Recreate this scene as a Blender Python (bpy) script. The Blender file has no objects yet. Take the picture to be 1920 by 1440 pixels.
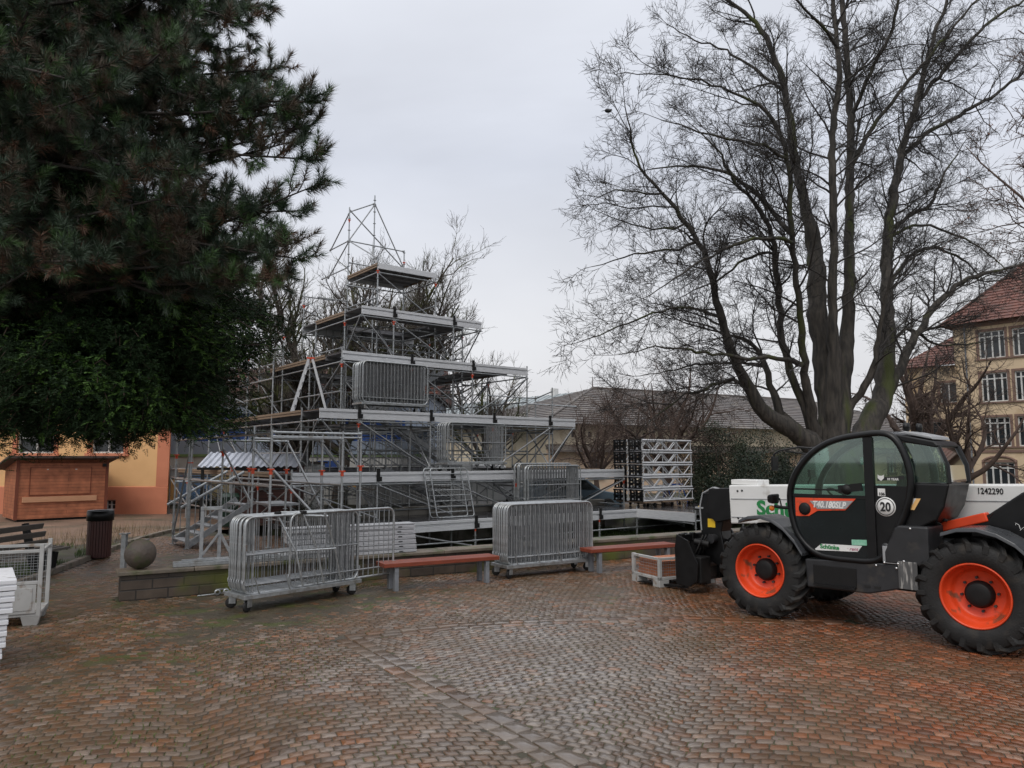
import bpy, math, random
import numpy as np
from mathutils import Vector, Matrix
R = math.radians
scene = bpy.context.scene
# ---------------------------------------------------------------- camera
CAM_H = 2.2; FPX = 1387.0; PITCH = math.atan(140/1387.0)
cam = bpy.data.cameras.new('camera'); camo = bpy.data.objects.new('camera', cam)
scene.collection.objects.link(camo)
cam.sensor_width = 36; cam.lens = FPX/1920*36; cam.clip_end = 2000; cam.clip_start = .05
camo.location = (0, 0, CAM_H); camo.rotation_euler = (R(90)+PITCH, 0, 0)
scene.camera = camo
# ---------------------------------------------------------------- sky, sun, exposure
world = bpy.data.worlds.new("World"); scene.world = world; world.use_nodes = True
wt = world.node_tree; wn = wt.nodes; wn.clear()
out = wn.new('ShaderNodeOutputWorld'); bg = wn.new('ShaderNodeBackground'); bg.inputs[1].default_value = .10
sky = wn.new('ShaderNodeTexSky'); sky.sky_type = 'NISHITA'; sky.sun_disc = False
SUN_EL, SUN_AZ = R(48), R(205)
sky.sun_elevation = SUN_EL; sky.sun_rotation = SUN_AZ; sky.dust_density = 6; sky.air_density = 1.2
tc = wn.new('ShaderNodeTexCoord'); sep = wn.new('ShaderNodeSeparateXYZ')
wt.links.new(tc.outputs['Generated'], sep.inputs[0])
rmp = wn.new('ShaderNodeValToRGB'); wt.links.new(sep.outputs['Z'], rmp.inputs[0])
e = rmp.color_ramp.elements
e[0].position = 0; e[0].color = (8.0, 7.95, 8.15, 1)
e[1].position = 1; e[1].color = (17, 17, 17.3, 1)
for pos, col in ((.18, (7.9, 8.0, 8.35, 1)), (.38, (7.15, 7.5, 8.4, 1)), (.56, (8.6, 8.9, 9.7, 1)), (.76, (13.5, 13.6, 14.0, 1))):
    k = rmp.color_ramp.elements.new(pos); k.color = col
mp = wn.new('ShaderNodeMapping'); mp.inputs['Scale'].default_value = (1.0, 1.0, 2.6)
wt.links.new(tc.outputs['Generated'], mp.inputs[0])
nz = wn.new('ShaderNodeTexNoise'); nz.inputs['Scale'].default_value = 1.7; nz.inputs['Detail'].default_value = 5
nz.inputs['Roughness'].default_value = .5; nz.inputs['Distortion'].default_value = .4
wt.links.new(mp.outputs[0], nz.inputs[0])
mr = wn.new('ShaderNodeMapRange'); mr.inputs[1].default_value = .3; mr.inputs[2].default_value = .7
mr.inputs[3].default_value = .87; mr.inputs[4].default_value = 1.08
wt.links.new(nz.outputs[0], mr.inputs[0])
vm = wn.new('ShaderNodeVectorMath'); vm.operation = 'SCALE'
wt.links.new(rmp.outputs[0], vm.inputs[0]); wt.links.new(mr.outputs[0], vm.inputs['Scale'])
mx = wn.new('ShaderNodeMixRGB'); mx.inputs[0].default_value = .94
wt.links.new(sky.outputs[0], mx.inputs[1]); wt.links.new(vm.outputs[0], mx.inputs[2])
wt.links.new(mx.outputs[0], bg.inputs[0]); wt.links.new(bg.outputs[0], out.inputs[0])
sl = bpy.data.lights.new('sun', 'SUN'); sl.energy = 1.15; sl.angle = R(25); sl.color = (1, .96, .9)
so = bpy.data.objects.new('sun', sl); scene.collection.objects.link(so)
sd = Vector((math.sin(SUN_AZ)*math.cos(SUN_EL), math.cos(SUN_AZ)*math.cos(SUN_EL), math.sin(SUN_EL)))
so.rotation_euler = (-sd).to_track_quat('-Z', 'Y').to_euler()
scene.view_settings.view_transform = 'Standard'; scene.view_settings.look = 'None'
scene.view_settings.exposure = 0; scene.view_settings.gamma = 1
scene.cycles.max_bounces = 6; scene.cycles.transparent_max_bounces = 8
scene.cycles.use_denoising = True
# ---------------------------------------------------------------- helpers
C = scene.collection
cp, sp = math.cos(PITCH), math.sin(PITCH)
def _ray(u, v):
    x = (u-960)/FPX; y = -(v-720)/FPX
    return np.array([x, cp-y*sp, sp+y*cp])
def gr(u, v, z=0.):                       # the point at height z seen at photo pixel (u, v)
    d = _ray(u, v); return np.array([0, 0, CAM_H])+d*((z-CAM_H)/d[2])
def at(u, v, Y):                          # the point at distance Y seen at photo pixel (u, v)
    d = _ray(u, v); return np.array([0, 0, CAM_H])+d*(Y/d[1])
AX = np.array([.788, .616, 0.]); BX = np.array([-.616, .788, 0.])   # the scaffold's own two directions
def SC(a, b, z=0.): return a*AX+b*BX+np.array([0, 0, z])
ANG_A = math.atan2(.616, .788)
V3 = lambda *a: np.array(a, float)

class MB:
    """collects shapes; build() links them as ONE mesh object"""
    def __init__(s): s.V = []; s.F = []; s.n = 0; s.col = []
    def add(s, v, f, m=0, smooth=False, col=None):
        v = np.asarray(v, float).reshape(-1, 3)
        if isinstance(f, np.ndarray): groups = [f]
        else:
            d = {}
            for q in f: d.setdefault(len(q), []).append(q)
            groups = [np.array(x) for x in d.values()]
        for g in groups: s.F.append((g+s.n, m, smooth))
        s.V.append(v); s.n += len(v)
        if col is not None: s.col.append(np.broadcast_to(np.asarray(col, float), (len(v), 4)) if np.ndim(col) == 1 else col)
        return s
    def box(s, c, size, ax=None, m=0):
        """box centred at c; ax = 3 direction vectors (rows)"""
        A_ = np.eye(3) if ax is None else np.array(ax, float)
        h = np.array(size, float)/2
        k = np.array([[i, j, l] for l in (-1, 1) for j in (-1, 1) for i in (-1, 1)])*h
        v = np.asarray(c, float)+k@A_
        return s.add(v, [(0, 2, 3, 1), (4, 5, 7, 6), (0, 1, 5, 4), (2, 6, 7, 3), (0, 4, 6, 2), (1, 3, 7, 5)], m)
    def bx(s, x0, x1, y0, y1, z0, z1, m=0):
        return s.box(((x0+x1)/2, (y0+y1)/2, (z0+z1)/2), (x1-x0, y1-y0, z1-z0), m=m)
    def beam(s, p, q, w, h, up=(0, 0, 1), m=0):
        p = np.asarray(p, float); q = np.asarray(q, float); d = q-p; L = np.linalg.norm(d); d /= L
        up = np.asarray(up, float)
        sd_ = np.cross(up, d)
        if np.linalg.norm(sd_) < 1e-4: sd_ = np.cross((1, 0, 0), d)
        sd_ /= np.linalg.norm(sd_); u2 = np.cross(d, sd_)
        return s.box((p+q)/2, (L, w, h), (d, sd_, u2), m)
    def tube(s, pts, r, n=8, cap=True, m=0, smooth=True, closed=False):
        P = np.array(pts, float); K = len(P)
        rr = np.full(K, r, float) if np.ndim(r) == 0 else np.array(r, float)
        T = np.gradient(P, axis=0) if not closed else (np.roll(P, -1, 0)-np.roll(P, 1, 0))
        if not closed and K > 2:
            dd = np.diff(P, axis=0); dd /= np.linalg.norm(dd, axis=1)[:, None]+1e-12
            T[1:-1] = dd[1:]+dd[:-1]
        T /= np.linalg.norm(T, axis=1)[:, None]+1e-12
        u = np.cross(T[0], (0, 0, 1) if abs(T[0][2]) < .9 else (1, 0, 0)); u /= np.linalg.norm(u)
        ang = np.arange(n)*2*math.pi/n; V = []
        for i in range(K):
            u = u-T[i]*np.dot(u, T[i]); u /= np.linalg.norm(u)+1e-12; w = np.cross(T[i], u)
            V.append(P[i]+rr[i]*(np.cos(ang)[:, None]*u+np.sin(ang)[:, None]*w))
        V = np.vstack(V); f = []
        for i in range(K if closed else K-1):
            j = (i+1) % K
            for k in range(n):
                k2 = (k+1) % n; f.append((i*n+k, i*n+k2, j*n+k2, j*n+k))
        s.add(V, np.array(f), m, smooth)
        if cap and not closed and n > 3:
            s.add(V[:n], [tuple(range(n))[::-1]], m); s.add(V[-n:], [tuple(range(n))], m)
        return s
    def tubes(s, P, Rr, n=3, m=0):
        """many tubes of the same number of points at once: P (N,K,3), Rr (N,K)"""
        P = np.asarray(P, float); N, K, _ = P.shape
        if N == 0: return s
        T = np.empty_like(P); T[:, 1:-1] = P[:, 2:]-P[:, :-2]; T[:, 0] = P[:, 1]-P[:, 0]; T[:, -1] = P[:, -1]-P[:, -2]
        T /= np.linalg.norm(T, axis=2)[..., None]+1e-12
        mean = P[:, -1]-P[:, 0]; mean /= np.linalg.norm(mean, axis=1)[:, None]+1e-12
        ref = np.where(np.abs(mean[:, 2:3]) < .85, [[0, 0, 1.]], [[1., 0, 0]])[:, None, :]
        u = np.cross(T, np.broadcast_to(ref, T.shape)); u /= np.linalg.norm(u, axis=2)[..., None]+1e-12
        w = np.cross(T, u)
        a = np.arange(n)*2*math.pi/n
        V = P[:, :, None, :]+Rr[:, :, None, None]*(np.cos(a)[:, None]*u[:, :, None, :]+np.sin(a)[:, None]*w[:, :, None, :])
        base = (np.arange(N)*K*n)[:, None, None]+(np.arange(K-1)*n)[None, :, None]+np.arange(n)[None, None, :]
        nxt = (np.arange(N)*K*n)[:, None, None]+(np.arange(K-1)*n)[None, :, None]+((np.arange(n)+1) % n)[None, None, :]
        F = np.stack([base, nxt, nxt+n, base+n], -1).reshape(-1, 4)
        return s.add(V.reshape(-1, 3), F, m, True)
    def prism(s, poly, fn, y0, y1, m=0, cap=True):
        """poly: 2-D outline; fn(x, z, y) -> 3-D point; extruded from y0 to y1"""
        k = len(poly)
        v = [fn(x, z, y0) for x, z in poly]+[fn(x, z, y1) for x, z in poly]
        f = [(i, (i+1) % k, k+(i+1) % k, k+i) for i in range(k)]
        if cap: f += [tuple(range(k))[::-1], tuple(range(k, 2*k))]
        return s.add(v, f, m)
    def lathe(s, prof, n=32, o=(0, 0, 0), axis='z', m=0, smooth=True):
        a = np.arange(n)*2*math.pi/n; V = []
        for r, z in prof:
            c_, s_ = r*np.cos(a), r*np.sin(a)
            if axis == 'z': V.append(np.stack([c_, s_, np.full(n, z)], 1))
            elif axis == 'y': V.append(np.stack([c_, np.full(n, z), s_], 1))
            else: V.append(np.stack([np.full(n, z), c_, s_], 1))
        V = np.vstack(V)+np.array(o, float); f = []
        for i in range(len(prof)-1):
            for k in range(n):
                k2 = (k+1) % n; f.append((i*n+k, i*n+k2, (i+1)*n+k2, (i+1)*n+k))
        s.add(V, np.array(f), m, smooth)
        return s
    def quad(s, a, b, c, d, m=0): return s.add([a, b, c, d], [(0, 1, 2, 3)], m)
    def build(s, name, mats, parent=None, bevel=0, loc=None, fixn=False):
        me = bpy.data.meshes.new(name)
        V = np.vstack(s.V) if s.V else np.zeros((0, 3))
        me.vertices.add(len(V)); me.vertices.foreach_set('co', V.ravel())
        idx = np.concatenate([f.ravel() for f, _, _ in s.F]); tot = np.concatenate([np.full(len(f), f.shape[1]) for f, _, _ in s.F])
        me.loops.add(len(idx)); me.loops.foreach_set('vertex_index', idx.astype(np.int32))
        me.polygons.add(len(tot)); st = np.concatenate([[0], np.cumsum(tot)[:-1]])
        me.polygons.foreach_set('loop_start', st.astype(np.int32))
        me.polygons.foreach_set('material_index', np.concatenate([np.full(len(f), m_) for f, m_, _ in s.F]).astype(np.int32))
        me.polygons.foreach_set('use_smooth', np.concatenate([np.full(len(f), sm) for f, _, sm in s.F]))
        if s.col:
            at_ = me.attributes.new('tint', 'FLOAT_COLOR', 'POINT'); at_.data.foreach_set('color', np.vstack(s.col).astype(np.float32).ravel())
        me.update(calc_edges=True); me.validate()
        for m_ in (mats if isinstance(mats, (list, tuple)) else [mats]): me.materials.append(m_)
        o = bpy.data.objects.new(name, me); C.objects.link(o)
        if parent is not None: o.parent = parent
        if loc is not None: o.location = loc
        if fixn:
            import bmesh
            bm = bmesh.new(); bm.from_mesh(me); bmesh.ops.recalc_face_normals(bm, faces=bm.faces[:]); bm.to_mesh(me); bm.free()
        if bevel:
            b = o.modifiers.new('bevel', 'BEVEL'); b.width = bevel; b.segments = 2; b.limit_method = 'ANGLE'; b.angle_limit = R(40)
        return o

def tag(o, label=None, cat=None, group=None, kind=None):
    if label: o['label'] = label
    if cat: o['category'] = cat
    if group: o['group'] = group
    if kind: o['kind'] = kind
    return o
def thing(name, label, cat, loc=(0, 0, 0), rz=0., group=None, scale=None, rot=None):
    o = bpy.data.objects.new(name, None); C.objects.link(o); o.empty_display_size = .2
    o.location = tuple(float(x) for x in loc); o.rotation_euler = rot if rot is not None else (0, 0, rz)
    if scale: o.scale = (scale,)*3 if np.ndim(scale) == 0 else scale
    return tag(o, label, cat, group)
KIDS = {}
def dup(root, loc=None, rz=None, label=None, group=None, scale=None, rot=None):
    """a copy of a thing with copies of its parts and sub-parts (mesh data shared)"""
    def rec(o, par):
        c_ = o.copy(); C.objects.link(c_)
        if par is not None: c_.parent = par
        for ch in o.children: rec(ch, c_)
        return c_
    r = rec(root, None)
    if loc is not None: r.location = tuple(float(x) for x in loc)
    if rz is not None: r.rotation_euler = (0, 0, rz)
    if rot is not None: r.rotation_euler = rot
    if scale: r.scale = (scale,)*3
    if label: r['label'] = label
    if group: r['group'] = group
    return r

# ---------------------------------------------------------------- materials
def _nodes(name):
    m = bpy.data.materials.new(name); m.use_nodes = True
    nt = m.node_tree; return m, nt, nt.nodes['Principled BSDF']
def pm(name, c1, c2=None, scale=6., rough=.6, rough2=None, metal=0., bump=0., bscale=None, detail=5, spots=None, stretch=None, tint=False, spec=.5, contrast=.5, trans=0.):
    """plain procedural material: noise between two real colours, uneven gloss, bump; spots = (colour, amount, scale) for wear or dirt"""
    m, nt, p = _nodes(name); N = nt.nodes; K = nt.links
    tcn = N.new('ShaderNodeTexCoord'); src = tcn.outputs['Object']
    if stretch:
        mpn = N.new('ShaderNodeMapping'); mpn.inputs['Scale'].default_value = stretch; K.new(src, mpn.inputs[0]); src = mpn.outputs[0]
    n1 = N.new('ShaderNodeTexNoise'); n1.inputs['Scale'].default_value = scale; n1.inputs['Detail'].default_value = detail; K.new(src, n1.inputs[0])
    c2 = c2 or tuple(x*.75 for x in c1)
    r_ = N.new('ShaderNodeValToRGB'); r_.color_ramp.elements[0].position = .5-contrast*.4; r_.color_ramp.elements[1].position = .5+contrast*.4
    r_.color_ramp.elements[0].color = (*c2, 1); r_.color_ramp.elements[1].color = (*c1, 1); K.new(n1.outputs[0], r_.inputs[0])
    colout = r_.outputs[0]
    if tint:
        a_ = N.new('ShaderNodeAttribute'); a_.attribute_name = 'tint'
        x_ = N.new('ShaderNodeMixRGB'); x_.blend_type = 'MULTIPLY'; x_.inputs[0].default_value = 1
        K.new(colout, x_.inputs[1]); K.new(a_.outputs['Color'], x_.inputs[2]); colout = x_.outputs[0]
    if spots:
        sc_, amt, ss = spots
        n3 = N.new('ShaderNodeTexNoise'); n3.inputs['Scale'].default_value = ss; n3.inputs['Detail'].default_value = 6; K.new(src, n3.inputs[0])
        q = N.new('ShaderNodeMapRange'); q.inputs[1].default_value = .62-amt*.25; q.inputs[2].default_value = .72-amt*.2; K.new(n3.outputs[0], q.inputs[0])
        x2 = N.new('ShaderNodeMixRGB'); K.new(q.outputs[0], x2.inputs[0]); K.new(colout, x2.inputs[1]); x2.inputs[2].default_value = (*sc_, 1); colout = x2.outputs[0]
    K.new(colout, p.inputs['Base Color'])
    p.inputs['Metallic'].default_value = metal; p.inputs['Specular IOR Level'].default_value = spec
    if rough2 is not None:
        q2 = N.new('ShaderNodeMapRange'); q2.inputs[1].default_value = .3; q2.inputs[2].default_value = .7
        q2.inputs[3].default_value = rough; q2.inputs[4].default_value = rough2; K.new(n1.outputs[0], q2.inputs[0]); K.new(q2.outputs[0], p.inputs['Roughness'])
    else: p.inputs['Roughness'].default_value = rough
    if bump:
        n2 = N.new('ShaderNodeTexNoise'); n2.inputs['Scale'].default_value = bscale or scale*6; n2.inputs['Detail'].default_value = 4; K.new(src, n2.inputs[0])
        b_ = N.new('ShaderNodeBump'); b_.inputs['Strength'].default_value = bump; b_.inputs['Distance'].default_value = .02
        K.new(n2.outputs[0], b_.inputs['Height']); K.new(b_.outputs[0], p.inputs['Normal'])
    return m
def glass(name, col=(.5, .6, .58), alpha=.35, rough=.05):
    """thin glazing: part clear, part glossy"""
    m = bpy.data.materials.new(name); m.use_nodes = True; nt = m.node_tree; N = nt.nodes; N.clear()
    o = N.new('ShaderNodeOutputMaterial'); t = N.new('ShaderNodeBsdfTransparent'); t.inputs[0].default_value = (*col, 1)
    g = N.new('ShaderNodeBsdfGlossy'); g.inputs['Roughness'].default_value = rough; g.inputs[0].default_value = (.8, .85, .83, 1)
    f = N.new('ShaderNodeFresnel'); f.inputs[0].default_value = 1.5
    a = N.new('ShaderNodeMath'); a.operation = 'ADD'; a.inputs[1].default_value = alpha; nt.links.new(f.outputs[0], a.inputs[0])
    x = N.new('ShaderNodeMixShader'); nt.links.new(a.outputs[0], x.inputs[0]); nt.links.new(t.outputs[0], x.inputs[1]); nt.links.new(g.outputs[0], x.inputs[2])
    nt.links.new(x.outputs[0], o.inputs[0]); return m
def courses(name, c1, c2, mortar, bw, bh, rough=.8, spots=None, plane='xz', mort=.02, bump=.4, rough2=None):
    """brick or plank courses"""
    m, nt, p = _nodes(name); N = nt.nodes; K = nt.links
    tcn = N.new('ShaderNodeTexCoord'); s1 = N.new('ShaderNodeSeparateXYZ'); K.new(tcn.outputs['Object'], s1.inputs[0])
    cb = N.new('ShaderNodeCombineXYZ')
    if plane == 'xz': K.new(s1.outputs[0], cb.inputs[0]); K.new(s1.outputs[2], cb.inputs[1])
    elif plane == 'yz': K.new(s1.outputs[1], cb.inputs[0]); K.new(s1.outputs[2], cb.inputs[1])
    else: K.new(s1.outputs[0], cb.inputs[0]); K.new(s1.outputs[1], cb.inputs[1])
    b = N.new('ShaderNodeTexBrick'); K.new(cb.outputs[0], b.inputs[0])
    b.inputs['Scale'].default_value = 1; b.inputs['Brick Width'].default_value = bw; b.inputs['Row Height'].default_value = bh
    b.inputs['Mortar Size'].default_value = mort; b.inputs['Mortar Smooth'].default_value = .3
    b.inputs['Color1'].default_value = (*c1, 1); b.inputs['Color2'].default_value = (*c2, 1); b.inputs['Mortar'].default_value = (*mortar, 1)
    n = N.new('ShaderNodeTexNoise'); n.inputs['Scale'].default_value = 4; n.inputs['Detail'].default_value = 6; K.new(tcn.outputs['Object'], n.inputs[0])
    q = N.new('ShaderNodeMapRange'); q.inputs[1].default_value = .25; q.inputs[2].default_value = .75; q.inputs[3].default_value = .6; q.inputs[4].default_value = 1.25; K.new(n.outputs[0], q.inputs[0])
    v = N.new('ShaderNodeVectorMath'); v.operation = 'SCALE'; K.new(b.outputs[0], v.inputs[0]); K.new(q.outputs[0], v.inputs['Scale']); colout = v.outputs[0]
    if spots:
        sc_, amt, ss = spots
        n3 = N.new('ShaderNodeTexNoise'); n3.inputs['Scale'].default_value = ss; n3.inputs['Detail'].default_value = 7; K.new(tcn.outputs['Object'], n3.inputs[0])
        q3 = N.new('ShaderNodeMapRange'); q3.inputs[1].default_value = .62-amt*.25; q3.inputs[2].default_value = .75-amt*.2; K.new(n3.outputs[0], q3.inputs[0])
        x2 = N.new('ShaderNodeMixRGB'); K.new(q3.outputs[0], x2.inputs[0]); K.new(colout, x2.inputs[1]); x2.inputs[2].default_value = (*sc_, 1); colout = x2.outputs[0]
    K.new(colout, p.inputs['Base Color']); p.inputs['Roughness'].default_value = rough
    bp = N.new('ShaderNodeBump'); bp.inputs['Strength'].default_value = bump; bp.inputs['Distance'].default_value = .03; bp.invert = True
    ad = N.new('ShaderNodeMath'); ad.operation = 'MULTIPLY_ADD'; K.new(n.outputs[0], ad.inputs[0]); ad.inputs[1].default_value = -.4; K.new(b.outputs['Fac'], ad.inputs[2])
    K.new(ad.outputs[0], bp.inputs['Height']); K.new(bp.outputs[0], p.inputs['Normal'])
    return m
M = {}
M['galv'] = pm('galvanised steel', (.46, .48, .49), (.30, .315, .325), 14, .28, .45, metal=.7, spots=((.24, .235, .22), .2, 7))
M['galvd'] = pm('weathered and shaded galvanised steel', (.36, .37, .38), (.22, .23, .24), 12, .4, .55, metal=.5)
M['alu'] = pm('aluminium fascia', (.66, .67, .69), (.54, .55, .57), 5, .35, .5, metal=.15, stretch=(1, 1, 8))
M['deck'] = pm('dark wet plywood', (.05, .048, .05), (.025, .024, .026), 3, .06, .25)
M['ply'] = pm('plywood edge', (.27, .19, .13), (.17, .12, .08), 9, .7, stretch=(1, 1, 12))
M['under'] = pm('deck underside', (.26, .26, .27), (.17, .17, .18), 5, .6)
M['red'] = pm('red collar', (.75, .09, .03), (.55, .06, .02), 20, .5)
M['green'] = pm('green sleeve', (.02, .28, .12), None, 20, .5)
M['black'] = pm('black paint', (.007, .007, .0075), (.004, .004, .0045), 6, .28, .42, spec=.35)
M['blackmatt'] = pm('matt black plastic', (.007, .007, .007), (.010, .0095, .0095), 12, .55, spec=.3)
M['rubber'] = pm('tyre rubber', (.007, .007, .007), (.012, .0115, .011), 5, .6, .85, bump=.25, bscale=50, spots=((.028, .023, .018), .3, 4))
M['charcoal'] = pm('charcoal painted steel', (.024, .0245, .027), (.016, .0165, .018), 5, .38, .55, spots=((.055, .048, .04), .12, 3))
M['white'] = pm('white paint', (.78, .78, .76), (.70, .70, .68), 4, .35, .5)
M['orange'] = pm('orange paint', (.80, .075, .018), (.62, .055, .014), 4, .3, .5, spots=((.22, .07, .035), .12, 6))
M['chrome'] = pm('bright steel', (.7, .7, .7), (.55, .55, .55), 10, .2, .35, metal=.9)
M['wood_red'] = pm('red stained bench board', (.24, .05, .022), (.14, .03, .015), 5, .3, .5, stretch=(1, 14, 14), bump=.1)
M['wood_grey'] = pm('weathered grey wood', (.17, .15, .13), (.10, .09, .08), 6, .5, .7, stretch=(1.2, 14, 14), bump=.2)
M['steelpost'] = pm('grey painted steel', (.20, .21, .23), (.13, .14, .15), 8, .45)
# ================================================================ ground, paving, wall, kerb
rng = np.random.default_rng(7)
def smooth(x, a, b):
    t = np.clip((x-a)/(b-a), 0, 1); return t*t*(3-2*t)
def gh(x, y):
    """height of the bare ground: level, with the sunken basin behind the low wall"""
    a = np.asarray(x)*.788+np.asarray(y)*.616; b = -np.asarray(x)*.616+np.asarray(y)*.788
    return -.008-.5*smooth(a, 7.0, 7.6)*smooth(-a, -23, -22)*smooth(b, 13.4, 13.9)*smooth(-b, -25.5, -24.5)
gx = np.unique(np.concatenate([np.linspace(-14, 12, 105), np.linspace(-60, 60, 41), [-400, -200, -120, 120, 200, 400]]))
gy = np.unique(np.concatenate([np.linspace(2, 32, 121), np.linspace(-40, 100, 36), [-300, -120, 180, 400, 700]]))
X, Y = np.meshgrid(gx, gy); Z = gh(X, Y)
nx, ny = len(gx), len(gy); ii = (np.arange(ny-1)[:, None]*nx+np.arange(nx-1)[None]).ravel()
mb = MB(); mb.add(np.stack([X.ravel(), Y.ravel(), Z.ravel()], 1), np.stack([ii, ii+1, ii+nx+1, ii+nx], 1), 0, True)
M['soil'] = pm('wet soil with moss', (.055, .05, .03), (.03, .025, .018), 1.3, .55, .9, bump=.5, bscale=25, spots=((.045, .06, .015), .5, .9))
tag(mb.build('ground', M['soil']), kind='structure')

KERB = np.array([(-7.9, 9.0), (-8.35, 11.5), (-8.75, 13.92), (-9.18, 16.03), (-9.75, 18.6), (-10.1, 20.5), (-10.3, 22.5), (-9.9, 24.0)])
W0 = np.array([-6.08, 11.72]); WD = np.array([.866, .5]); WN = np.array([-.5, .866]); WLEN = 14.6
def in_paving(x, y):
    kx = np.interp(y, KERB[:, 1], KERB[:, 0])
    sx = (x-W0[0])*WD[0]+(y-W0[1])*WD[1]; d = (x-W0[0])*WN[0]+(y-W0[1])*WN[1]
    front = (d < -.01) & (sx > -.05)
    left = (sx <= -.05) & (x > kx+.12) | (y < 11.5) & (sx < 0) & (x > -9)
    path = (sx > -.05) & (d > .45) & (x < -5.2-.12*(y-15)) & (x > kx+.12) & (y < 21.5)
    right = (sx > WLEN+.1) & (d < 6)
    lim = np.abs(x) < y*.74+1.2
    return (front | left | path | right) & lim & (y < 21.5) & (y > 4.2)
# bands of larger blocks that divide the square into fields
BAND = [np.array([(1.75, 3.4), (.46, 5.54), (-.75, 7.4), (-2.05, 9.42)]), np.array([(-2.05, 9.42), (-.8, 10.05), (.58, 10.36), (2.5, 10.5), (4.6, 10.3)])]
def dband(x, y, hw):
    hit = np.zeros(x.shape, bool)
    for bl in BAND:
        for p, q in zip(bl[:-1], bl[1:]):
            d = q-p; L = np.linalg.norm(d); d = d/L
            t = (x-p[0])*d[0]+(y-p[1])*d[1]; n_ = np.abs(-(x-p[0])*d[1]+(y-p[1])*d[0])
            hit |= (t > -.1) & (t < L+.1) & (n_ < hw)
    return hit
def in_wedge(x, y):
    d1 = (x-.46)*.83+(y-5.54)*.55          # right of the first band
    yb = np.interp(x, [-2.05, -.8, .58, 2.5, 4.6, 9], [9.42, 10.05, 10.36, 10.5, 10.3, 9.6])
    return (d1 > 0) & (y < yb)
def field(ang, colw, n, rh, sag, keep, ctr=(0, 12), ext=18):
    """setts in staggered rows that run as segmental arcs from one cusp to the next"""
    es = np.array([math.cos(ang), math.sin(ang)]); et = np.array([-es[1], es[0]])
    nrow = int(2*ext/rh); w = colw/n; nb = int(2*ext/w); quads = []; rowj = rng.normal(0, rh*.06, nrow+1)
    wob = lambda s, i: .012*np.sin(s*1.7+i*.013)+.01*np.sin(s*3.9+1+i*.021)
    arc = lambda i, s: -ext+i*rh+rowj[i]+sag*(1-(2*np.mod(s/colw+.07*math.sin(i*.045), 1)-1)**2)+wob(s, i)
    for i in range(nrow):
        b = -ext+(np.arange(nb+1)+(.5 if i % 2 else 0)+rng.normal(0, .10, nb+1))*w
        c_ = np.array(ctr)+b[:, None]*es+(-ext+i*rh)*et; ok = (np.abs(c_[:, 0]) < c_[:, 1]*.75+3) & (c_[:, 1] > 3) & (c_[:, 1] < 23)
        if ok.sum() < 2: continue
        S = b; S2 = b+rng.normal(0, rh*.05, nb+1); lo = arc(i, S)+rng.normal(0, rh*.03, nb+1); hi = arc(i+1, S2)+rng.normal(0, rh*.03, nb+1)
        A_ = np.array(ctr)+S[:, None]*es+lo[:, None]*et; B_ = np.array(ctr)+S2[:, None]*es+hi[:, None]*et
        q = np.stack([A_[:-1], A_[1:], B_[1:], B_[:-1]], 1); quads.append(q[ok[:-1]])
    q = np.vstack(quads); cc = q.mean(1); return q[keep(cc[:, 0], cc[:, 1])]
okp = lambda x, y: in_paving(x, y) & ~dband(x, y, .165)
Q1 = field(R(-20), 3.2, 27, .098, .28, lambda x, y: okp(x, y) & in_wedge(x, y))
Q2 = field(R(20), 2.2, 19, .098, .24, lambda x, y: okp(x, y) & ~in_wedge(x, y) & (y < 14.5))
Q3 = field(R(20), 1.7, 11, .14, .42, lambda x, y: okp(x, y) & ~in_wedge(x, y) & (y >= 14.5))
QB = []
for bl in BAND:
    L_ = np.concatenate([[0], np.cumsum(np.linalg.norm(np.diff(bl, axis=0), axis=1))])
    for row in (-.165, 0):
        s_ = 0
        while s_ < L_[-1]-.1:
            e_ = min(s_+rng.uniform(.18, .30), L_[-1])
            pts = []
            for tt, o_ in ((s_, row), (e_, row), (e_, row+.16), (s_, row+.16)):
                p = np.array([np.interp(tt, L_, bl[:, 0]), np.interp(tt, L_, bl[:, 1])])
                k_ = min(np.searchsorted(L_, tt, side='right')-1, len(bl)-2); d = bl[k_+1]-bl[k_]; d /= np.linalg.norm(d)
                pts.append(p+np.array([-d[1], d[0]])*o_)
            QB.append(pts); s_ = e_
QB = np.array(QB)
Q = np.vstack([Q1, Q2, Q3, QB]); NS = len(Q)
cc = Q.mean(1); rel = Q-cc[:, None]
gap = .0055; ln = np.linalg.norm(rel, axis=2, keepdims=True); rel = rel*(1-gap/ln)
cut = rng.uniform(.05, .15, (NS, 1, 1))
nxt = np.roll(rel, -1, 1); oct_ = np.empty((NS, 8, 2)); oct_[:, 0::2] = rel*(1-cut)+nxt*cut; oct_[:, 1::2] = rel*cut+nxt*(1-cut)
tilt = rng.normal(0, .008, (NS, 2)); hz = rng.normal(0, .0018, NS)+np.where(np.arange(NS) >= NS-len(QB), .003, 0)
def ring(sc, z): 
    xy = oct_*sc; zz = (xy*tilt[:, None]).sum(2)+hz[:, None]+z
    return np.concatenate([xy+cc[:, None], zz[..., None]], 2)
r0, r1, r2 = ring(1, -.03), ring(.982, -.0035), ring(.92, .0)
ctr_ = np.concatenate([cc, (hz+.0015)[:, None]], 1)[:, None]
V = np.concatenate([r0, r1, r2, ctr_], 1)                       # 25 vertices per stone
b0 = (np.arange(NS)*25)[:, None]; k = np.arange(8)[None]; k2 = (k+1) % 8
F4 = np.concatenate([np.stack([b0+k, b0+k2, b0+8+k2, b0+8+k], -1), np.stack([b0+8+k, b0+8+k2, b0+16+k2, b0+16+k], -1)], 1).reshape(-1, 4)
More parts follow.
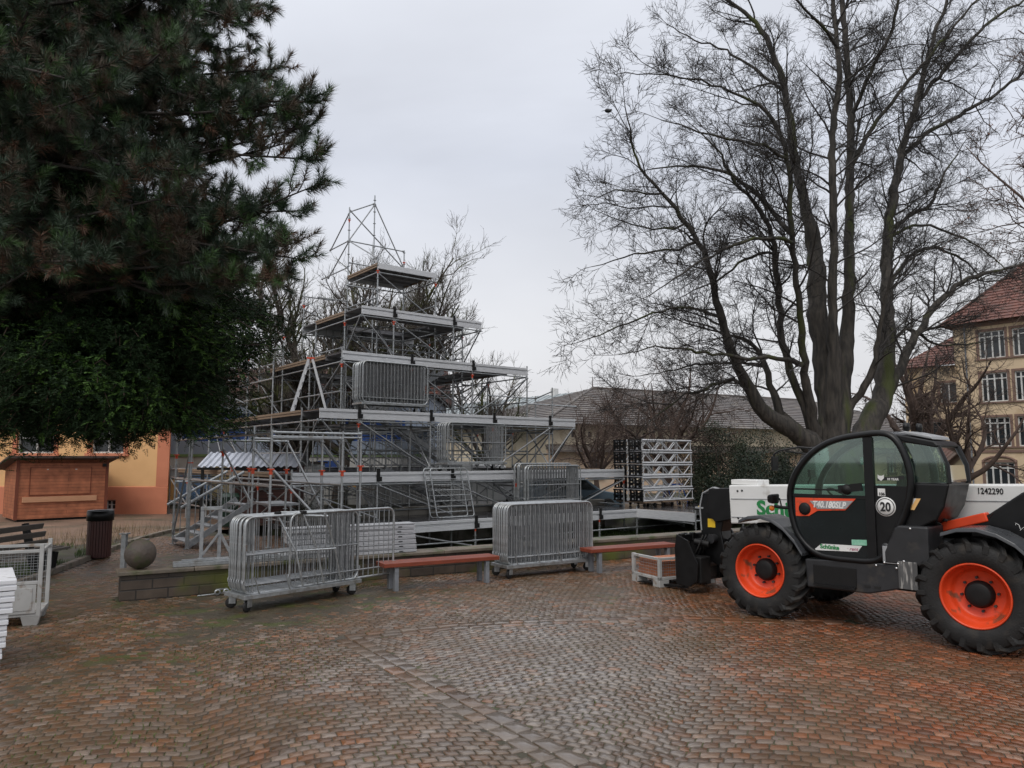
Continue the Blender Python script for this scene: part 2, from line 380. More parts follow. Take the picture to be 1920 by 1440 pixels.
F3 = np.stack([b0+16+k, b0+16+k2, np.broadcast_to(b0+24, (NS, 8))], -1).reshape(-1, 3)
pal = np.array([(.225, .20, .175), (.175, .155, .138), (.22, .155, .11), (.15, .088, .05), (.20, .092, .042), (.26, .13, .065), (.11, .066, .04)])  # grey tones brightened to carry part of the sky's reflection
wgrey = np.clip(1.15-np.abs(cc[:, 0]-.4)/3.2-np.abs(cc[:, 1]-8.2)/6.5, .05, 1)      # greyer stone in the middle field, redder towards the right
redd = np.clip((cc[:, 0]-1.4)/2.6, 0, 1)
pr_ = np.stack([.9*wgrey+.1, .8*wgrey+.1, .30+0*redd, .22+.65*redd, .10+.75*redd, .06+.10*redd, .30+.35*redd-.1*wgrey], 1)
pr_ /= pr_.sum(1, keepdims=True); cum = pr_.cumsum(1); ch = (rng.random((NS, 1)) > cum).sum(1).clip(0, 6)
colr = pal[ch]*rng.uniform(.72, 1.22, (NS, 1))*np.array([.70, .66, .64])*(1+np.maximum(redd, .18*(1-wgrey))[:, None]*np.array([.42, -.08, -.28])); wet = np.clip(.10+.95*np.clip(wgrey*1.35-.25, 0, 1)*(1-redd), .08, 1); colr = np.concatenate([colr, wet[:, None]], 1)  # wet holds a painted sheen mask: strongest mid-field, where open sky is reflected
mb = MB(); mb.add(V.reshape(-1, 3), F4, 0, True, np.repeat(colr, 25, 0)); mb.F.append((F3, 0, True))
# wet stone: the tint of each sett, silt and moss in patches, gloss painted in where the open sky's sheen falls
m, nt, p = _nodes('wet cobblestone'); N = nt.nodes; K = nt.links; M['cobble'] = m
tcn = N.new('ShaderNodeTexCoord'); a_ = N.new('ShaderNodeAttribute'); a_.attribute_name = 'tint'
nA = N.new('ShaderNodeTexNoise'); nA.inputs['Scale'].default_value = 35; nA.inputs['Detail'].default_value = 6; K.new(tcn.outputs['Object'], nA.inputs[0])
nB = N.new('ShaderNodeTexNoise'); nB.inputs['Scale'].default_value = .55; nB.inputs['Detail'].default_value = 4; K.new(tcn.outputs['Object'], nB.inputs[0])
nC = N.new('ShaderNodeTexNoise'); nC.inputs['Scale'].default_value = .8; nC.inputs['Detail'].default_value = 7; nC.inputs['Roughness'].default_value = .65
mpC = N.new('ShaderNodeMapping'); mpC.inputs['Location'].default_value = (7, 3, 0); K.new(tcn.outputs['Object'], mpC.inputs[0]); K.new(mpC.outputs[0], nC.inputs[0])
q = N.new('ShaderNodeMapRange'); q.inputs[1].default_value = .25; q.inputs[2].default_value = .75; q.inputs[3].default_value = .8; q.inputs[4].default_value = 1.35; K.new(nA.outputs[0], q.inputs[0])
v_ = N.new('ShaderNodeVectorMath'); v_.operation = 'SCALE'; K.new(a_.outputs['Color'], v_.inputs[0]); K.new(q.outputs[0], v_.inputs['Scale'])
sil = N.new('ShaderNodeMixRGB'); qs = N.new('ShaderNodeMapRange'); qs.inputs[1].default_value = .36; qs.inputs[2].default_value = .66; qs.inputs[4].default_value = .85
K.new(nC.outputs[0], qs.inputs[0]); K.new(qs.outputs[0], sil.inputs[0]); K.new(v_.outputs[0], sil.inputs[1]); sil.inputs[2].default_value = (.080, .050, .024, 1)
K.new(sil.outputs[0], p.inputs['Base Color']); p.inputs['Specular IOR Level'].default_value = .38
qr = N.new('ShaderNodeMapRange'); qr.inputs[1].default_value = .36; qr.inputs[2].default_value = .62; qr.inputs[3].default_value = .26; qr.inputs[4].default_value = .5; K.new(nB.outputs[0], qr.inputs[0])
K.new(qr.outputs[0], p.inputs['Roughness'])
qc = N.new('ShaderNodeMapRange'); qc.inputs[1].default_value = .40; qc.inputs[2].default_value = .62; qc.inputs[3].default_value = 1.0; qc.inputs[4].default_value = .65; K.new(nB.outputs[0], qc.inputs[0])
ml = N.new('ShaderNodeMath'); ml.operation = 'MULTIPLY'; K.new(qc.outputs[0], ml.inputs[0]); K.new(a_.outputs['Alpha'], ml.inputs[1]); K.new(ml.outputs[0], p.inputs['Coat Weight']); p.inputs['Coat Roughness'].default_value = .07; p.inputs['Coat IOR'].default_value = 1.6
bp = N.new('ShaderNodeBump'); bp.inputs['Strength'].default_value = .35; bp.inputs['Distance'].default_value = .006; K.new(nA.outputs[0], bp.inputs['Height']); K.new(bp.outputs[0], p.inputs['Normal'])
tag(mb.build('cobblestone_paving', m), kind='structure')

# wet silt washed into the joints and lying over the lower setts, mostly on the left
sx = np.arange(-8.6, 5.2, .045); sy = np.arange(5.0, 17.5, .045); XX, YY = np.meshgrid(sx, sy)
fr = lambda x, y: (np.sin(x*1.3+.7*np.sin(y*.9))+np.cos(y*1.1+.8*np.sin(x*1.7+1)))*.5+.35*np.sin(x*3.7+y*2.1)*np.cos(y*3.1-x*1.3)+.22*np.sin(x*8.3-y*5.1)*np.sin(y*9.7+x*3.3)+.14*np.sin(x*21+y*13)*np.sin(y*23-x*17)
left = np.clip((.8-XX)/4.5, 0, 1)*np.clip((YY-6.0)/3.0+.25, 0, 1)+.55*np.clip((YY-10.3)/2.0, 0, 1)*np.clip((4.5-XX)/3, 0, 1)
ZZ = -.0085+.0075*np.clip(left, 0, 1.1)+.0042*fr(XX, YY)*np.clip(left+.25, 0, 1)
ok = in_paving(XX, YY); nx_ = len(sx); i0 = (np.arange(len(sy)-1)[:, None]*nx_+np.arange(nx_-1)[None]); okc = ok[:-1, :-1] & ok[1:, 1:] & (ZZ[:-1, :-1] > -.009); i0 = i0[okc]
mb = MB(); mb.add(np.stack([XX.ravel(), YY.ravel(), np.minimum(ZZ, .003).ravel()], 1), np.stack([i0, i0+1, i0+nx_+1, i0+nx_], 1), 0, True)
M['silt'] = pm('wet silt', (.070, .054, .033), (.045, .036, .023), 3, .30, .6, bump=.5, bscale=60, spots=((.055, .062, .014), .42, 1.7))
tag(mb.build('silt', M['silt']), kind='structure')

# sandy yard left of the kerb, in front of the houses
M['yard'] = pm('trodden sandy yard', (.20, .125, .085), (.13, .085, .06), .8, .6, .9, bump=.3, bscale=30, spots=((.09, .07, .045), .4, .6))
mb = MB(); ys = np.linspace(17.5, 33, 24); row = []
for y in ys: row.append((-48, y, -.005)); row.append((float(np.interp(y, [17.5, 22, 24, 33], [-11.5, -10.6, -8.5, -6.5])), y, -.005))
mb.add(row, [(2*i, 2*i+1, 2*i+3, 2*i+2) for i in range(len(ys)-1)])
tag(mb.build('yard', M['yard']), kind='structure')
# asphalt lane far behind
M['asphalt'] = pm('wet asphalt', (.06, .06, .062), (.045, .045, .047), 2, .3, .6, bump=.2, bscale=80)
mb = MB(); mb.add([(-6, 33, -.005), (60, 33, -.005), (60, 42.5, -.005), (-6, 42.5, -.005)], [(0, 1, 2, 3)]); tag(mb.build('road', M['asphalt']), kind='structure')

# kerb of separate stones
mb = MB(); L_ = np.concatenate([[0], np.cumsum(np.linalg.norm(np.diff(KERB, axis=0), axis=1))]); s_ = 0
while s_ < L_[-1]-.2:
    e_ = min(s_+rng.uniform(.6, .95), L_[-1]); p = [np.array([np.interp(t, L_, KERB[:, 0]), np.interp(t, L_, KERB[:, 1]), .02+rng.normal(0, .006)]) for t in (s_, e_-.012)]
    mb.beam(p[0], p[1], .13, .15); s_ = e_
M['kerb'] = pm('kerb stone', (.24, .20, .16), (.13, .11, .09), 5, .45, .7, bump=.3, spots=((.06, .065, .03), .4, 4))
tag(mb.build('kerb', M['kerb'], bevel=.015), kind='structure')

# low sandstone wall with coping
M['sand'] = courses('wet sandstone blocks', (.075, .055, .04), (.05, .038, .03), (.022, .019, .016), .46, .155, .5, spots=((.085, .095, .012), .5, .9), mort=.012)
M['cope'] = pm('weathered coping slab', (.19, .155, .12), (.10, .085, .065), 3, .4, .7, bump=.4, bscale=20, spots=((.06, .07, .025), .5, 2.5))
wt_ = thing('stone_wall', 'low mossy sandstone block wall with flat coping behind the red benches', 'wall', (W0[0], W0[1], 0), math.atan2(WD[1], WD[0]))
mb = MB(); mb.bx(0, WLEN, 0, .40, -.5, .385); mb.build('masonry', M['sand'], wt_, bevel=.01)
mb = MB(); x = -.05
while x < WLEN:
    x2 = min(x+rng.uniform(.9, 1.4), WLEN+.05); mb.bx(x, x2-.006, -.05, .45, .387, .45+rng.normal(0, .003)); x = x2
mb.build('coping', M['cope'], wt_, bevel=.012)
M['ball'] = pm('dark weathered sandstone', (.105, .08, .06), (.05, .04, .035), 4, .6, .8, bump=.6, bscale=25, spots=((.06, .065, .03), .4, 5))
mb = MB(); aa = np.linspace(-math.pi/2, math.pi/2, 20); mb.lathe([(.235*math.cos(t)+1e-4, .235*math.sin(t)+.235) for t in aa], 40)
bl_ = W0+WD*.28+WN*.2
tag(mb.build('stone_ball', M['ball'], loc=(bl_[0], bl_[1], .452)), 'dark round sandstone ball on the end of the low wall', 'stone ball')

# grass tufts
def blades(pts, h, w, lean=.5):
    n_ = len(pts); az = rng.uniform(0, 2*math.pi, n_); hh = h*rng.uniform(.5, 1.3, n_); d = np.stack([np.cos(az), np.sin(az), 0*az], 1)
    sdv = np.stack([-np.sin(az), np.cos(az), 0*az], 1)*w
    tip = pts+d*(hh*lean*rng.uniform(.3, 1.2, n_))[:, None]+np.stack([0*az, 0*az, hh], 1)
    V_ = np.stack([pts-sdv, pts+sdv, tip], 1).reshape(-1, 3)
    return V_, np.arange(3*n_).reshape(-1, 3)
M['grass'] = pm('short winter grass', (.075, .13, .022), (.05, .085, .02), 3, .6)
def lawn(poly_fn, n_, box, h=.07):
    xy = rng.uniform((box[0], box[1]), (box[2], box[3]), (n_, 2)); xy = xy[poly_fn(xy[:, 0], xy[:, 1])]
    return np.concatenate([xy, gh(xy[:, 0], xy[:, 1])[:, None]], 1)
def fa(x, y):
    a = x*.788+y*.616; b = -x*.616+y*.788
    return (a > 12.5) & (a < 22) & (b > 12.6) & (b < 20) & (np.sin(x*2.3+y)+np.cos(y*1.9-x*.7) > .2) & ((x-W0[0])*WN[0]+(y-W0[1])*WN[1] > .6)
P_ = lawn(fa, 60000, (-3, 15, 10, 28))
def fb(x, y): return (x < np.interp(y, KERB[:, 1], KERB[:, 0])-.15) & (x > -11.6) & (np.sin(x*3.1)+np.cos(y*2.3+x) > .15)
P2 = lawn(fb, 9000, (-12, 13.5, -8, 19.5))
def fc(x, y): return (np.sin(x*.9)+np.cos(y*.7) > -.6)
P3 = lawn(fc, 30000, (-9, 27.5, 4, 33)); P4 = lawn(fc, 26000, (3, 22, 14, 33))
Vb, Fb = blades(np.vstack([P_, P2, P3, P4]), .09, .008)
mb = MB(); mb.add(Vb, Fb); tag(mb.build('grass', M['grass']), kind='stuff')
# moss and weeds standing in the joints of the paving, lower left
M['moss'] = pm('moss in the joints', (.085, .115, .012), (.05, .065, .012), 4, .8)
edge = Q[:NS-len(QB)]; j = rng.integers(0, len(edge), 60000); kk = rng.integers(0, 4, 60000); tt = rng.random(60000)[:, None]
pe = edge[j, kk]*(1-tt)+edge[j, (kk+1) % 4]*tt
pat = np.sin(pe[:, 0]*2.1+1)+np.cos(pe[:, 1]*1.7+pe[:, 0]*.8)+np.sin(pe[:, 0]*5.3)*np.cos(pe[:, 1]*4.7)*.7
dens = np.clip((-.3-pe[:, 0])/2.2, 0, 1)*np.clip((11.5-pe[:, 1])/3, 0, 1)*(pat > .1)+.05*(pat > .6)*(pe[:, 1] < 13)
pe = pe[rng.random(len(pe)) < dens]
Vb, Fb = blades(np.concatenate([pe, np.full((len(pe), 1), -.012)], 1), .028, .006, .9)
mb = MB(); mb.add(Vb, Fb); tag(mb.build('moss', M['moss']), kind='stuff')
# small dead leaves and crumbs
n_ = 420; xy = np.stack([rng.uniform(-8, 7, n_), 5+13*rng.random(n_)**1.3], 1); xy = xy[in_paving(xy[:, 0], xy[:, 1])]
mb = MB()
for x, y in xy:
    a = rng.uniform(0, 6.28); s_ = rng.uniform(.008, .026); d = np.array([math.cos(a), math.sin(a)])*s_; e_ = np.array([-d[1], d[0]])*.6
    z = rng.uniform(.006, .02); mb.add([(x-d[0], y-d[1], .006), (x+e_[0], y+e_[1], z), (x+d[0], y+d[1], .006+z*.6), (x-e_[0], y-e_[1], .008)], [(0, 1, 2, 3)])
M['leaf'] = pm('dead leaf', (.07, .04, .022), (.03, .02, .013), 20, .6); tag(mb.build('fallen_leaves', M['leaf']), kind='stuff')
# ================================================================ buildings and huts
M['dkglass'] = pm('dark window glass', (.03, .035, .038), (.015, .018, .02), 1.5, .04, .12)
M['plast_y'] = pm('warm yellow plaster', (.78, .47, .22), (.68, .40, .18), .9, .85, bump=.08, bscale=60, spots=((.55, .33, .17), .1, .7))
M['terra'] = pm('terracotta plaster', (.60, .225, .125), (.50, .18, .10), 1.2, .85, bump=.08, bscale=60)
M['school'] = pm('school yellow plaster', (.60, .47, .31), (.52, .40, .27), .6, .85, bump=.05, spots=((.40, .28, .16), .25, .5))
M['cream'] = pm('cream plaster', (.60, .52, .39), (.50, .43, .32), .7, .85, spots=((.42, .33, .22), .25, .6))
M['surr'] = pm('brown sandstone surround', (.20, .125, .095), (.15, .095, .075), 3, .8)
M['winwhite'] = pm('white window frame', (.62, .62, .60), None, 4, .45)
M['redtile'] = pm('red roof tiles', (.17, .062, .043), (.10, .042, .034), 2.2, .6, bump=.3, bscale=14, spots=((.10, .06, .045), .35, 1.2))
M['greytile'] = pm('grey brown roof tiles', (.115, .095, .085), (.065, .058, .055), 1.3, .55, bump=.3, bscale=12, spots=((.16, .14, .12), .3, .9))
M['greymetal'] = pm('grey sheet roof', (.27, .30, .31), (.22, .25, .26), .8, .4)
M['brick'] = courses('chimney brick', (.30, .10, .06), (.24, .08, .05), (.2, .15, .12), .24, .08)

def wall_grid(mb, x0, x1, z0, z1, holes, depth=.18, m=0, y=0.):
    """front face of a wall with real openings; holes = (x0, x1, z0, z1)"""
    xs = sorted({x0, x1, *[h[0] for h in holes], *[h[1] for h in holes]}); zs = sorted({z0, z1, *[h[2] for h in holes], *[h[3] for h in holes]})
    for xa, xb in zip(xs[:-1], xs[1:]):
        for za, zb in zip(zs[:-1], zs[1:]):
            cx, cz = (xa+xb)/2, (za+zb)/2
            if any(h[0] < cx < h[1] and h[2] < cz < h[3] for h in holes): continue
            mb.quad((xa, y, za), (xb, y, za), (xb, y, zb), (xa, y, zb), m)
    for a, b, c_, d in holes:
        mb.quad((a, y, c_), (a, y, d), (a, y+depth, d), (a, y+depth, c_), m); mb.quad((b, y, c_), (b, y+depth, c_), (b, y+depth, d), (b, y, d), m)
        mb.quad((a, y, d), (b, y, d), (b, y+depth, d), (a, y+depth, d), m); mb.quad((a, y, c_), (a, y+depth, c_), (b, y+depth, c_), (b, y, c_), m)
def shell(mb, x0, x1, y1, z0, z1, m=0, sk=0):
    """the three other walls and the top of a house body"""
    mb.quad((x0, y1, z0), (x0, 0, z0), (x0, 0, z1), (x0, y1, z1), m); mb.quad((x1, 0, z0), (x1-sk, y1, z0), (x1-sk, y1, z1), (x1, 0, z1), m)
    mb.quad((x1-sk, y1, z0), (x0, y1, z0), (x0, y1, z1), (x1-sk, y1, z1), m); mb.quad((x0, 0, z1), (x1, 0, z1), (x1-sk, y1, z1), (x0, y1, z1), m)
def window(par, a, b, c_, d, surround=None, mull=(.33, .67), trans=(.72,), y=.0, name='window', fr=.07, sill=True, arch=0):
    w = thing(name, None, None); w.parent = par
    mb = MB(); mb.bx(a+.01, b-.01, y+.16, y+.17, c_+.01, d-.01); mb.build('pane', M['dkglass'], w)
    mb = MB(); f = fr
    mb.bx(a, a+f, y+.09, y+.16, c_, d); mb.bx(b-f, b, y+.09, y+.16, c_, d); mb.bx(a+f, b-f, y+.09, y+.16, c_, c_+f); mb.bx(a+f, b-f, y+.09, y+.16, d-f, d)
    for t in mull: x = a+(b-a)*t; mb.bx(x-f*.6, x+f*.6, y+.092, y+.158, c_+f, d-f)
    for t in trans: z = c_+(d-c_)*t; mb.bx(a+f, b-f, y+.095, y+.155, z-f*.5, z+f*.5)
    mb.build('frame', M['winwhite'], w)
    if surround:
        mb = MB(); s_ = .17; p_ = y-.04
        mb.bx(a-s_, a, p_, y+.05, c_, d); mb.bx(b, b+s_, p_, y+.05, c_, d); mb.bx(a-s_, b+s_, p_, y+.05, d+.001, d+s_)
        mb.build('surround', surround, w, bevel=.01)
    if sill:
        mb = MB(); mb.bx(a-.22, b+.22, y-.12, y+.08, c_-.12, c_-.002); mb.build('sill', surround or M['winwhite'], w, bevel=.01)
    return w
def slope(mb, A, B, D, E_, n, lift=.035, m=0, seg=1):
    """tiled slope in real courses from the eave A-B up to D (above A) and E_ (above B)"""
    A, B, D, E_ = map(lambda p: np.asarray(p, float), (A, B, D, E_)); nrm = np.cross(B-A, D-A+(E_-B)); nrm /= np.linalg.norm(nrm)
    if nrm[2] < 0: nrm = -nrm
    for i in range(n):
        t0, t1 = i/n, min((i+1.15)/n, 1); a, b = A+(D-A)*t0, B+(E_-B)*t0; c_, d = B+(E_-B)*t1, A+(D-A)*t1
        v = [a+nrm*lift, b+nrm*lift, c_, d, a, b]; mb.add(v, [(0, 1, 2, 3), (4, 5, 1, 0)], m)

# ---- warm yellow house on the left
hA = thing('townhouse', 'warm yellow house with terracotta plinth and corner behind the wooden kiosk', 'house', (-40, 30, 0))
L_ = 26.15; holes = [(20.0, 21.5, 2.42, 4.5), (23.02, 24.32, 2.42, 4.5), (16.6, 18.1, 2.42, 4.5), (13, 14.5, 2.42, 4.5)]
cell = (23.72, 24.12, .17, .56)
mb = MB(); wall_grid(mb, 0, L_, 1.08, 7.6, holes); shell(mb, 0, L_, 11, 0, 7.6, sk=5.6); mb.build('wall', M['plast_y'], hA)
mb = MB(); wall_grid(mb, 0, L_+.04, -.1, 1.06, [cell], .2, y=-.05); mb.quad((0, -.05, 1.06), (L_+.04, -.05, 1.06), (L_+.04, 0, 1.09), (0, 0, 1.09)); mb.quad((L_+.04, -.05, -.1), (L_-5.56, 11, -.1), (L_-5.56, 11, 1.06), (L_+.04, -.05, 1.06)); mb.build('plinth', M['terra'], hA)
mb = MB(); mb.bx(L_-.46, L_+.03, -.03, .05, 1.085, 7.6); mb.build('corner_strip', M['terra'], hA)
for h in holes: window(hA, *h, surround=M['terra'], mull=(.5,), trans=(.3, .62), fr=.06)
w_ = window(hA, *cell, mull=(.5,), trans=(.5,), y=-.05, name='cellar_window', fr=.04, sill=False); w_.name = 'cellar_window'
mb = MB(); slope(mb, (-.6, -.7, 7.5), (L_+.6, -.7, 7.5), (3, 5.5, 10.2), (L_-7, 5.5, 10.2), 26); slope(mb, (L_-5.2, 11.7, 7.5), (-.6, 11.7, 7.5), (L_-7, 5.5, 10.2), (3, 5.5, 10.2), 26)
mb.add([(L_+.6, -.7, 7.5), (L_-5.2, 11.7, 7.5), (L_-7, 5.5, 10.2)], [(0, 1, 2)]); mb.build('roof', M['redtile'], hA)

# ---- grey-blue shop building with posters
M['shopblue'] = pm('grey blue panel', (.36, .43, .54), (.30, .36, .47), .8, .5)
M['deepblue'] = pm('deep blue panel', (.05, .12, .40), None, 1, .4); M['skyblue'] = pm('light blue poster', (.22, .42, .75), (.30, .50, .80), .5, .5)
M['whitewall'] = pm('white wall', (.70, .70, .69), (.60, .60, .58), .8, .7); M['posterorange'] = pm('orange poster', (.75, .36, .08), (.80, .55, .25), 1.5, .5)
M['posteryellow'] = pm('yellow poster', (.62, .55, .34), (.50, .40, .18), 1.2, .5); M['magenta'] = pm('magenta paint', (.40, .02, .12), None, 5, .5); M['lightgreen'] = pm('pale green strip', (.25, .36, .16), None, 5, .6)
hB = thing('shop_building', 'grey blue building with bright posters behind the left end of the scaffold', 'building', (-17.2, 36, 0))
mb = MB(); hb = [(1.2, 4.4, 3.05, 4.4), (5.2, 8.2, 3.05, 4.4), (9, 12, 3.05, 4.4)]; wall_grid(mb, 0, 13.2, 2.3, 5.3, hb, .15); shell(mb, 0, 13.2, 9, 0, 5.3); mb.build('wall', M['shopblue'], hB)
mb = MB(); wall_grid(mb, 0, 13.2, 0, 2.28, [], y=-.02); mb.build('ground_floor_wall', M['whitewall'], hB)
mb = MB(); mb.bx(0, 13.2, -.08, -.021, 2.29, 2.42); mb.build('strip', M['lightgreen'], hB)
for h in hb:
    mb = MB(); mb.bx(h[0], h[1], .12, .15, h[2], h[3]); mb.build('window', M['deepblue'], hB)
def poster(par, x0, x1, z0, z1, mat, y=-.05): mb = MB(); mb.bx(x0, x1, y, y+.025, z0, z1); return mb.build('poster', mat, par)
pb = poster(hB, 1.15, 2.35, .15, 1.75, M['skyblue']); poster(hB, .55, 1.05, .1, 1.2, M['posterorange']); poster(hB, 2.75, 4.1, .1, 2.1, M['posteryellow'])
poster(hB, 7.8, 8.9, .9, 2.1, M['deepblue']); poster(hB, 9.2, 9.7, .8, 1.7, M['posterorange'])
mb = MB(); mb.bx(2.42, 2.62, -.14, -.03, 0, 2.2); mb.build('door_post', M['skyblue'], hB)
def text(body, size, mat, parent=None, loc=(0, 0, 0), rot=(R(90), 0, 0), name='lettering', align='LEFT', shear=0., xs=1., bold=.0, ext=.002):
    cu = bpy.data.curves.new(name, 'FONT'); cu.body = body; cu.size = size; cu.extrude = ext; cu.align_x = align; cu.shear = shear; cu.offset = bold; cu.materials.append(mat)
    cu.resolution_u = 3
    tmp = bpy.data.objects.new(name, cu); me = bpy.data.meshes.new_from_object(tmp); bpy.data.objects.remove(tmp)
    if not me.materials: me.materials.append(mat)
    o = bpy.data.objects.new(name, me); C.objects.link(o); o.location = loc; o.rotation_euler = rot; o.scale = (xs, 1, 1)
    if parent: o.parent = parent
    return o
text('se', .5, M['magenta'], hB, (1.3, -.056, 1.25), bold=.01)
mb = MB(); slope(mb, (-.4, -.5, 5.3), (13.6, -.5, 5.3), (-.4, 5, 7.2), (13.6, 5, 7.2), 14); mb.quad((13.6, -.5, 5.3), (13.6, 9.4, 5.3), (13.6, 5, 7.2), (13.6, 5, 7.2)); slope(mb, (13.6, 9.4, 5.3), (-.4, 9.4, 5.3), (13.6, 5, 7.2), (-.4, 5, 7.2), 14); mb.build('roof', M['redtile'], hB)

# ---- long hall with the big grey hipped roof
hC = thing('hall', 'cream hall with large grey hipped tile roof behind the scaffold and truss stack', 'hall', (2.03, 44, 0), math.atan2(.5, .87))
HL = 44; hh_ = [(1.8+i*.62, 2.1+i*.62, 3.5, 3.86) for i in range(12)]
lowh = [(3+i*4.2, 3.8+i*4.2, 1.1, 2.2) for i in range(9)]
mb = MB(); wall_grid(mb, 0, HL, 3.05, 4.45, hh_, .2); shell(mb, 0, HL, 18, 0, 4.45); mb.build('upper_wall', M['cream'], hC)
mb = MB(); wall_grid(mb, -.0, HL, 0, 2.75, lowh, .2, y=-.3); mb.quad((0, -.3, 2.75), (HL, -.3, 2.75), (HL, 0, 2.75), (0, 0, 2.75)); mb.quad((0, 0, 0), (0, -.3, 0), (0, -.3, 2.75), (0, 0, 2.75))
M['peach'] = pm('peach plaster', (.66, .47, .33), (.56, .42, .30), .6, .85, spots=((.60, .52, .40), .3, .5)); mb.build('lower_wall', M['peach'], hC)
for h in hh_: mb = MB(); mb.bx(h[0], h[1], .15, .17, h[2], h[3]); mb.build('small_window', M['dkglass'], hC)
for h in lowh: window(hC, *h, mull=(.5,), trans=(), y=-.3, surround=M['surr'], fr=.05)
mb = MB(); mb.add([(-.1, -.9, 2.72), (HL, -.9, 2.72), (HL, .02, 3.02), (-.1, .02, 3.02), (-.1, -.9, 2.60), (HL, -.9, 2.60), (HL, -.28, 2.75), (-.1, -.28, 2.75)], [(0, 1, 2, 3), (4, 5, 1, 0), (7, 6, 5, 4), (0, 3, 7, 4)]); mb.build('ledge', M['greytile'], hC)
mb = MB(); o_ = .75; z0, z1 = 4.25, 7.6
slope(mb, (-o_, -o_, z0), (HL+o_, -o_, z0), (10, 9, z1), (HL-9, 9, z1), 19, .05); slope(mb, (-o_, 18+o_, z0), (-o_, -o_, z0), (10, 9, z1), (10, 9, z1), 19, .05); slope(mb, (HL+o_, 18+o_, z0), (-o_, 18+o_, z0), (HL-9, 9, z1), (10, 9, z1), 19, .05)
mb.quad((-o_, -o_, z0), (HL+o_, -o_, z0), (HL+o_, 0, z0+.1), (-o_, 0, z0+.1)); mb.tube([(10, 9, z1+.03), (HL-9, 9, z1+.03)], .11, 8); mb.tube([(10, 9, z1+.03), (-o_, -o_, z0+.06)], .10, 8)
mb.tube([(10, 9, z1), (10, 9, z1+.9)], [.05, .02], 6); mb.build('roof', M['greytile'], hC)

# ---- building with a grey sheet roof beyond the hall
rp = at(1103, 733, 62)
hD = thing('apartment_house', 'pale house with light grey sheet roof and skylight beyond the hall', 'house', (rp[0], rp[1], 0), math.atan2(.788, -.616))   # x runs along the ridge, away to the left
zr, ze, hw = rp[2], rp[2]-1.45, 3.1
mb = MB(); wl = [(2+i*3.1, 3.6+i*3.1, ze-1.5, ze-.45) for i in range(7)]
mb.quad((0, hw, 0), (30, hw, 0), (30, hw, ze), (0, hw, ze)); mb.add([(0, -hw, 0), (0, hw, 0), (0, hw, ze), (0, 0, zr-.1), (0, -hw, ze)], [(0, 1, 2, 3, 4)]); mb.quad((0, -hw, 0), (30, -hw, 0), (30, -hw, ze), (0, -hw, ze)); mb.build('wall', M['whitewall'], hD)
for h in wl: mb = MB(); mb.bx(h[0], h[1], hw-.02, hw+.03, h[2], h[3]); mb.build('window', M['dkglass'], hD)
mb = MB(); mb.add([(-.3, hw+.5, ze-.15), (30, hw+.5, ze-.15), (30, 0, zr), (-.3, 0, zr), (-.3, -hw-.5, ze-.15), (30, -hw-.5, ze-.15)], [(0, 1, 2, 3), (3, 2, 5, 4)])
for i in range(40): x = -.3+i*.76; mb.beam((x, hw+.5, ze-.13), (x, 0, zr+.02), .03, .04)
mb.build('roof', M['greymetal'], hD); mb = MB(); mb.beam((9, 1.9, ze+.63), (9, 1.0, ze+1.05), 1.6, .06); mb.build('skylight', M['winwhite'], hD)
mb = MB(); mb.bx(4, 4.5, -.2, .3, zr-.2, zr+.5); mb.build('chimney', M['whitewall'], hD)

# ---- yellow school on the right
pE = np.array([34.1, 52.0, 0]); RZE = math.atan2(-.788, .616)      # x runs along the facade towards the camera side
hE = thing('school', 'yellow school building with red hipped tile roof and tall white windows', 'school', pE, RZE)
FL = 26.; ZE = 12.0; XL = -2.5
cols = [-.85, 1.25, 4.5, 6.6, 9.8, 11.9, 15, 17]; wins = []
for x in cols:
    for z in (3.05, 6.2, 9.3): wins.append((x, x+1.65, z, z+(2.05 if z < 9 else 1.95)))
arches = [(x-.1, x+1.75, .35, 1.95) for x in cols[::2]]
mb = MB(); wall_grid(mb, XL, FL, 0, ZE, wins+arches, .25); shell(mb, XL, FL, 13, 0, ZE); mb.build('wall', M['school'], hE)
for w in wins: window(hE, *w, surround=M['surr'], mull=(.22, .5, .78), trans=(.8,), fr=.08)
for w in arches:
    a_w = window(hE, *w, surround=M['surr'], mull=(.25, .5, .75), trans=(.75,), fr=.08, name='arched_window')
    mb = MB(); t_ = np.linspace(0, math.pi, 13); cx = (w[0]+w[1])/2; rx = (w[1]-w[0])/2
    pts = [(cx+math.cos(t)*(rx+.1), -.03, w[3]-.02+math.sin(t)*.42) for t in t_]; mb.tube(pts, .09, 6); mb.build('arch', M['surr'], a_w)
mb = MB(); mb.bx(XL-.02, FL, -.07, -.001, 2.62, 2.80); mb.bx(XL-.02, FL, -.1, -.001, ZE-.35, ZE-.05); mb.build('string_course', M['surr'], hE)
mb = MB(); mb.tube([(XL+.8, -.12, 0), (XL+.8, -.12, ZE-.3)], .06, 8); mb.build('downpipe', M['steelpost'], hE)
mb = MB(); o_ = .7; zr = ZE+7.2; A1, B1, R1, R2 = (XL-o_, -o_, ZE-.1), (FL+o_, -o_, ZE-.1), (XL+6.2, 6.5, zr), (FL-5, 6.5, zr)
slope(mb, A1, B1, R1, R2, 30, .05); slope(mb, (XL-o_, 13+o_, ZE-.1), A1, R1, R1, 30, .05); slope(mb, (FL+o_, 13+o_, ZE-.1), (XL-o_, 13+o_, ZE-.1), R2, R1, 30, .05)
mb.quad((XL-o_, -o_, ZE-.1), (FL+o_, -o_, ZE-.1), (FL+o_, 0, ZE-.02), (XL-o_, 0, ZE-.02)); mb.tube([A1, R1], .12, 8); mb.tube([R1, R2], .12, 8); mb.build('roof', M['redtile'], hE)
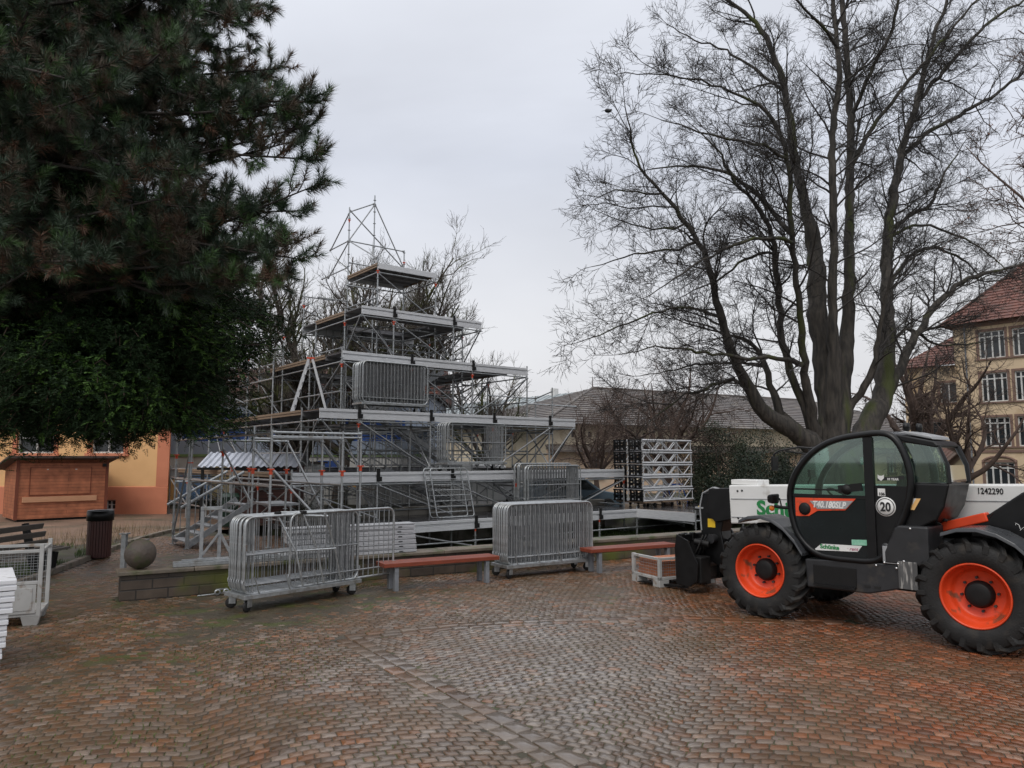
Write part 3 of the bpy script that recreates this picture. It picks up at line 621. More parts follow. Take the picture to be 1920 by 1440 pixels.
ch_ = MB(); ch_.lathe([(.55, ZE+2), (.55, ZE+5.1), (.66, ZE+5.1), (.66, ZE+5.3), (.3, ZE+5.3)], 4, (XL+3, 7, 0), smooth=False); ch_.build('chimney', M['brick'], hE)
# its stair wing: lower, with its own hipped roof
WX0, WX1, WY0, WY1, WZ = XL-4.2, XL-.02, 1.2, 7.5, 9.2
mb = MB(); wh = [(WX0+1.2, WX0+2.1, .9, 2.1), (WX0+2.5, WX0+3.4, .9, 2.1), (WX0+1.0, WX0+2.6, 3.6, 5.0), (WX0+2.6, WX0+3.8, 6.4, 7.9)]
wall_grid(mb, WX0, WX1, 0, WZ, wh, .2, y=WY0); mb.quad((WX0, WY1, 0), (WX0, WY0, 0), (WX0, WY0, WZ), (WX0, WY1, WZ)); mb.build('wing_wall', M['school'], hE)
for w in wh: window(hE, *w, surround=M['surr'], mull=(.5,), trans=(), y=WY0, fr=.07)
mb = MB(); a_, b_, c_, d_ = (WX0-.6, WY0-.6, WZ), (WX1, WY0-.6, WZ), (WX1, WY1, WZ), (WX0-.6, WY1, WZ); ap = (WX0+2.6, 4.4, WZ+2.7); ap2 = (WX1, 4.4, WZ+2.7)
slope(mb, a_, b_, ap, ap2, 12, .05); slope(mb, d_, a_, ap, ap, 12, .05); mb.build('wing_roof', M['redtile'], hE)

# ---- wooden market kiosk
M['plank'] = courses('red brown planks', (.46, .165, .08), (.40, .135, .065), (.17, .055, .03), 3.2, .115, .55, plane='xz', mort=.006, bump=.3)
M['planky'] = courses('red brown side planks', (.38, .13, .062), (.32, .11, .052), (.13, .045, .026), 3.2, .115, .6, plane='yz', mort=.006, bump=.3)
M['lightwood'] = pm('pale new board', (.62, .33, .19), (.52, .27, .15), 3, .6, stretch=(1, 8, 8)); M['felt'] = pm('brown roofing felt', (.075, .05, .042), (.05, .036, .032), 4, .7)
M['trimwood'] = pm('dark trim board', (.20, .055, .028), None, 4, .6, stretch=(8, 8, 1))
kk_ = thing('market_kiosk', 'red brown plank kiosk with closed hatch and pale counter board', 'kiosk', (-17.35, 26.1, 0), R(43))
KL, KD = 2.9, 2.2
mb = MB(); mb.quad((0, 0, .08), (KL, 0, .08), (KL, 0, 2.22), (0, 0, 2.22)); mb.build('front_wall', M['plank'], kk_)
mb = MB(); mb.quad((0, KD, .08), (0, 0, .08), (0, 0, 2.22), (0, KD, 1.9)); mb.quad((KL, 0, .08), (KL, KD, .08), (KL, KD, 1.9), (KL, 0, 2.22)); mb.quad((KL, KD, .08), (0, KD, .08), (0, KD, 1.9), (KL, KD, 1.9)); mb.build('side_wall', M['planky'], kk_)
mb = MB(); mb.bx(.42, 1.02+1.3, -.03, -.002, .92, 1.88); hb_ = mb.build('hatch', M['plank'], kk_, bevel=.004)
mb = MB()
for a, b, c_, d in ((.40, .42, .9, 1.9), (2.32, 2.34, .9, 1.9), (.42, 2.32, 1.88, 1.9), (.42, 2.32, .9, .92)): mb.bx(a, b, -.035, -.001, c_, d)
mb.build('hatch_rim', M['trimwood'], hb_)
mb = MB(); mb.bx(.9, .96, -.045, -.03, 1.8, 1.83); mb.bx(1.8, 1.86, -.045, -.03, 1.8, 1.83); mb.build('hinge', M['chrome'], hb_)
mb = MB(); mb.bx(.2, 2.55, -.06, -.003, .66, .85); mb.build('counter_board', M['lightwood'], kk_, bevel=.006)
mb = MB()
for x in (-.02, KL-.08): mb.bx(x, x+.1, -.025, .02, .06, 2.2)
mb.bx(0, KL, .0, .05, 2.03, 2.2); mb.build('trim', M['trimwood'], kk_)
mb = MB(); mb.bx(KL-.2, KL-.08, -.09, -.02, 1.9, 2.02); mb.build('lamp_box', M['black'], kk_)
mb = MB(); mb.add([(-.35, -.4, 2.30), (KL+.25, -.4, 2.30), (KL+.25, KD+.3, 1.86), (-.35, KD+.3, 1.86), (-.35, -.4, 2.22), (KL+.25, -.4, 2.22), (KL+.25, KD+.3, 1.78), (-.35, KD+.3, 1.78)], [(0, 1, 2, 3), (7, 6, 5, 4), (4, 5, 1, 0), (5, 6, 2, 1), (6, 7, 3, 2), (7, 4, 0, 3)]); mb.build('roof', M['felt'], kk_)
mb = MB(); mb.bx(.1, KL-.1, .1, KD-.1, 0, .08); mb.build('skid', M['black'], kk_)

# ---- brown hut with corrugated roof, white boarded hut beside it
M['brownboard'] = courses('dark brown boards', (.12, .05, .04), (.095, .04, .033), (.035, .016, .014), 4, .12, .6, mort=.008)
M['whiteboard'] = courses('white clapboard', (.72, .72, .70), (.66, .66, .65), (.32, .32, .32), 4, .13, .6, mort=.008)
M['zincroof'] = pm('zinc corrugated sheet', (.50, .53, .60), (.42, .45, .52), 3, .3, .45, metal=.4)
hF = thing('garden_hut', 'small dark brown boarded hut under a shiny corrugated roof behind the stair scaffold', 'hut', (-9.55, 25.6, 0), R(4))
mb = MB(); mb.bx(0, 2.05, 0, 1.6, 0, 1.95); mb.build('wall', M['brownboard'], hF)
mb = MB(); n_ = 66; xs = np.linspace(-1.1, 2.25, n_); zz = .022*np.sign(np.sin(xs*2*math.pi/.22))
v = [(x, -.55, 1.93+z) for x, z in zip(xs, zz)]+[(x+.12*0, .75, 2.42+z) for x, z in zip(xs, zz)]+[(x, 1.9, 1.93+z) for x, z in zip(xs, zz)]
mb.add(v, [(i, i+1, n_+i+1, n_+i) for i in range(n_-1)]+[(n_+i, n_+i+1, 2*n_+i+1, 2*n_+i) for i in range(n_-1)]); mb.build('roof', M['zincroof'], hF)
mb = MB(); mb.bx(-1.08, 2.23, -.5, -.44, 1.82, 1.90); mb.bx(-.95, -.87, -.48, -.40, 0, 1.82); mb.build('eave_beam', M['black'], hF)
hG = thing('storage_hut', 'low white clapboard hut standing behind the dark brown hut', 'hut', (-11.0, 29.0, 0), 0)
mb = MB(); mb.bx(0, 3.2, 0, 2, 0, 2.0); mb.build('wall', M['whiteboard'], hG); mb = MB(); mb.bx(-.1, 3.3, -.15, 2.1, 2.002, 2.08); mb.build('roof', M['felt'], hG)
mb = MB(); mb.bx(.25, .95, -.03, -.002, .05, 1.85); mb.build('door', M['winwhite'], hG)
# ================================================================ the stepped scaffold
SO = SC(14.1, 25.87)
scaf = thing('scaffold_pyramid', 'tall stepped pyramid of galvanised scaffolding with six decked tiers', 'scaffold', (SO[0], SO[1], 0), ANG_A)
HW = [7.71, 6.425, 5.14, 3.855, 2.57, 1.285]; ZD = [.42, 1.80, 3.68, 5.66, 7.52, 9.52]; STEP = 1.285
GRID = [-6.425, -3.855, -1.285, 1.285, 3.855, 6.425]
def ground_at(x, y):
    p = SO+x*np.array([math.cos(ANG_A), math.sin(ANG_A), 0])+y*np.array([-math.sin(ANG_A), math.cos(ANG_A), 0])
    return float(gh(p[0], p[1]))
def panel(x0, x1, y0, y1, z, face, name='deck_panel'):
    """one decking bay; face = the outer side that carries the fascia: f, k, l, r"""
    mb = MB(); g = .006
    mb.bx(x0+g, x1-g, y0+g, y1-g, z-.035, z, 0)                         # deck board
    mb.bx(x0+g, x1-g, y0+g, y1-g, z-.05, z-.036, 2)
    n_ = max(2, int(round(max(x1-x0, y1-y0)/.6)))
    for i in range(1, n_):                                              # joists below
        t = i/n_
        if face in 'fk': x = x0+(x1-x0)*t; mb.bx(x-.025, x+.025, y0+.05, y1-.05, z-.14, z-.051, 2)
        else: y = y0+(y1-y0)*t; mb.bx(x0+.05, x1-.05, y-.025, y+.025, z-.14, z-.051, 2)
    if face in 'fk':
        yo = y0 if face == 'f' else y1; s_ = -1 if face == 'f' else 1
        a, b = sorted((yo, yo+s_*.05)); mb.bx(x0+g, x1-g, a, b, z-.075, z+.012, 1); mb.bx(x0+g, x1-g, *sorted((yo, yo+s_*.025)), z-.125, z-.078, 1); mb.bx(x0+g, x1-g, *sorted((yo, yo+s_*.04)), z-.28, z-.128, 1)
        yi = y1 if face == 'f' else y0; mb.bx(x0+g, x1-g, *sorted((yi-s_*.0, yi+s_*.03)), z-.18, z-.052, 2)
    else:
        xo = x0 if face == 'l' else x1; s_ = -1 if face == 'l' else 1
        mb.bx(*sorted((xo, xo+s_*.04)), y0+g, y1-g, z-.05, z+.02, 3); mb.bx(*sorted((xo-s_*.02, xo+s_*.02)), y0+g, y1-g, z-.13, z-.055, 3)
    o = mb.build(name, [M['deck'], M['alu'], M['under'], M['ply']], scaf, bevel=.006); return o
def cuts(h, lo=None, hi=None):
    lo = -h if lo is None else lo; hi = h if hi is None else hi
    return sorted({lo, hi, *[g for g in GRID if lo+.2 < g < hi-.2]})
posts = {}
def want_post(x, y, ztop, zlow=None): 
    k_ = (round(x, 2), round(y, 2)); posts[k_] = max(posts.get(k_, -9), ztop)
LED, BRC = [], []
def led(p, q): LED.append((p, q))
def brc(p, q): BRC.append((p, q))
for k in range(1, 6):
    h, z = HW[k], ZD[k]; inner = h-STEP
    if k == 5:
        panel(-h, 0, -h, h, z, 'l'); panel(0, h, -h, h, z, 'r')
        mb = MB()
        for s_ in (-1, 1): mb.bx(-h, h, s_*h-.02 if s_ > 0 else -h-.05, s_*h+.05 if s_ > 0 else -h-.002, z-.2, z+.014)
        mb.build('fascia', M['alu'], scaf, bevel=.006)
    else:
        cs = cuts(h)
        for a, b in zip(cs[:-1], cs[1:]): panel(a, b, -h, -inner, z, 'f'); panel(a, b, inner, h, z, 'k')
        cs = cuts(h, -inner, inner)
        for a, b in zip(cs[:-1], cs[1:]): panel(-h, -inner, a, b, z, 'l'); panel(inner, h, a, b, z, 'r')
    gs = [g for g in GRID if abs(g) <= h+.01]
    for g in gs:
        for s_ in (-1, 1): want_post(g, s_*h, z+.1); want_post(s_*h, g, z+.1)
    zl = ZD[k-1]+.02 if k > 0 else 0
    for s_ in (-1, 1):
        for a, b in zip(gs[:-1], gs[1:]):
            led((a, s_*h, z-.34), (b, s_*h, z-.34)); led((s_*h, a, z-.34), (s_*h, b, z-.34))
            if s_ > 0: led((a, s_*h, z-1.3), (b, s_*h, z-1.3))
            led((s_*h, a, z-1.3), (s_*h, b, z-1.3))
            mid = (a+b)/2
            if k != 5 and (abs(mid) > .1 or s_ > 0):
                l_, r_ = ((a, b) if mid < .1 else (b, a))
                brc((l_, s_*h-.05*s_*-1, z-.36), (r_, s_*h, zl+.05)); brc((s_*h, l_, z-.36), (s_*h, r_, zl+.05))
            else: brc((a, s_*h, z-.36), (b, s_*h, zl+.05))
        if gs[-1] < h-.1:           # cantilevered corners: short braces and ledgers
            for t_ in (-1, 1):
                brc((t_*h*.99, s_*h, z-.3), (t_*gs[-1], s_*h, zl+.25)); brc((s_*h, t_*h*.99, z-.3), (s_*h, t_*gs[-1], zl+.25))
                led((t_*gs[-1], s_*h, z-.34), (t_*h, s_*h, z-.34)); led((s_*h, t_*gs[-1], z-.34), (s_*h, t_*h, z-.34))
    # ties from this row in to the next row and down
    if k < 5:
        h2 = HW[k+1]
        for g in [g for g in GRID if abs(g) <= h2+.01]:
            for s_ in (-1, 1):
                led((g, s_*h, z-.5), (g, s_*h2, z-.5)); brc((g, s_*h, zl+.1), (g, s_*h2, z-.4))
                led((s_*h, g, z-.5), (s_*h2, g, z-.5)); brc((s_*h2, g, zl+.1), (s_*h, g, z-.4))
for k in range(2, 6):        # the lifts below each tier
    h = HW[k]; gs = [g for g in GRID if abs(g) <= h+.01]
    for j in range(1, k):
        for s_ in (-1, 1):
            for a, b in zip(gs[:-1], gs[1:]):
                led((a, s_*h, ZD[j]-.4), (b, s_*h, ZD[j]-.4)); led((s_*h, a, ZD[j]-.4), (s_*h, b, ZD[j]-.4))
                if (j+k) % 2 == 0 or s_ > 0: brc((a, s_*h, ZD[j]-.4), (b, s_*h, ZD[j-1]+.05)); brc((s_*h, b, ZD[j]-.4), (s_*h, a, ZD[j-1]+.05))
                else: led((a, s_*h, ZD[j]-1.2), (b, s_*h, ZD[j]-1.2))
# lowest tier: the long front deck and the walkway at its right end
h, z = HW[0], ZD[0]
cs = [-6.425, -3.855, -1.285, 1.285, 3.855, 5.7]
for a, b in zip(cs[:-1], cs[1:]): panel(a, b, -h, -5.2, z, 'f')
panel(5.7, 8.27, -h, -5.2, z, 'r'); panel(5.7, 8.27, -h-2.57, -h, z, 'l'); panel(8.27, 10.84, -h-2.57, -h, z, 'f'); panel(8.27, 10.84, -h, -5.2, z, 'k')
mb = MB(); mb.bx(5.65, 5.698, -h-2.57, -h, z-.28, z+.014); mb.build('fascia', M['alu'], scaf, bevel=.006)
for x in cs+[8.27, 10.84]: want_post(x, -h, z+.1)
for x in (5.7, 8.27, 10.84): want_post(x, -h-2.57, z+.1)
for a, b in zip((cs+[8.27, 10.84])[:-1], (cs+[8.27, 10.84])[1:]): led((a, -h, z-.62), (b, -h, z-.62)); led((a, -5.3, z-.5), (b, -5.3, z-.5))
for x in (5.7, 8.27, 10.84): led((x, -h-2.57, -.18+.35), (x, -h, .17)); brc((x, -h, z-.25), (x, -h-2.5, .08))
led((5.7, -h-2.57, .17), (10.84, -h-2.57, .17)); brc((5.7, -h, z-.2), (8.27, -h, -.3)); brc((5.7, -h-2.5, z-.25), (8.27, -h-2.57, .05)); brc((-3.855, -h, z-.25), (-1.4, -h, -.35)); brc((5.7, -h, .1), (7.2, -h-2.57, .17))
# guard frames and pole frame on top
want_post(-1.285, 1.285, 12.4); want_post(-.15, 1.285, 13.15); want_post(-1.285, -1.285, ZD[5]+.25)
for p_, q_ in (((-.15, 1.285, 12.8), (-1.285, 1.285, 12.2)), ((-.15, 1.285, 12.8), (1.285, 1.285, 10.25)), ((-.15, 1.285, 12.75), (-1.285, 1.285, 11.0)), ((-1.285, 1.285, 12.15), (-1.285, 3.0, 11.0)), ((-1.285, 1.285, 12.3), (1.2, 1.285, 10.3)),
               ((-1.285, 1.285, 11.0), (-1.285, -1.2, 9.75)), ((-1.285, 1.285, 10.95), (-1.285, 3.2, 9.8))): brc(p_, q_)
for p_, q_ in (((-1.285, 1.285, 11.0), (1.285, 1.285, 11.0)), ((-1.285, 1.285, 11.0), (-1.285, 3.1, 11.0)), ((-1.285, 1.285, 10.1), (1.285, 1.285, 10.1)), ((-1.285, 3.855, 9.9), (-1.285, 1.285, 9.9))): led(p_, q_)
want_post(1.285, 1.285, 11.05)
want_post(-2.57, 2.57, 8.9); brc((-2.57, 2.57, 8.75), (-2.57, .6, 7.6)); led((-2.57, 2.57, 8.75), (-1.285, 2.57, 8.75)); led((-2.57, 2.57, 8.2), (-1.285, 3.855, 8.2))
for y in (-1.285, 1.285): led((-2.57, y, 8.5), (-1.285, y, 8.5))
want_post(-3.855, 1.285, 7.3); want_post(-3.855, 3.855, 7.0); led((-3.855, 1.285, 6.9), (-3.855, 3.855, 6.9)); brc((-3.855, 3.855, 6.9), (-3.855, 1.4, 5.8)); led((-3.855, 1.285, 6.3), (-5.14, 1.285, 6.3))
# outriggers on the far left side seen beside the yew, and the guard rail at the right end
want_post(-5.14, 1.285, 6.4); want_post(-6.425, 1.285, 4.9); want_post(-5.14, -1.285, 5.7)
for zz in (4.3, 4.9, 5.4, 6.3): led((-5.14, -1.285 if zz < 5.6 else 1.285, zz), (-5.14, 3.855, zz))
led((-6.425, 1.285, 4.8), (-5.14, 1.285, 4.8)); brc((-6.425, 3.8, 5.2), (-5.14, 1.4, 4.2)); led((-5.14, 1.285, 5.0), (-7.7, 1.285, 5.0)); brc((-5.14, 1.285, 5.05), (-6.6, 1.5, 5.9))
want_post(6.425, -1.285, 4.9); want_post(5.14, -3.855, 5.0); led((5.14, -3.855, 4.85), (6.425, -1.285, 4.8)); led((6.425, -1.285, 4.8), (3.855, -1.285, 4.8)); led((6.425, -3.855, 4.3), (3.855, -3.855, 4.3))
def post_mesh(x, y, ztop):
    zb = ground_at(x, y); mb = MB()
    mb.tube([(0, 0, zb+.02), (0, 0, ztop)], .027, 8); mb.tube([(0, 0, zb), (0, 0, zb+.32)], .036, 8); mb.box((0, 0, zb+.006), (.15, .15, .012))
    zz = zb+.45
    while zz < ztop-.08: mb.lathe([(.024, -.006), (.062, -.006), (.062, .006), (.024, .006)], 8, (0, 0, zz), smooth=False); zz += .5
    return mb
cent = SO
def dist2(x, y): return (SO[0]+x*math.cos(ANG_A)-y*math.sin(ANG_A))**2+(SO[1]+x*math.sin(ANG_A)+y*math.cos(ANG_A))**2
pl = sorted(posts.items(), key=lambda t: dist2(*t[0]))
extra = MB()
for i, ((x, y), zt_) in enumerate(pl):
    mb = post_mesh(x, y, zt_)
    if i < 96:
        o = mb.build('upright_post', M['galv'], scaf, loc=(x, y, 0))
        if i % 5 in (1, 3): continue
        mb = MB(); zc = zt_-.58 if zt_ > 1 else .12
        mb.tube([(0, 0, zc-.05), (0, 0, zc+.05)], .030, 8); mb.lathe([(.028, -.012), (.066, -.012), (.066, .012), (.028, .012)], 8, (0, 0, zc+.05), smooth=False); mb.build('red_collar', M['red'], o)
    else:
        for v_ in mb.V: v_ += np.array([x, y, 0])
        off_ = extra.n
        for (f_, m_, s_) in mb.F: extra.F.append((f_+off_, m_, s_))
        extra.V += mb.V; extra.n += mb.n
if extra.n: o = extra.build('upright_posts', M['galv'], scaf); o['kind'] = 'stuff'
def rods(lst, name, r, mat, limit=98):
    lst = sorted(lst, key=lambda t: dist2((t[0][0]+t[1][0])/2, (t[0][1]+t[1][1])/2))
    ex = MB()
    for i, (p, q) in enumerate(lst):
        mb = MB() if i < limit else ex
        p, q = np.array(p, float), np.array(q, float); d = (q-p)/np.linalg.norm(q-p)
        mb.tube([p+d*.03, q-d*.03], r, 7)
        for e_ in (p+d*.05, q-d*.05): mb.tube([e_-d*.035, e_+d*.035], r*1.6, 6)
        if i < limit: mb.build(name, mat, scaf)
    if ex.n: o = ex.build(name+'s', mat, scaf); o['kind'] = 'stuff'
rods(LED, 'ledger', .026, M['galv']); rods(BRC, 'brace', .026, M['galvd'])
# deck clamps at the fascia joints (black brackets), green sleeves
for k in range(0, 5):
    for g in ([g for g in GRID if abs(g) < HW[k]-.05] if k else cs[1:-1]):
        mb = MB(); y = -HW[k]-.065; z = ZD[k]; mb.bx(g-.05, g+.05, y-.01, y+.03, z-.26, z+.11); mb.bx(g+.04, g+.11, y-.015, y+.02, z-.25, z-.12)
        mb.build('joint_clamp', M['blackmatt'], scaf, bevel=.005)
# stairs and barred rails inside
def flight(x0, x1, y, z0, z1):
    mb = MB()
    for yy in (y, y+.65): mb.beam((x0, yy, z0), (x1, yy, z1), .04, .17); mb.tube([(x0, yy, z0+.95), (x1, yy, z1+.95)], .02, 6)
    n_ = 9
    for i in range(1, n_): t = i/n_; mb.bx(x0+(x1-x0)*t-.12, x0+(x1-x0)*t+.12, y+.03, y+.62, z0+(z1-z0)*t-.015, z0+(z1-z0)*t+.02)
    for i in range(0, 15): t = i/14; mb.tube([(x0+(x1-x0)*t, y, z0+(z1-z0)*t), (x0+(x1-x0)*t, y, z0+(z1-z0)*t+.95)], .01, 5)
    mb.build('stair_flight', M['galvd'], scaf)
flight(1.2, -1.9, -3.3, .45, 1.85); flight(1.6, -1.6, -2.5, 1.85, 3.7); flight(-1.6, 1.6, -1.4, 3.7, 5.6)
def barred(x0, y0, x1, y1, z):
    mb = MB(); mb.tube([(x0, y0, z+1.05), (x1, y1, z+1.05)], .018, 6); mb.tube([(x0, y0, z+.1), (x1, y1, z+.1)], .018, 6); n_ = int(math.hypot(x1-x0, y1-y0)/.13)
    for i in range(n_+1): t = i/n_; mb.tube([(x0+(x1-x0)*t, y0+(y1-y0)*t, z+.1), (x0+(x1-x0)*t, y0+(y1-y0)*t, z+1.05)], .009, 5)
    mb.build('barred_railing', M['galvd'], scaf)
for a in ((-1.6, -1.2, 2.4, -1.2, 1.85), (-.4, 1.5, 3.6, 1.5, 1.85), (-2.4, .4, 1.2, .4, 3.7), (1.0, -.6, 3.2, -.6, 3.7), (0, 2.4, 2.6, 2.4, 5.7), (-3.6, 2.5, 0, 2.5, .45), (-2.2, -2.2, 2.2, -2.2, .45)): barred(*a)
# low concrete edge of the basin under the second tier
M['concrete'] = pm('stained concrete', (.34, .32, .28), (.22, .20, .17), 1.6, .5, .8, spots=((.12, .11, .085), .5, 1.2), bump=.15)
def loc2w(x, y, z=0.): return SO+x*np.array([math.cos(ANG_A), math.sin(ANG_A), 0])+y*np.array([-math.sin(ANG_A), math.cos(ANG_A), 0])+np.array([0, 0, z])
p_ = loc2w(-5.6, -5.05); cw = thing('concrete_wall', 'low stained concrete basin wall under the second tier of the scaffold', 'wall', p_, ANG_A)
mb = MB(); x = 0
for L in (1.2, 2.4, 1.9, 2.6, 1.5, 2.8): mb.bx(x, x+L-.015, 0, .35, -.5, .64+.02*math.sin(x*9)); x += L
mb.build('blocks', M['concrete'], cw, bevel=.02)

# ---- stair scaffold at the left
P5 = [np.array(p) for p in ((-8.8, 19.5), (-7.95, 18.4), (-6.38, 16.4), (-5.15, 14.8), (-4.55, 14.05))]
st = thing('stair_scaffold', 'open entrance scaffold with short railed stair left of the pyramid', 'scaffold', (-6.38, 16.4, 0))
o0 = np.array([-6.38, 16.4]); a2 = np.array([.788, .616])
def P3(p, z): return np.array([p[0]-o0[0], p[1]-o0[1], z])
row2 = [p+a2*1.45 for p in P5]; xp = P5[-1]+a2*1.85
for i, p in enumerate(P5+row2+[xp]):
    mb = MB(); zt_ = 2.75 if i != 3 else 2.85
    if i in (5, 6): zt_ = 2.0
    mb.tube([(0, 0, 0), (0, 0, zt_)], .0242 if i != 1 else .05, 8); mb.box((0, 0, .006), (.15, .15, .012))
    zz = .55
    while zz < zt_: mb.lathe([(.024, -.006), (.06, -.006), (.06, .006), (.024, .006)], 8, (0, 0, zz), smooth=False); zz += .5
    o = mb.build('upright_post', M['galv'], st, loc=tuple(P3(p, 0))); mb = MB(); zc = [2.25, 2.05, 2.3, 1.95, 1.95, 1.9, 1.9, 1.9, 1.9, 1.9, 2.0][i]
    mb.tube([(0, 0, zc-.05), (0, 0, zc+.05)], .033, 8); mb.lathe([(.03, -.012), (.07, -.012), (.07, .012), (.03, .012)], 8, (0, 0, zc+.05), smooth=False); mb.build('red_collar', M['red'], o)
def rod(p, q, name, par=st, r=.0242, mat='galv'):
    mb = MB(); mb.tube([p, q], r, 7); d = (np.array(q)-p)/np.linalg.norm(np.array(q)-p)
    for e_ in (np.array(p)+d*.04, np.array(q)-d*.04): mb.tube([e_-d*.035, e_+d*.035], r*1.5, 6)
    return mb.build(name, M[mat], par)
for a, b in zip(P5[:-1], P5[1:]): rod(P3(a, 2.68), P3(b, 2.68), 'ledger'); rod(P3(a, 1.68), P3(b, 1.68), 'ledger')
for a, b in zip(row2[:-1], row2[1:]): rod(P3(a, 1.68), P3(b, 1.68), 'ledger')
for i in (0, 2, 3, 4): rod(P3(P5[i], 2.6 if i > 1 else 1.6), P3(row2[i], 2.6 if i > 1 else 1.6), 'ledger')
rod(P3(P5[-1], 2.7), P3(xp, 2.7), 'ledger'); rod(P3(P5[-1], 2.62), P3(xp, 2.62), 'ledger')
rod(P3(P5[0], .25), P3(P5[1], 2.55), 'brace', mat='galvd'); rod(P3(P5[2], 2.4), P3(P5[3], 1.3), 'brace', mat='galvd'); rod(P3(P5[3], 2.4), P3(P5[4]+a2*.9, 1.1), 'brace', mat='galvd'); rod(P3(row2[3], 1.6), P3(row2[2], .3), 'brace', mat='galvd'); rod(P3(row2[2], 2.6), P3(row2[3], 1.2), 'brace', mat='galvd')
# the stair: treads and two railings with thin bars
mb = MB(); b2 = (P5[1]-P5[0])/np.linalg.norm(P5[1]-P5[0])
for i in range(6):
    c_ = (P5[0]+P5[1])/2+a2*(.1+i*.27); mb.box(P3(c_, .16+i*.17), (1.15, .27, .03), (np.array([*b2, 0]), np.array([*a2, 0]), (0, 0, 1)))
for s_ in (P5[0], P5[1]): mb.beam(P3(s_+a2*.02, .08), P3(s_+a2*1.6, 1.1), .04, .14)
mb.build('stair_flight', M['galvd'], st)
for s_ in (P5[0]-b2*.1, P5[1]-b2*.1):
    mb = MB(); mb.tube([P3(s_-a2*.15, 1.0), P3(s_+a2*1.35, 1.86)], .035, 8); mb.tube([P3(s_, .15), P3(s_+a2*1.3, .85)], .02, 6)
    for i in range(8): t = i/7; mb.tube([P3(s_+a2*(1.3*t), .15+.7*t), P3(s_+a2*(1.3*t), 1.08+.74*t)], .011, 5)
    mb.build('handrail', M['galv'], st)
mb = MB(); mb.box(P3(P5[2]*.6+P5[1]*.4+a2*1.6, 1.12), (1.2, .7, .05), (np.array([*b2, 0]), np.array([*a2, 0]), (0, 0, 1))); mb.build('landing', M['galvd'], st)
# ================================================================ barriers, trolleys, benches, crates
def rrect(x0, x1, z0, z1, r, n=5, y=0.):
    pts = []
    for cx, cz, a0 in ((x1-r, z1-r, 0), (x0+r, z1-r, 90), (x0+r, z0+r, 180), (x1-r, z0+r, 270)):
        for i in range(n+1): a = R(a0+90*i/n); pts.append((cx+r*math.cos(a), y, cz+r*math.sin(a)))
    return pts
def make_barrier(kind, label, cat='barrier'):
    t = thing('crowd_barrier', label, cat)
    mb = MB(); mb.tube(rrect(-1.0, 1.0, .0, 1.1, .13, 5), .019, 8, closed=True, cap=False); mb.build('frame', M['galv'], t)
    mb = MB(); mb.tube([(-.98, 0, .13), (.98, 0, .13)], .012, 6)
    if kind == 'full':
        for i in range(1, 19): x = -1+2*i/19; mb.tube([(x, 0, .02), (x, 0, 1.09)], .0085, 5)
    else:
        mb.tube([(-.98, 0, .56), (.98, 0, .56)], .013, 6)
        for i in range(6): x = .93-.055*i-.04; mb.tube([(x, 0, .02), (x, 0, 1.09)], .0085, 5)
        mb.tube([(-.86, 0, .02), (-.86, 0, 1.09)], .011, 5)
    mb.build('bar_infill', M['galvd'], t)  # darker steel paints in the shade between the packed barriers
    for s_ in (-1, 1): mb = MB(); mb.tube([(s_*1.0, -.01, .2), (s_*1.03, -.02, .2), (s_*1.03, -.02, .15)], .008, 5); mb.build('hook', M['galvd'], t)
    return t
def make_trolley(label):
    t = thing('barrier_trolley', label, 'trolley')
    mb = MB(); z = .215
    for y in (-.27, .27): mb.beam((-1.03, y, z), (1.03, y, z), .05, .06)
    for x in (-1.0, -.35, .35, 1.0): mb.beam((x, -.245, z), (x, .245, z), .05, .055)
    mb.bx(-1.0, 1.0, -.24, .24, z+.02, z+.032); mb.build('base_frame', M['galv'], t, bevel=.004)
    for x in (-.75, -.25, .25, .75): mb = MB(); mb.tube([(x, -.27, z), (x-.06, -.30, z+.06), (x-.13, -.30, z+.28)], .010, 6); mb.build('stake', M['galv'], t)
    for x in (-.92, .92):
        for y in (-.22, .22):
            w = thing('caster', None, None, (x, y, 0)); w.parent = t; w.rotation_euler = (0, 0, rng.uniform(-.9, .9))
            mb = MB(); mb.lathe([(.02, -.02), (.072, -.02), (.08, -.012), (.08, .012), (.072, .02), (.02, .02)], 18, (-.03, 0, .08), axis='y'); mb.build('wheel', M['rubber'], w)
            mb = MB(); mb.bx(-.055, .04, -.036, -.026, .07, .185); mb.bx(-.055, .04, .026, .036, .07, .185); mb.bx(-.06, .05, -.045, .045, .18, .188); mb.build('fork', M['galv'], w)
    return t
B_full = make_barrier('full', 'x'); B_gate = make_barrier('gate', 'x'); TR = make_trolley('x')
def on(p, rz, off, sc=1.):
    c_, s_ = math.cos(rz), math.sin(rz); o = np.array(off)*sc
    return (p[0]+o[0]*c_-o[1]*s_, p[1]+o[0]*s_+o[1]*c_, p[2]+o[2])
first = {'full': True, 'gate': True, 'tr': True}
def put(proto, key, loc, rz, label, group, sc=1., rot=None):
    if first[key]:
        first[key] = False; proto.location = loc; proto.rotation_euler = rot or (0, 0, rz); proto.scale = (sc,)*3; proto['label'] = label; proto['group'] = group; return proto
    return dup(proto, loc, rz, label, group, sc, rot)
def stack(p, rz, sc, items, trlabel, group, z0=.248):
    put(TR, 'tr', p, rz, trlabel, 'trolleys for crowd barriers', sc)
    for key, x, y, dz, label in items:
        rx = float(rng.normal(0, .011)); put(B_full if key == 'full' else B_gate, key, on(p, rz, (x, y, z0+dz), sc), rz, label, group, sc, rot=(rx, 0, rz+float(rng.normal(0, .004))))
ys = lambda n, a=-.22, b=.22: [a+(b-a)*i/(n-1) for i in range(n)]
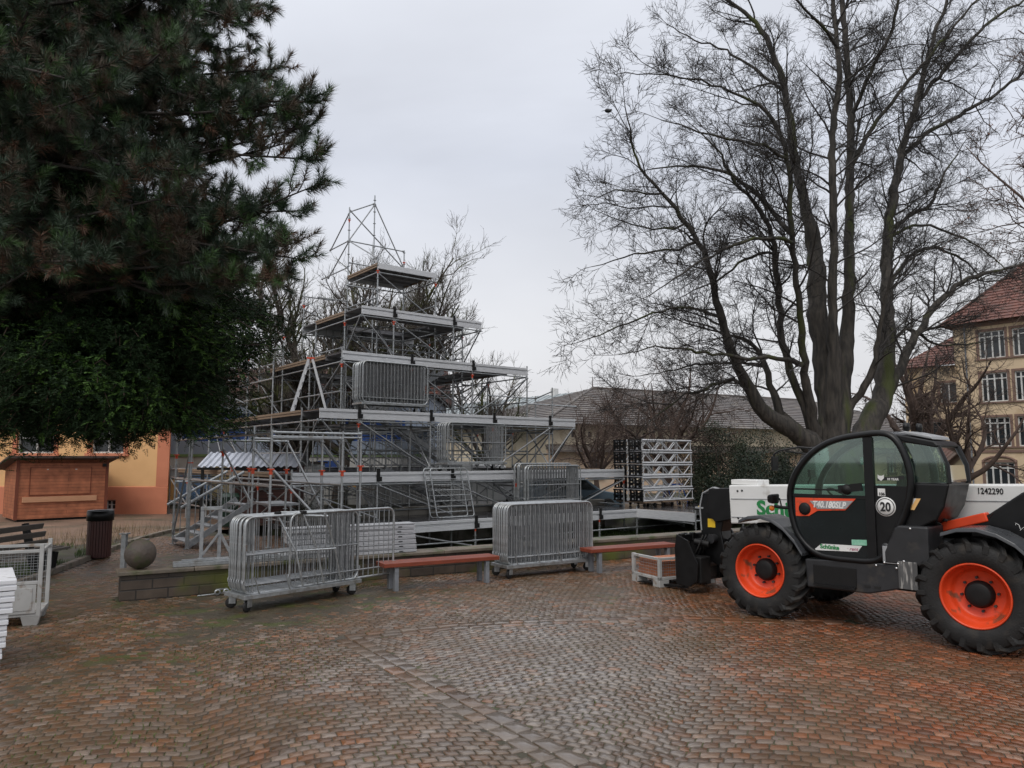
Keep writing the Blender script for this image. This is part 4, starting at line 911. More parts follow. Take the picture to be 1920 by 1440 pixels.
# trolley on the square, left: open frames in front, barred ones behind
lab_g1 = 'open framed crowd barrier in the front half of the left trolley on the square'; lab_f1 = 'barred crowd barrier in the back half of the left trolley on the square'
lab_t1 = 'single tallest barred barrier at the right end of the left trolley'
it = [('gate', rng.normal(0, .012), y, 0, lab_g1) for y in ys(6, -.235, .09)]+[('full', .02+rng.normal(0, .012), y, .0, lab_f1) for y in ys(2, .16, .225)]
stack((-3.36, 11.78, 0), R(48.4), 1., it, 'galvanised barrier trolley left of the long red bench, loaded with open frames', 'barriers on the left trolley')
put(B_full, 'full', on((-3.36, 11.78, 0), R(48.4), (1.0-.28, -.245, .262)), R(48.4), lab_t1, 'barriers on the left trolley', 1., rot=(0, 0, R(48.4)))
bpy.context.view_layer.update()
# trolley on the square, centre: full
lab2 = 'barred crowd barrier packed on the full trolley between the two red benches'
stack((.62, 14.62, 0), R(32.5), 1., [('full', rng.normal(0, .022), y, 0, lab2) for y in ys(11, -.24, .24)], 'full barrier trolley standing between the two red benches', 'barriers on the trolley between the benches')
# on the third tier
p3_ = loc2w(-2.42, -4.55, ZD[2]); lab3 = 'barred crowd barrier packed on the trolley on the third tier'
stack(p3_, ANG_A, 1.18, [('full', rng.normal(0, .022), y, 0, lab3) for y in ys(11, -.24, .24)], 'full barrier trolley parked up on the third tier of the scaffold', 'barriers on the third tier')
# on the second tier: open frames
p4_ = loc2w(-.10, -5.85, ZD[1]); lab4 = 'open framed crowd barrier on the trolley under the third tier'
stack(p4_, ANG_A, 1.15, [('gate', rng.normal(0, .022), y, 0, lab4) for y in ys(6, -.235, .235)], 'trolley of open frames on the second tier, under the third deck', 'barriers on the second tier')
# on the first tier
p5_ = loc2w(2.15, -7.05, ZD[0]); lab5 = 'barred crowd barrier at the back of the trolley on the lowest deck'; lab5b = 'open framed barrier at the front of the trolley on the lowest deck'
stack(p5_, ANG_A, 1.15, [('full', -.06+rng.normal(0, .022), y, .06, lab5) for y in ys(5, .0, .235)]+[('gate', rng.normal(0, .022), y, 0, lab5b) for y in ys(4, -.235, -.09)], 'trolley of barriers on the lowest deck just behind the full trolley', 'barriers on the lowest deck')
# folding frame resting against the left trolley
ff = thing('folding_frame', 'galvanised frame with slanting struts leaning across the left barrier trolley', 'frame', (-3.36, 11.78, 0), R(48.4))
mb = MB()
mb.tube([(-.62, -.02, 1.37), (.30, -.36, 1.30)], .02, 7); mb.tube([(-.30, .02, 1.372), (-.02, -.10, 1.36)], .02, 7); mb.tube([(-.50, -.16, .80), (.42, -.42, .80)], .015, 7); mb.build('rail', M['galv'], ff)
for x in (-.45, -.08, .24): mb = MB(); mb.tube([(x, -.10-.30*(x+.62), 1.35), (x+.22, -.33, .80), (x+.36, -.32, .27)], .016, 7); mb.build('strut', M['galv'], ff)
for x in (-.45, -.08): mb = MB(); mb.bx(x-.04, x+.04, -.14-.30*(x+.62), -.06-.30*(x+.62), 1.355, 1.40); mb.build('cap', M['blackmatt'], ff, bevel=.006)
# rung frames leaning on the second tier
for i, (x, y, l_) in enumerate(((-2.2, -6.95, 'front one of two rung frames leaning on the second deck edge'), (-2.34, -6.80, 'rear one of two rung frames leaning on the second deck edge'))):
    t = thing('rung_frame', l_, 'frame', loc2w(x, y, ZD[0]), 0, 'rung frames leaning on the scaffold', rot=(R(-13), 0, ANG_A))
    mb = MB(); mb.tube([(a+.08*(1-c_/1.5), b, c_) for a, b, c_ in rrect(0, 1.35, .02, 1.52, .1, 4)], .02, 8, closed=True, cap=False); mb.build('frame', M['galv'], t)
    mb = MB()
    for k in range(1, 9): z = .02+1.5*k/9; mb.tube([(.09, 0, z), (1.35, 0, z)], .011, 6)
    mb.build('rung', M['galv'], t)

# ---- red benches
def make_bench():
    t = thing('red_bench', 'long red bench left of the full barrier trolley, in front of the stone wall', 'bench', (-1.27, 13.18, 0), R(29), 'red benches')
    for i in range(2): mb = MB(); mb.bx(-1.08, 1.08, -.215+.218*i, -.005+.218*i, .395, .465); mb.build('seat_board', M['wood_red'], t, bevel=.008)
    for x in (-.85, .85):
        for y in (-.15, .13): mb = MB(); mb.bx(x-.035, x+.035, y-.05, y+.05, 0, .37); mb.build('leg', M['steelpost'], t, bevel=.006)
        mb = MB(); mb.bx(x-.04, x+.04, -.19, .19, .371, .394); mb.build('bracket', M['steelpost'], t)
    return t
bn = make_bench(); dup(bn, (2.36, 15.13, 0), R(29), 'red bench behind the low crate, right of the full barrier trolley')
# ---- old grey park bench
t = thing('park_bench', 'old grey slatted park bench standing on the grass beside the kerb', 'bench', (-9.25, 13.9, 0), R(86))
for i in range(3): mb = MB(); mb.bx(-1.15, 1.15, -.36+.15*i, -.24+.15*i, .42+.01*i, .465+.01*i); mb.build('seat_slat', M['wood_grey'], t, bevel=.008)
for i in range(3): mb = MB(); z = .55+.155*i; y = .14+.055*i; mb.beam((-1.15, y, z), (1.15, y, z), .035, .11, up=(0, -.3, 1)); mb.build('back_slat', M['wood_grey'], t, bevel=.008)
for x in (-.75, .75):
    mb = MB(); P_ = [(-.30, 0), (.10, 0), (.22, .3), (.36, .93), (.29, .95), (.12, .42), (-.36, .40)]; mb.prism(P_, lambda a, b, y: (y, a, b), x-.06, x+.06); mb.build('leg', M['blackmatt'], t, fixn=True, bevel=.01)
# ---- litter bin
M['binslat'] = pm('dark red brown bin slats', (.085, .028, .022), (.055, .02, .017), 6, .5, stretch=(8, 8, 1))
t = thing('litter_bin', 'round dark brown slatted litter bin with black rim by the grass bed', 'bin', (-9.2, 16.75, 0))
mb = MB()
for i in range(26): a = 2*math.pi*i/26; mb.box((.235*math.cos(a), .235*math.sin(a), .43), (.022, .05, .80), ((math.cos(a), math.sin(a), 0), (-math.sin(a), math.cos(a), 0), (0, 0, 1)))
mb.build('slats', M['binslat'], t, bevel=.004)
mb = MB(); mb.lathe([(.215, .02), (.215, .82), (.275, .83), (.275, 1.03), (.255, 1.04), (.25, .98), (.2, .9)], 32); mb.build('body', M['black'], t)
mb = MB(); mb.lathe([(.255, 1.035), (.268, 1.05), (.26, 1.055), (.245, 1.04)], 32); mb.build('rim', M['steelpost'], t)
# ---- green wheelie bin
M['bingreen'] = pm('dark green bin plastic', (.02, .045, .03), (.015, .033, .023), 3, .45)
t = thing('wheelie_bin', 'dark green wheelie bin behind the stair scaffold', 'bin', (-9.05, 24.0, 0), R(20))
mb = MB(); mb.add([(-.2, -.25, .05), (.2, -.25, .05), (.2, .2, .05), (-.2, .2, .05), (-.29, -.33, .98), (.29, -.33, .98), (.29, .33, .98), (-.29, .33, .98)], [(3, 2, 1, 0), (4, 5, 6, 7), (0, 1, 5, 4), (1, 2, 6, 5), (2, 3, 7, 6), (3, 0, 4, 7)]); mb.build('body', M['bingreen'], t, bevel=.02)
mb = MB(); mb.add([(-.31, -.36, .985), (.31, -.36, .985), (.31, .36, .985), (-.31, .36, .985), (-.25, -.2, 1.08), (.25, -.2, 1.08), (.25, .3, 1.1), (-.25, .3, 1.1)], [(3, 2, 1, 0), (4, 5, 6, 7), (0, 1, 5, 4), (1, 2, 6, 5), (2, 3, 7, 6), (3, 0, 4, 7)]); mb.build('lid', M['bingreen'], t, bevel=.02)
for s_ in (-1, 1): mb = MB(); mb.lathe([(.02, -.02), (.1, -.02), (.1, .02), (.02, .02)], 16, (s_*.24, .24, .1), axis='x'); mb.build('wheel', M['rubber'], t)
# ---- mesh box pallet at the left edge
M['boxgrey'] = pm('grey painted sheet', (.42, .42, .41), (.33, .33, .32), 4, .5, spots=((.22, .17, .13), .2, 7))
t = thing('mesh_box', 'grey steel mesh box pallet with a solid lower flap at the left edge', 'mesh box', (-6.28, 10.1, 0), R(25)); bw, bd, bh_ = 1.24, .84, .97
mb = MB()
for x in (-bw, -.05):
    for y in (0, bd-.05): mb.bx(x, x+.05, y, y+.05, .12, bh_+.09)
for z in (.14, bh_):
    for y in (0, bd-.05): mb.bx(-bw+.05, -.05, y+.005, y+.045, z-.02, z+.02)
    for x in (-bw, -.05): mb.bx(x+.005, x+.045, .05, bd-.05, z-.021, z+.019)
mb.bx(-bw+.05, -.05, .004, .044, .535, .575); mb.build('frame', M['boxgrey'], t, bevel=.004)
def meshgrid(x0, x1, z0, z1, y, step=.075):
    mb = MB(); x = x0
    while x <= x1: mb.tube([(x, y, z0), (x, y, z1)], .0028, 4, cap=False); x += step
    z = z0
    while z <= z1: mb.tube([(x0, y, z), (x1, y, z)], .0028, 4, cap=False); z += step
    return mb
meshgrid(-bw+.05, -.05, .58, bh_, .022).build('mesh_panel', M['galvd'], t); meshgrid(-bw+.05, -.05, .15, bh_, bd-.03).build('mesh_panel', M['galvd'], t); meshgrid(-bw+.05, -.42, .15, .53, .022).build('mesh_panel', M['galvd'], t)
mb = MB(); mb.bx(-.42, -.06, -.01, .0, .16, .53); mb.bx(-.38, -.10, -.016, -.0102, .20, .49); mb.build('flap', M['boxgrey'], t, bevel=.004)
mb = MB(); mb.bx(-bw+.05, -.05, .05, bd-.05, .13, .15); mb.build('floor', M['boxgrey'], t)
for x in (-bw, -.22):
    for y in (.0, bd-.2): mb = MB(); mb.add([(x+.03, y+.02, 0), (x+.19, y+.02, 0), (x+.19, y+.18, 0), (x+.03, y+.18, 0), (x, y, .119), (x+.22, y, .119), (x+.22, y+.2, .119), (x, y+.2, .119)], [(3, 2, 1, 0), (4, 5, 6, 7), (0, 1, 5, 4), (1, 2, 6, 5), (2, 3, 7, 6), (3, 0, 4, 7)]); mb.build('foot', M['boxgrey'], t)
# ---- stacked white panels, far left
def plank_part(L, w, h, m):
    mb = MB(); mb.bx(-L, 0, 0, w, 0, h*.44); mb.bx(-L, -.012, .012, w-.012, h*.44+.001, h*.56); mb.bx(-L, -.004, .004, w-.004, h*.56+.001, h*.97)
    return mb
M['whitepanel'] = pm('white coated panel', (.76, .77, .79), (.66, .67, .70), 3, .4, spots=((.35, .34, .33), .12, 8))
names8 = ['lowest', 'second from the bottom', 'third from the bottom', 'fourth from the bottom', 'fourth from the top', 'third from the top', 'second from the top', 'topmost']
for i in range(8):
    o = plank_part(1.6, 1.1, .112, 0).build('white_plank', M['whitepanel'], loc=(-5.33+.018*i+rng.normal(0, .008), 7.95+rng.normal(0, .008), .005+.117*i), bevel=.006); o.rotation_euler = (0, 0, R(36)+rng.normal(0, .006))
    tag(o, f'white plank at the left picture edge, {names8[i]} in its stack', 'plank', 'stacked white planks')
M['beamalu'] = pm('dull aluminium', (.52, .53, .55), (.40, .41, .43), 4, .35, .5, metal=.3, stretch=(1, 1, 6))
# ---- aluminium deck beams stacked on the wall
for i in range(6):
    L = [2.5, 2.3, 2.3, 2.38, 2.38, 2.42][i]; ln_ = ['lowest', 'second lowest', 'third lowest', 'third highest', 'second highest', 'topmost'][i]
    t0 = W0+WD*(4.95+rng.normal(0, .02))+WN*.05; mb = MB(); z = .455+.09*i
    mb.bx(-L, 0, 0, .32, 0, .05); mb.bx(-L, -.01, .03, .29, .051, .066); mb.bx(-L, 0, 0, .32, .067, .086); mb.bx(-.35, -.27, -.006, -.0005, .012, .03, 1)
    o = mb.build('deck_beam', [M['beamalu'], M['blackmatt']], loc=(t0[0], t0[1], z), bevel=.004); o.rotation_euler = (0, 0, math.atan2(WD[1], WD[0])+rng.normal(0, .006))
    tag(o, f'silver aluminium deck beam, {ln_} of the stack behind the left trolley', 'beam', 'stacked deck beams on the wall')
# long channels and a lattice support on the wall
for i, (s0, s1, d) in enumerate(((.75, 3.1, .10), (.9, 3.4, .28))):
    a, b = W0+WD*s0+WN*d, W0+WD*s1+WN*d; mb = MB(); mb.beam((a[0], a[1], .485), (b[0], b[1], .485), .10, .06); mb.beam((a[0], a[1], .53), (b[0], b[1], .53), .02, .03)
    tag(mb.build('steel_channel', M['galv'], bevel=.004), ['galvanised channel lying along the front of the wall coping', 'galvanised channel lying along the back of the wall coping'][i], 'channel', 'channels lying on the wall')
sp_ = W0+WD*1.4+WN*.22; t = thing('lattice_support', 'upright galvanised lattice support standing on the wall end', 'support', (sp_[0]-.1, sp_[1]+.05, .515), R(20))
mb = MB()
for x in (-.14, .14): mb.bx(x-.03, x+.03, -.03, .03, 0, .86)
mb.bx(-.17, .17, -.04, .04, .82, .88); mb.beam((-.12, -.035, .08), (.12, -.035, .42), .03, .04); mb.beam((.16, 0, .4), (.34, 0, .06), .03, .05); mb.bx(-.2, .4, -.06, .06, 0, .03); mb.build('frame', M['galvd'], t, bevel=.005)
mb = MB(); mb.bx(-.12, .15, -.048, -.041, .825, .875); mb.build('plate', M['galv'], t)
for i, (x, y, h_) in enumerate(((-7.5, 14.55, .74), (-7.1, 14.5, .63))):
    mb = MB(); mb.bx(-.045, .045, -.045, .045, 0, h_); mb.bx(-.075, .075, -.075, .075, h_+.001, h_+.03)
    o = mb.build('steel_stub', M['galv'], loc=(x, y, 0), bevel=.005); tag(o, ['taller galvanised stub post behind the stone ball', 'shorter galvanised stub post behind the stone ball'][i], 'post', 'stub posts behind the ball')
cpt = gr(405, 1117); t = thing('coupler', 'small galvanised clamp lying on the paving beside the left trolley', 'clamp', (cpt[0], cpt[1], 0), R(30))
mb = MB(); mb.tube([(-.28, 0, .02), (.1, .02, .03)], .012, 6); mb.lathe([(.03, -.03), (.05, -.03), (.05, .03), (.03, .03)], 12, (.02, 0, .055), axis='y'); mb.lathe([(.03, -.03), (.05, -.03), (.05, .03), (.03, .03)], 12, (.15, 0, .055), axis='y'); mb.bx(.0, .17, -.02, .02, .09, .11); mb.build('jaw', M['galv'], t)
# ---- step ladder on the third tier
t = thing('step_ladder', 'aluminium step ladder standing open on the left side of the third tier', 'ladder', loc2w(-4.5, -2.9, ZD[2]), R(12))
for s_, n_ in ((-1, 'front_section'), (1, 'rear_section')):
    mb = MB()
    for y in (-.22, .22): mb.beam((s_*.55, y*1.25, 0), (s_*.06, y*.8, 1.75), .03, .07)
    for k in range(1, 7): t_ = k/7; mb.bx(s_*(.55-.49*t_)-.04, s_*(.55-.49*t_)+.04, -.22*(1.25-.45*t_), .22*(1.25-.45*t_), 1.75*t_-.012, 1.75*t_+.012)
    mb.build(n_, M['alu'], t)
mb = MB(); mb.bx(-.12, .12, -.2, .2, 1.75, 1.8); mb.build('cap', M['red'], t)
# ---- low steel crate in front of the forks
t = thing('pallet_crate', 'low grey wire crate of orange boards standing in front of the telehandler forks', 'crate', (2.53, 12.95, 0), R(25)); cw_, cd_ = 1.22, .84
mb = MB()
for x in (0, cw_-.06):
    for y in (0, cd_-.06): mb.bx(x, x+.06, y, y+.06, .12, .50)
for y in (0, cd_-.06): mb.bx(.0, cw_, y, y+.06, .12, .17)
for x in (0, cw_-.06): mb.bx(x+.002, x+.058, .06, cd_-.06, .121, .169)
mb.bx(.06, cw_-.06, .005, .055, .455, .498)
for x in (0, cw_-.06): mb.bx(x+.005, x+.055, .06, cd_-.06, .452, .496)
mb.build('frame', M['boxgrey'], t, bevel=.005); M['crategrey'] = M['boxgrey']
mb = meshgrid(.06, cw_-.06, .17, .455, .03, .05); mb.build('mesh_panel', M['galvd'], t)
mb = MB(); z = .17
while z < .46: mb.tube([(.03, .06, z), (.03, cd_-.06, z)], .003, 4); z += .05
for i in range(15): y = .06+.05*i; mb.tube([(.03, y, .17), (.03, y, .455)], .003, 4)
mb.build('mesh_panel', M['galvd'], t); mb = MB(); mb.bx(.06, cw_-.06, .06, cd_-.06, .13, .15); mb.build('floor', M['boxgrey'], t)
for x in (0, cw_-.2):
    for y in (0, cd_-.2): mb = MB(); mb.bx(x, x+.2, y, y+.2, 0, .119); mb.build('foot', M['boxgrey'], t, bevel=.006)
M['oboard'] = pm('orange brown formwork board', (.42, .14, .05), (.30, .10, .04), 4, .55); crw = lambda x, y, z: on((2.53, 12.95, 0), R(25), (x, y, z))
for i in range(5):
    mb = MB(); mb.bx(0, 1.0, 0, .66, 0, .05); o = mb.build('board', M['oboard'], loc=crw(.08+.01*i, .09, .152+.056*i), bevel=.004); o.rotation_euler = (0, 0, R(25+(-1)**i*.8))
    tag(o, f'orange board inside the low crate, {["lowest", "second lowest", "middle", "second highest", "topmost"][i]} of five', 'board', 'boards in the low crate')
for i in range(9):
    mb = MB(); mb.lathe([(.02, -.025), (.042, -.025), (.042, .025), (.02, .025)], 10, (0, 0, .042), axis='y'); mb.bx(-.05, .06, -.015, .015, .06, .085); mb.tube([(.05, -.03, .05), (.05, .06, .08)], .008, 5)
    o = mb.build('pipe_clamp', M['chrome'], loc=crw(.56+.07*(i % 5)+.02*(i//5), .12+.09*(i//5), .432+.0*i)); o.rotation_euler = (0, 0, rng.uniform(0, 6)); tag(o, 'shiny pipe clamp lying on the boards in the low crate', 'clamp', 'clamps in the low crate')
# ---- truss stack on dollies
def make_truss():
    t = thing('truss', 'x', 'truss'); L, w, h_ = 2.85, .66, .40
    mb = MB()
    for y in (0, w):
        for z in (.025, h_): mb.tube([(0, y, z), (L, y, z)], .032, 8)
    mb.build('chord', M['alu'], t)
    mb = MB(); n_ = 6
    for y in (0, w):
        for i in range(n_):
            x0 = .1+(L-.2)*i/n_; x1 = .1+(L-.2)*(i+1)/n_; a, b = (.025, h_) if i % 2 else (h_, .025); mb.tube([(x0, y, a), (x1, y, b)], .02, 6)
        for x in (.05, L-.05): mb.tube([(x, y, .025), (x, y, h_)], .018, 6)
    for z in (.025, h_):
        for i in range(n_): mb.tube([(.1+(L-.2)*i/n_, 0 if i % 2 else w, z), (.1+(L-.2)*(i+1)/n_, w if i % 2 else 0, z)], .012, 5)
    mb.build('lacing', M['alu'], t)
    mb = MB()
    for x in (-.03, ):
        for y in (.02, w/2-.03, w-.08): mb.bx(x-.02, x+.02, y, y+.06, .0, h_+.03)
        for z in (.0, h_/2-.02, h_-.02): mb.bx(x-.025, x+.015, .0, w, z, z+.045)
        for i in range(4): yy = .1+.15*i; mb.bx(x-.028, x+.0, yy, yy+.05, .05, h_-.03)
        for yy in (.14, .42): mb.bx(x-.06, x-.026, yy, yy+.1, .12, .2); mb.bx(x-.06, x-.026, yy, yy+.1, .26, .32)
    mb.build('end_frame', M['black'], t); return t  # end frames coloured black for the shade on that end
tp = make_truss(); fst = True; rows = ['lowest', 'second', 'third', 'fourth', 'topmost']
for c_ in range(2):
    for r_ in range(5):
        lb = f'silver truss with shade-black end frame, {rows[r_]} level of the {["front", "rear"][c_]} column on the dollies'
        l3 = loc2w(6.55+rng.normal(0, .015), -7.25+.76*c_, ZD[0]+.21+.465*r_)
        if fst: tp.location = tuple(l3); tp.rotation_euler = (0, 0, ANG_A); tp['label'] = lb; tp['group'] = 'stacked trusses'; fst = False
        else: dup(tp, l3, ANG_A, lb, 'stacked trusses')
for i in range(3):
    t = thing('dolly', ['low wheeled dolly under the left end of the truss stack', 'low wheeled dolly under the middle of the truss stack', 'low wheeled dolly under the right end of the truss stack'][i], 'dolly', loc2w(6.6+1.0*i, -7.3, ZD[0]), ANG_A, 'dollies under the trusses')
    mb = MB(); mb.bx(0, .75, 0, 1.45, .15, .195); mb.build('board', M['ply'], t, bevel=.006)
    for x in (.1, .65):
        for y in (.12, 1.33): mb = MB(); mb.lathe([(.02, -.02), (.06, -.02), (.06, .02), (.02, .02)], 14, (x, y, .062), axis='y'); mb.bx(x-.03, x+.03, y-.03, y-.024, .05, .149); mb.bx(x-.03, x+.03, y+.024, y+.03, .05, .149); mb.build('wheel', M['rubber'], t)
M['blue'] = pm('blue painted steel', (.03, .12, .50), None, 4, .4)
t = thing('blue_trestle', 'small blue folding trestle behind the right end of the truss stack', 'trestle', loc2w(9.6, -6.2, ZD[0]), ANG_A)
mb = MB(); mb.beam((-.5, 0, .75), (.5, 0, .75), .06, .06); mb.build('beam', M['blue'], t)
for x in (-.45, .45):
    for y in (-.28, .28): mb = MB(); mb.beam((x, 0, .72), (x*1.05, y, 0), .03, .03); mb.build('leg', M['blue'], t)
# ---- car and van glimpsed behind the scaffold
M['carblue'] = pm('grey blue car paint', (.10, .15, .19), (.09, .13, .17), 1, .18); M['vanwhite'] = pm('white van paint', (.72, .73, .74), None, 1, .3)
def vehicle(name, label, cat, loc, rz, prof, gl, w, paint, wheels):
    t = thing(name, label, cat, loc, rz)
    mb = MB(); mb.prism(prof, lambda x, z, y: (x, y, z), -w/2, w/2); mb.build('body', paint, t, bevel=.05, fixn=True)
    for s_ in (-1, 1):
        for g in gl:
            mb = MB(); mb.prism(g, lambda x, z, y: (x, y, z), s_*(w/2+.001), s_*(w/2+.012)); mb.build('side_window', M['dkglass'], t, fixn=True)
    for x in wheels:
        for s_ in (-1, 1):
            wh = thing('wheel', None, None, (x, s_*(w/2-.08), .31)); wh.parent = t
            mb = MB(); mb.lathe([(.19, -.1), (.29, -.1), (.31, -.07), (.31, .07), (.29, .1), (.19, .1)], 24, axis='y'); mb.build('tyre', M['rubber'], wh); mb = MB(); mb.lathe([(.001, s_*.06), (.1, s_*.08), (.19, s_*.095)], 20, axis='y'); mb.build('rim', M['chrome'], wh)
    return t
cr = vehicle('parked_car', 'grey blue parked car half hidden behind the trolley on the lowest deck', 'car', (2.35, 30.5, 0), R(18), [(-2.1, .3), (2.05, .3), (2.1, .55), (2.0, .78), (1.05, .93), (.35, 1.42), (-.9, 1.47), (-1.75, 1.05), (-2.08, .95), (-2.12, .6)], [[(-1.45, .98), (-.3, .98), (-.3, 1.38), (-.85, 1.40)], [(-.22, .98), (.82, .96), (.3, 1.34), (-.22, 1.38)]], 1.72, M['carblue'], (-1.3, 1.32))
mb = MB(); mb.add([(1.03, -.74, .955), (1.03, .74, .955), (.38, .66, 1.415), (.38, -.66, 1.415)], [(0, 1, 2, 3)]); mb.build('windscreen', M['dkglass'], cr, loc=(.02, 0, .012))
vn = vehicle('white_van', 'white van parked behind the middle of the scaffold', 'van', (-1.6, 34.5, 0), R(5), [(-2.3, .3), (2.4, .3), (2.45, .6), (2.3, 1.05), (1.75, 1.15), (1.2, 1.9), (-2.2, 2.0), (-2.35, 1.8)], [[(.35, 1.15), (1.55, 1.12), (1.1, 1.75), (.35, 1.78)]], 1.85, M['vanwhite'], (-1.45, 1.55))
mb = MB(); mb.add([(1.74, -.8, 1.18), (1.74, .8, 1.18), (1.22, .74, 1.87), (1.22, -.74, 1.87)], [(0, 1, 2, 3)]); mb.build('windscreen', M['dkglass'], vn, loc=(.02, 0, .012))
# ================================================================ the telehandler
TO = np.array([5.173, 10.349, 0]); TRZ = math.atan2(.7304, -.683)
th = thing('telehandler', 'black and white telehandler with orange wheel rims and lowered boom on the square', 'telehandler', TO, TRZ)
M['tglass'] = glass('green tinted cab glass', (.62, .80, .73), .10, .03)
M['dkdoor'] = pm('dark glossy door glass', (.012, .016, .018), (.008, .010, .011), 2, .05, .1)
M['boomwhite'] = pm('white boom paint', (.74, .74, .73), (.66, .66, .64), 2.2, .32, .45, spots=((.45, .43, .40), .06, 3))
M['fender'] = pm('wet grey black fender', (.05, .053, .058), (.035, .037, .04), 3, .2, .4)
M['signgreen'] = pm('green lettering', (.02, .25, .07), None, 5, .4); M['ink'] = pm('black lettering', (.012, .012, .012), None, 5, .5)
M['yellow'] = pm('yellow sticker', (.75, .48, .02), None, 5, .5); M['signwhite'] = pm('white sticker', (.82, .82, .80), None, 5, .4); M['indic'] = pm('orange indicator lens', (.85, .22, .02), None, 5, .2)
M['seat'] = pm('grey black seat fabric', (.035, .036, .038), None, 8, .8); M['greyplate'] = pm('grey plate', (.33, .34, .35), None, 6, .4); M['scuff'] = pm('scuffed grey steel', (.10, .10, .10), (.06, .06, .06), 5, .4, .6, spots=((.34, .33, .31), .35, 9), stretch=(3, 3, .5))
yz = lambda x, z, y: (x, y, z)
def sideprism(par, name, poly, y0, y1, mat, bevel=0): mb = MB(); mb.prism(poly, yz, y0, y1); return mb.build(name, mat, par, bevel=bevel, fixn=True)
def ltext(body, size, mat, x, z, y, name='lettering', par=th, **k): return text(body, size, mat, par, (x, y, z), (R(90), 0, R(180)), name, **k)
# wheels
RW, WW = .64, .46
def make_wheel():
    w = thing('wheel', None, None); w.parent = th
    prof = [(.36, -.19), (.40, -.225), (.50, -.235), (.575, -.215), (.60, -.17), (.605, 0), (.60, .17), (.575, .215), (.50, .235), (.40, .225), (.36, .19)]
    mb = MB(); mb.lathe(prof, 64, axis='y'); n_ = 20
    for i in range(n_):                                    # chevron lugs, alternating sides
        for s_ in (-1, 1):
            a0 = 2*math.pi*(i+(0 if s_ > 0 else .5))/n_; da = .30
            v = []
            for t in np.linspace(0, 1, 5):
                y = s_*(.005+.225*t); a = a0+da*t; r_ = .655-.015*t*t-(.03 if t == 1 else 0); hw = .024
                for dr, ww in ((.575-.03*t, hw*1.4), (r_, hw)):
                    for q in (-1, 1): aa = a+q*ww/.6; v.append((dr*math.cos(aa), y, dr*math.sin(aa)))
            # a shoulder foot so that the lug runs down the side wall
            a = a0+da*1.06
            for dr, ww in ((.50, .034), (.60, .028)):
                for q in (-1, 1): aa = a+q*ww/.6; v.append((dr*math.cos(aa), s_*.243, dr*math.sin(aa)))
            f = []
            for k in range(5):
                b = 4*k; f += [(b, b+1, b+5, b+4), (b+2, b+6, b+7, b+3), (b, b+4, b+6, b+2), (b+1, b+3, b+7, b+5)]
            f += [(0, 2, 3, 1), (20, 21, 23, 22)]; mb.add(v, f)
    mb.build('tyre', M['rubber'], w, fixn=True, bevel=.006)
    mb = MB(); mb.lathe([(.365, .195), (.372, .205), (.355, .215), (.345, .19), (.335, .15), (.325, .09), (.305, .075), (.285, .03), (.275, .0), (.25, -.015), (.16, -.02), (.10, -.02)], 64, axis='y'); mb.lathe([(.365, -.195), (.35, -.1), (.34, .0)], 48, axis='y'); mb.tube([(.30, .05, .13), (.33, .09, .145)], .022, 8); mb.build('rim', M['orange'], w)
    mb = MB(); mb.lathe([(.155, -.02), (.155, .03), (.14, .045), (.135, .075), (.12, .085), (.05, .09), (.001, .09)], 24, axis='y'); mb.build('hub', M['blackmatt'], w)
    for i in range(8): a = 2*math.pi*(i+.3)/8; mb = MB(); mb.tube([(.19*math.cos(a), -.02, .19*math.sin(a)), (.19*math.cos(a), .025, .19*math.sin(a))], .016, 6); mb.build('wheel_nut', M['charcoal'], w)
    return w
w0 = make_wheel(); w0.location = (1.3255, .90, RW)
for x, y, rz in ((-1.3255, .90, 0), (1.3255, -.90, math.pi), (-1.3255, -.90, math.pi)):
    w = dup(w0, (x, y, RW)); w.rotation_euler = (0, float(rng.uniform(0, 1)), rz)
mb = MB()
for x in (1.3255, -1.3255): mb.tube([(x, -.75, RW), (x, .75, RW)], .11, 12); mb.bx(x-.16, x+.16, -.2, .2, .48, .85)
mb.build('axle', M['blackmatt'], th)
# chassis
sideprism(th, 'chassis', [(-2.5, .62), (-1.9, .55), (-.7, .50), (.9, .50), (1.9, .62), (1.95, .95), (1.4, 1.12), (-1.9, 1.12), (-2.55, 1.0)], -.55, .48, M['black'], .02)
sideprism(th, 'side_box', [(-.70, .66), (-.12, .50), (.68, .49), (.70, .86), (-.05, .90), (-.70, .90)], .485, 1.03, M['charcoal'], .02)
mb = MB(); mb.bx(.02, .58, 1.032, 1.045, .55, .80); mb.build('step_recess', M['blackmatt'], th, bevel=.01)
mb = MB(); mb.bx(.03, .57, 1.046, 1.08, .53, .56); mb.build('step', M['black'], th)
for x in (-.11, -.23): mb = MB(); mb.bx(x-.035, x+.035, 1.032, 1.038, .58, .61); mb.build('slot', M['ink'], th)
sideprism(th, 'battery_box', [(-.86, .905), (-.34, .905), (-.34, 1.05), (-.47, 1.34), (-.52, 1.385), (-.86, 1.385)], .5, 1.06, M['charcoal'], .025)
mb = MB(); mb.bx(-.72, -.50, 1.062, 1.07, .62, .95); mb.build('scuffed_plate', M['scuff'], th, bevel=.005)
mb = MB(); mb.bx(-.52, -.32, 1.0, 1.055, .905, 1.12); mb.build('bracket_plate', M['greyplate'], th, bevel=.008)
mb = MB(); mb.lathe([(.001, .0), (.045, .0), (.055, .02), (.055, .05), (.001, .055)], 16, (-.36, 1.0, 1.10), axis='y'); mb.build('filler_cap', M['charcoal'], th)
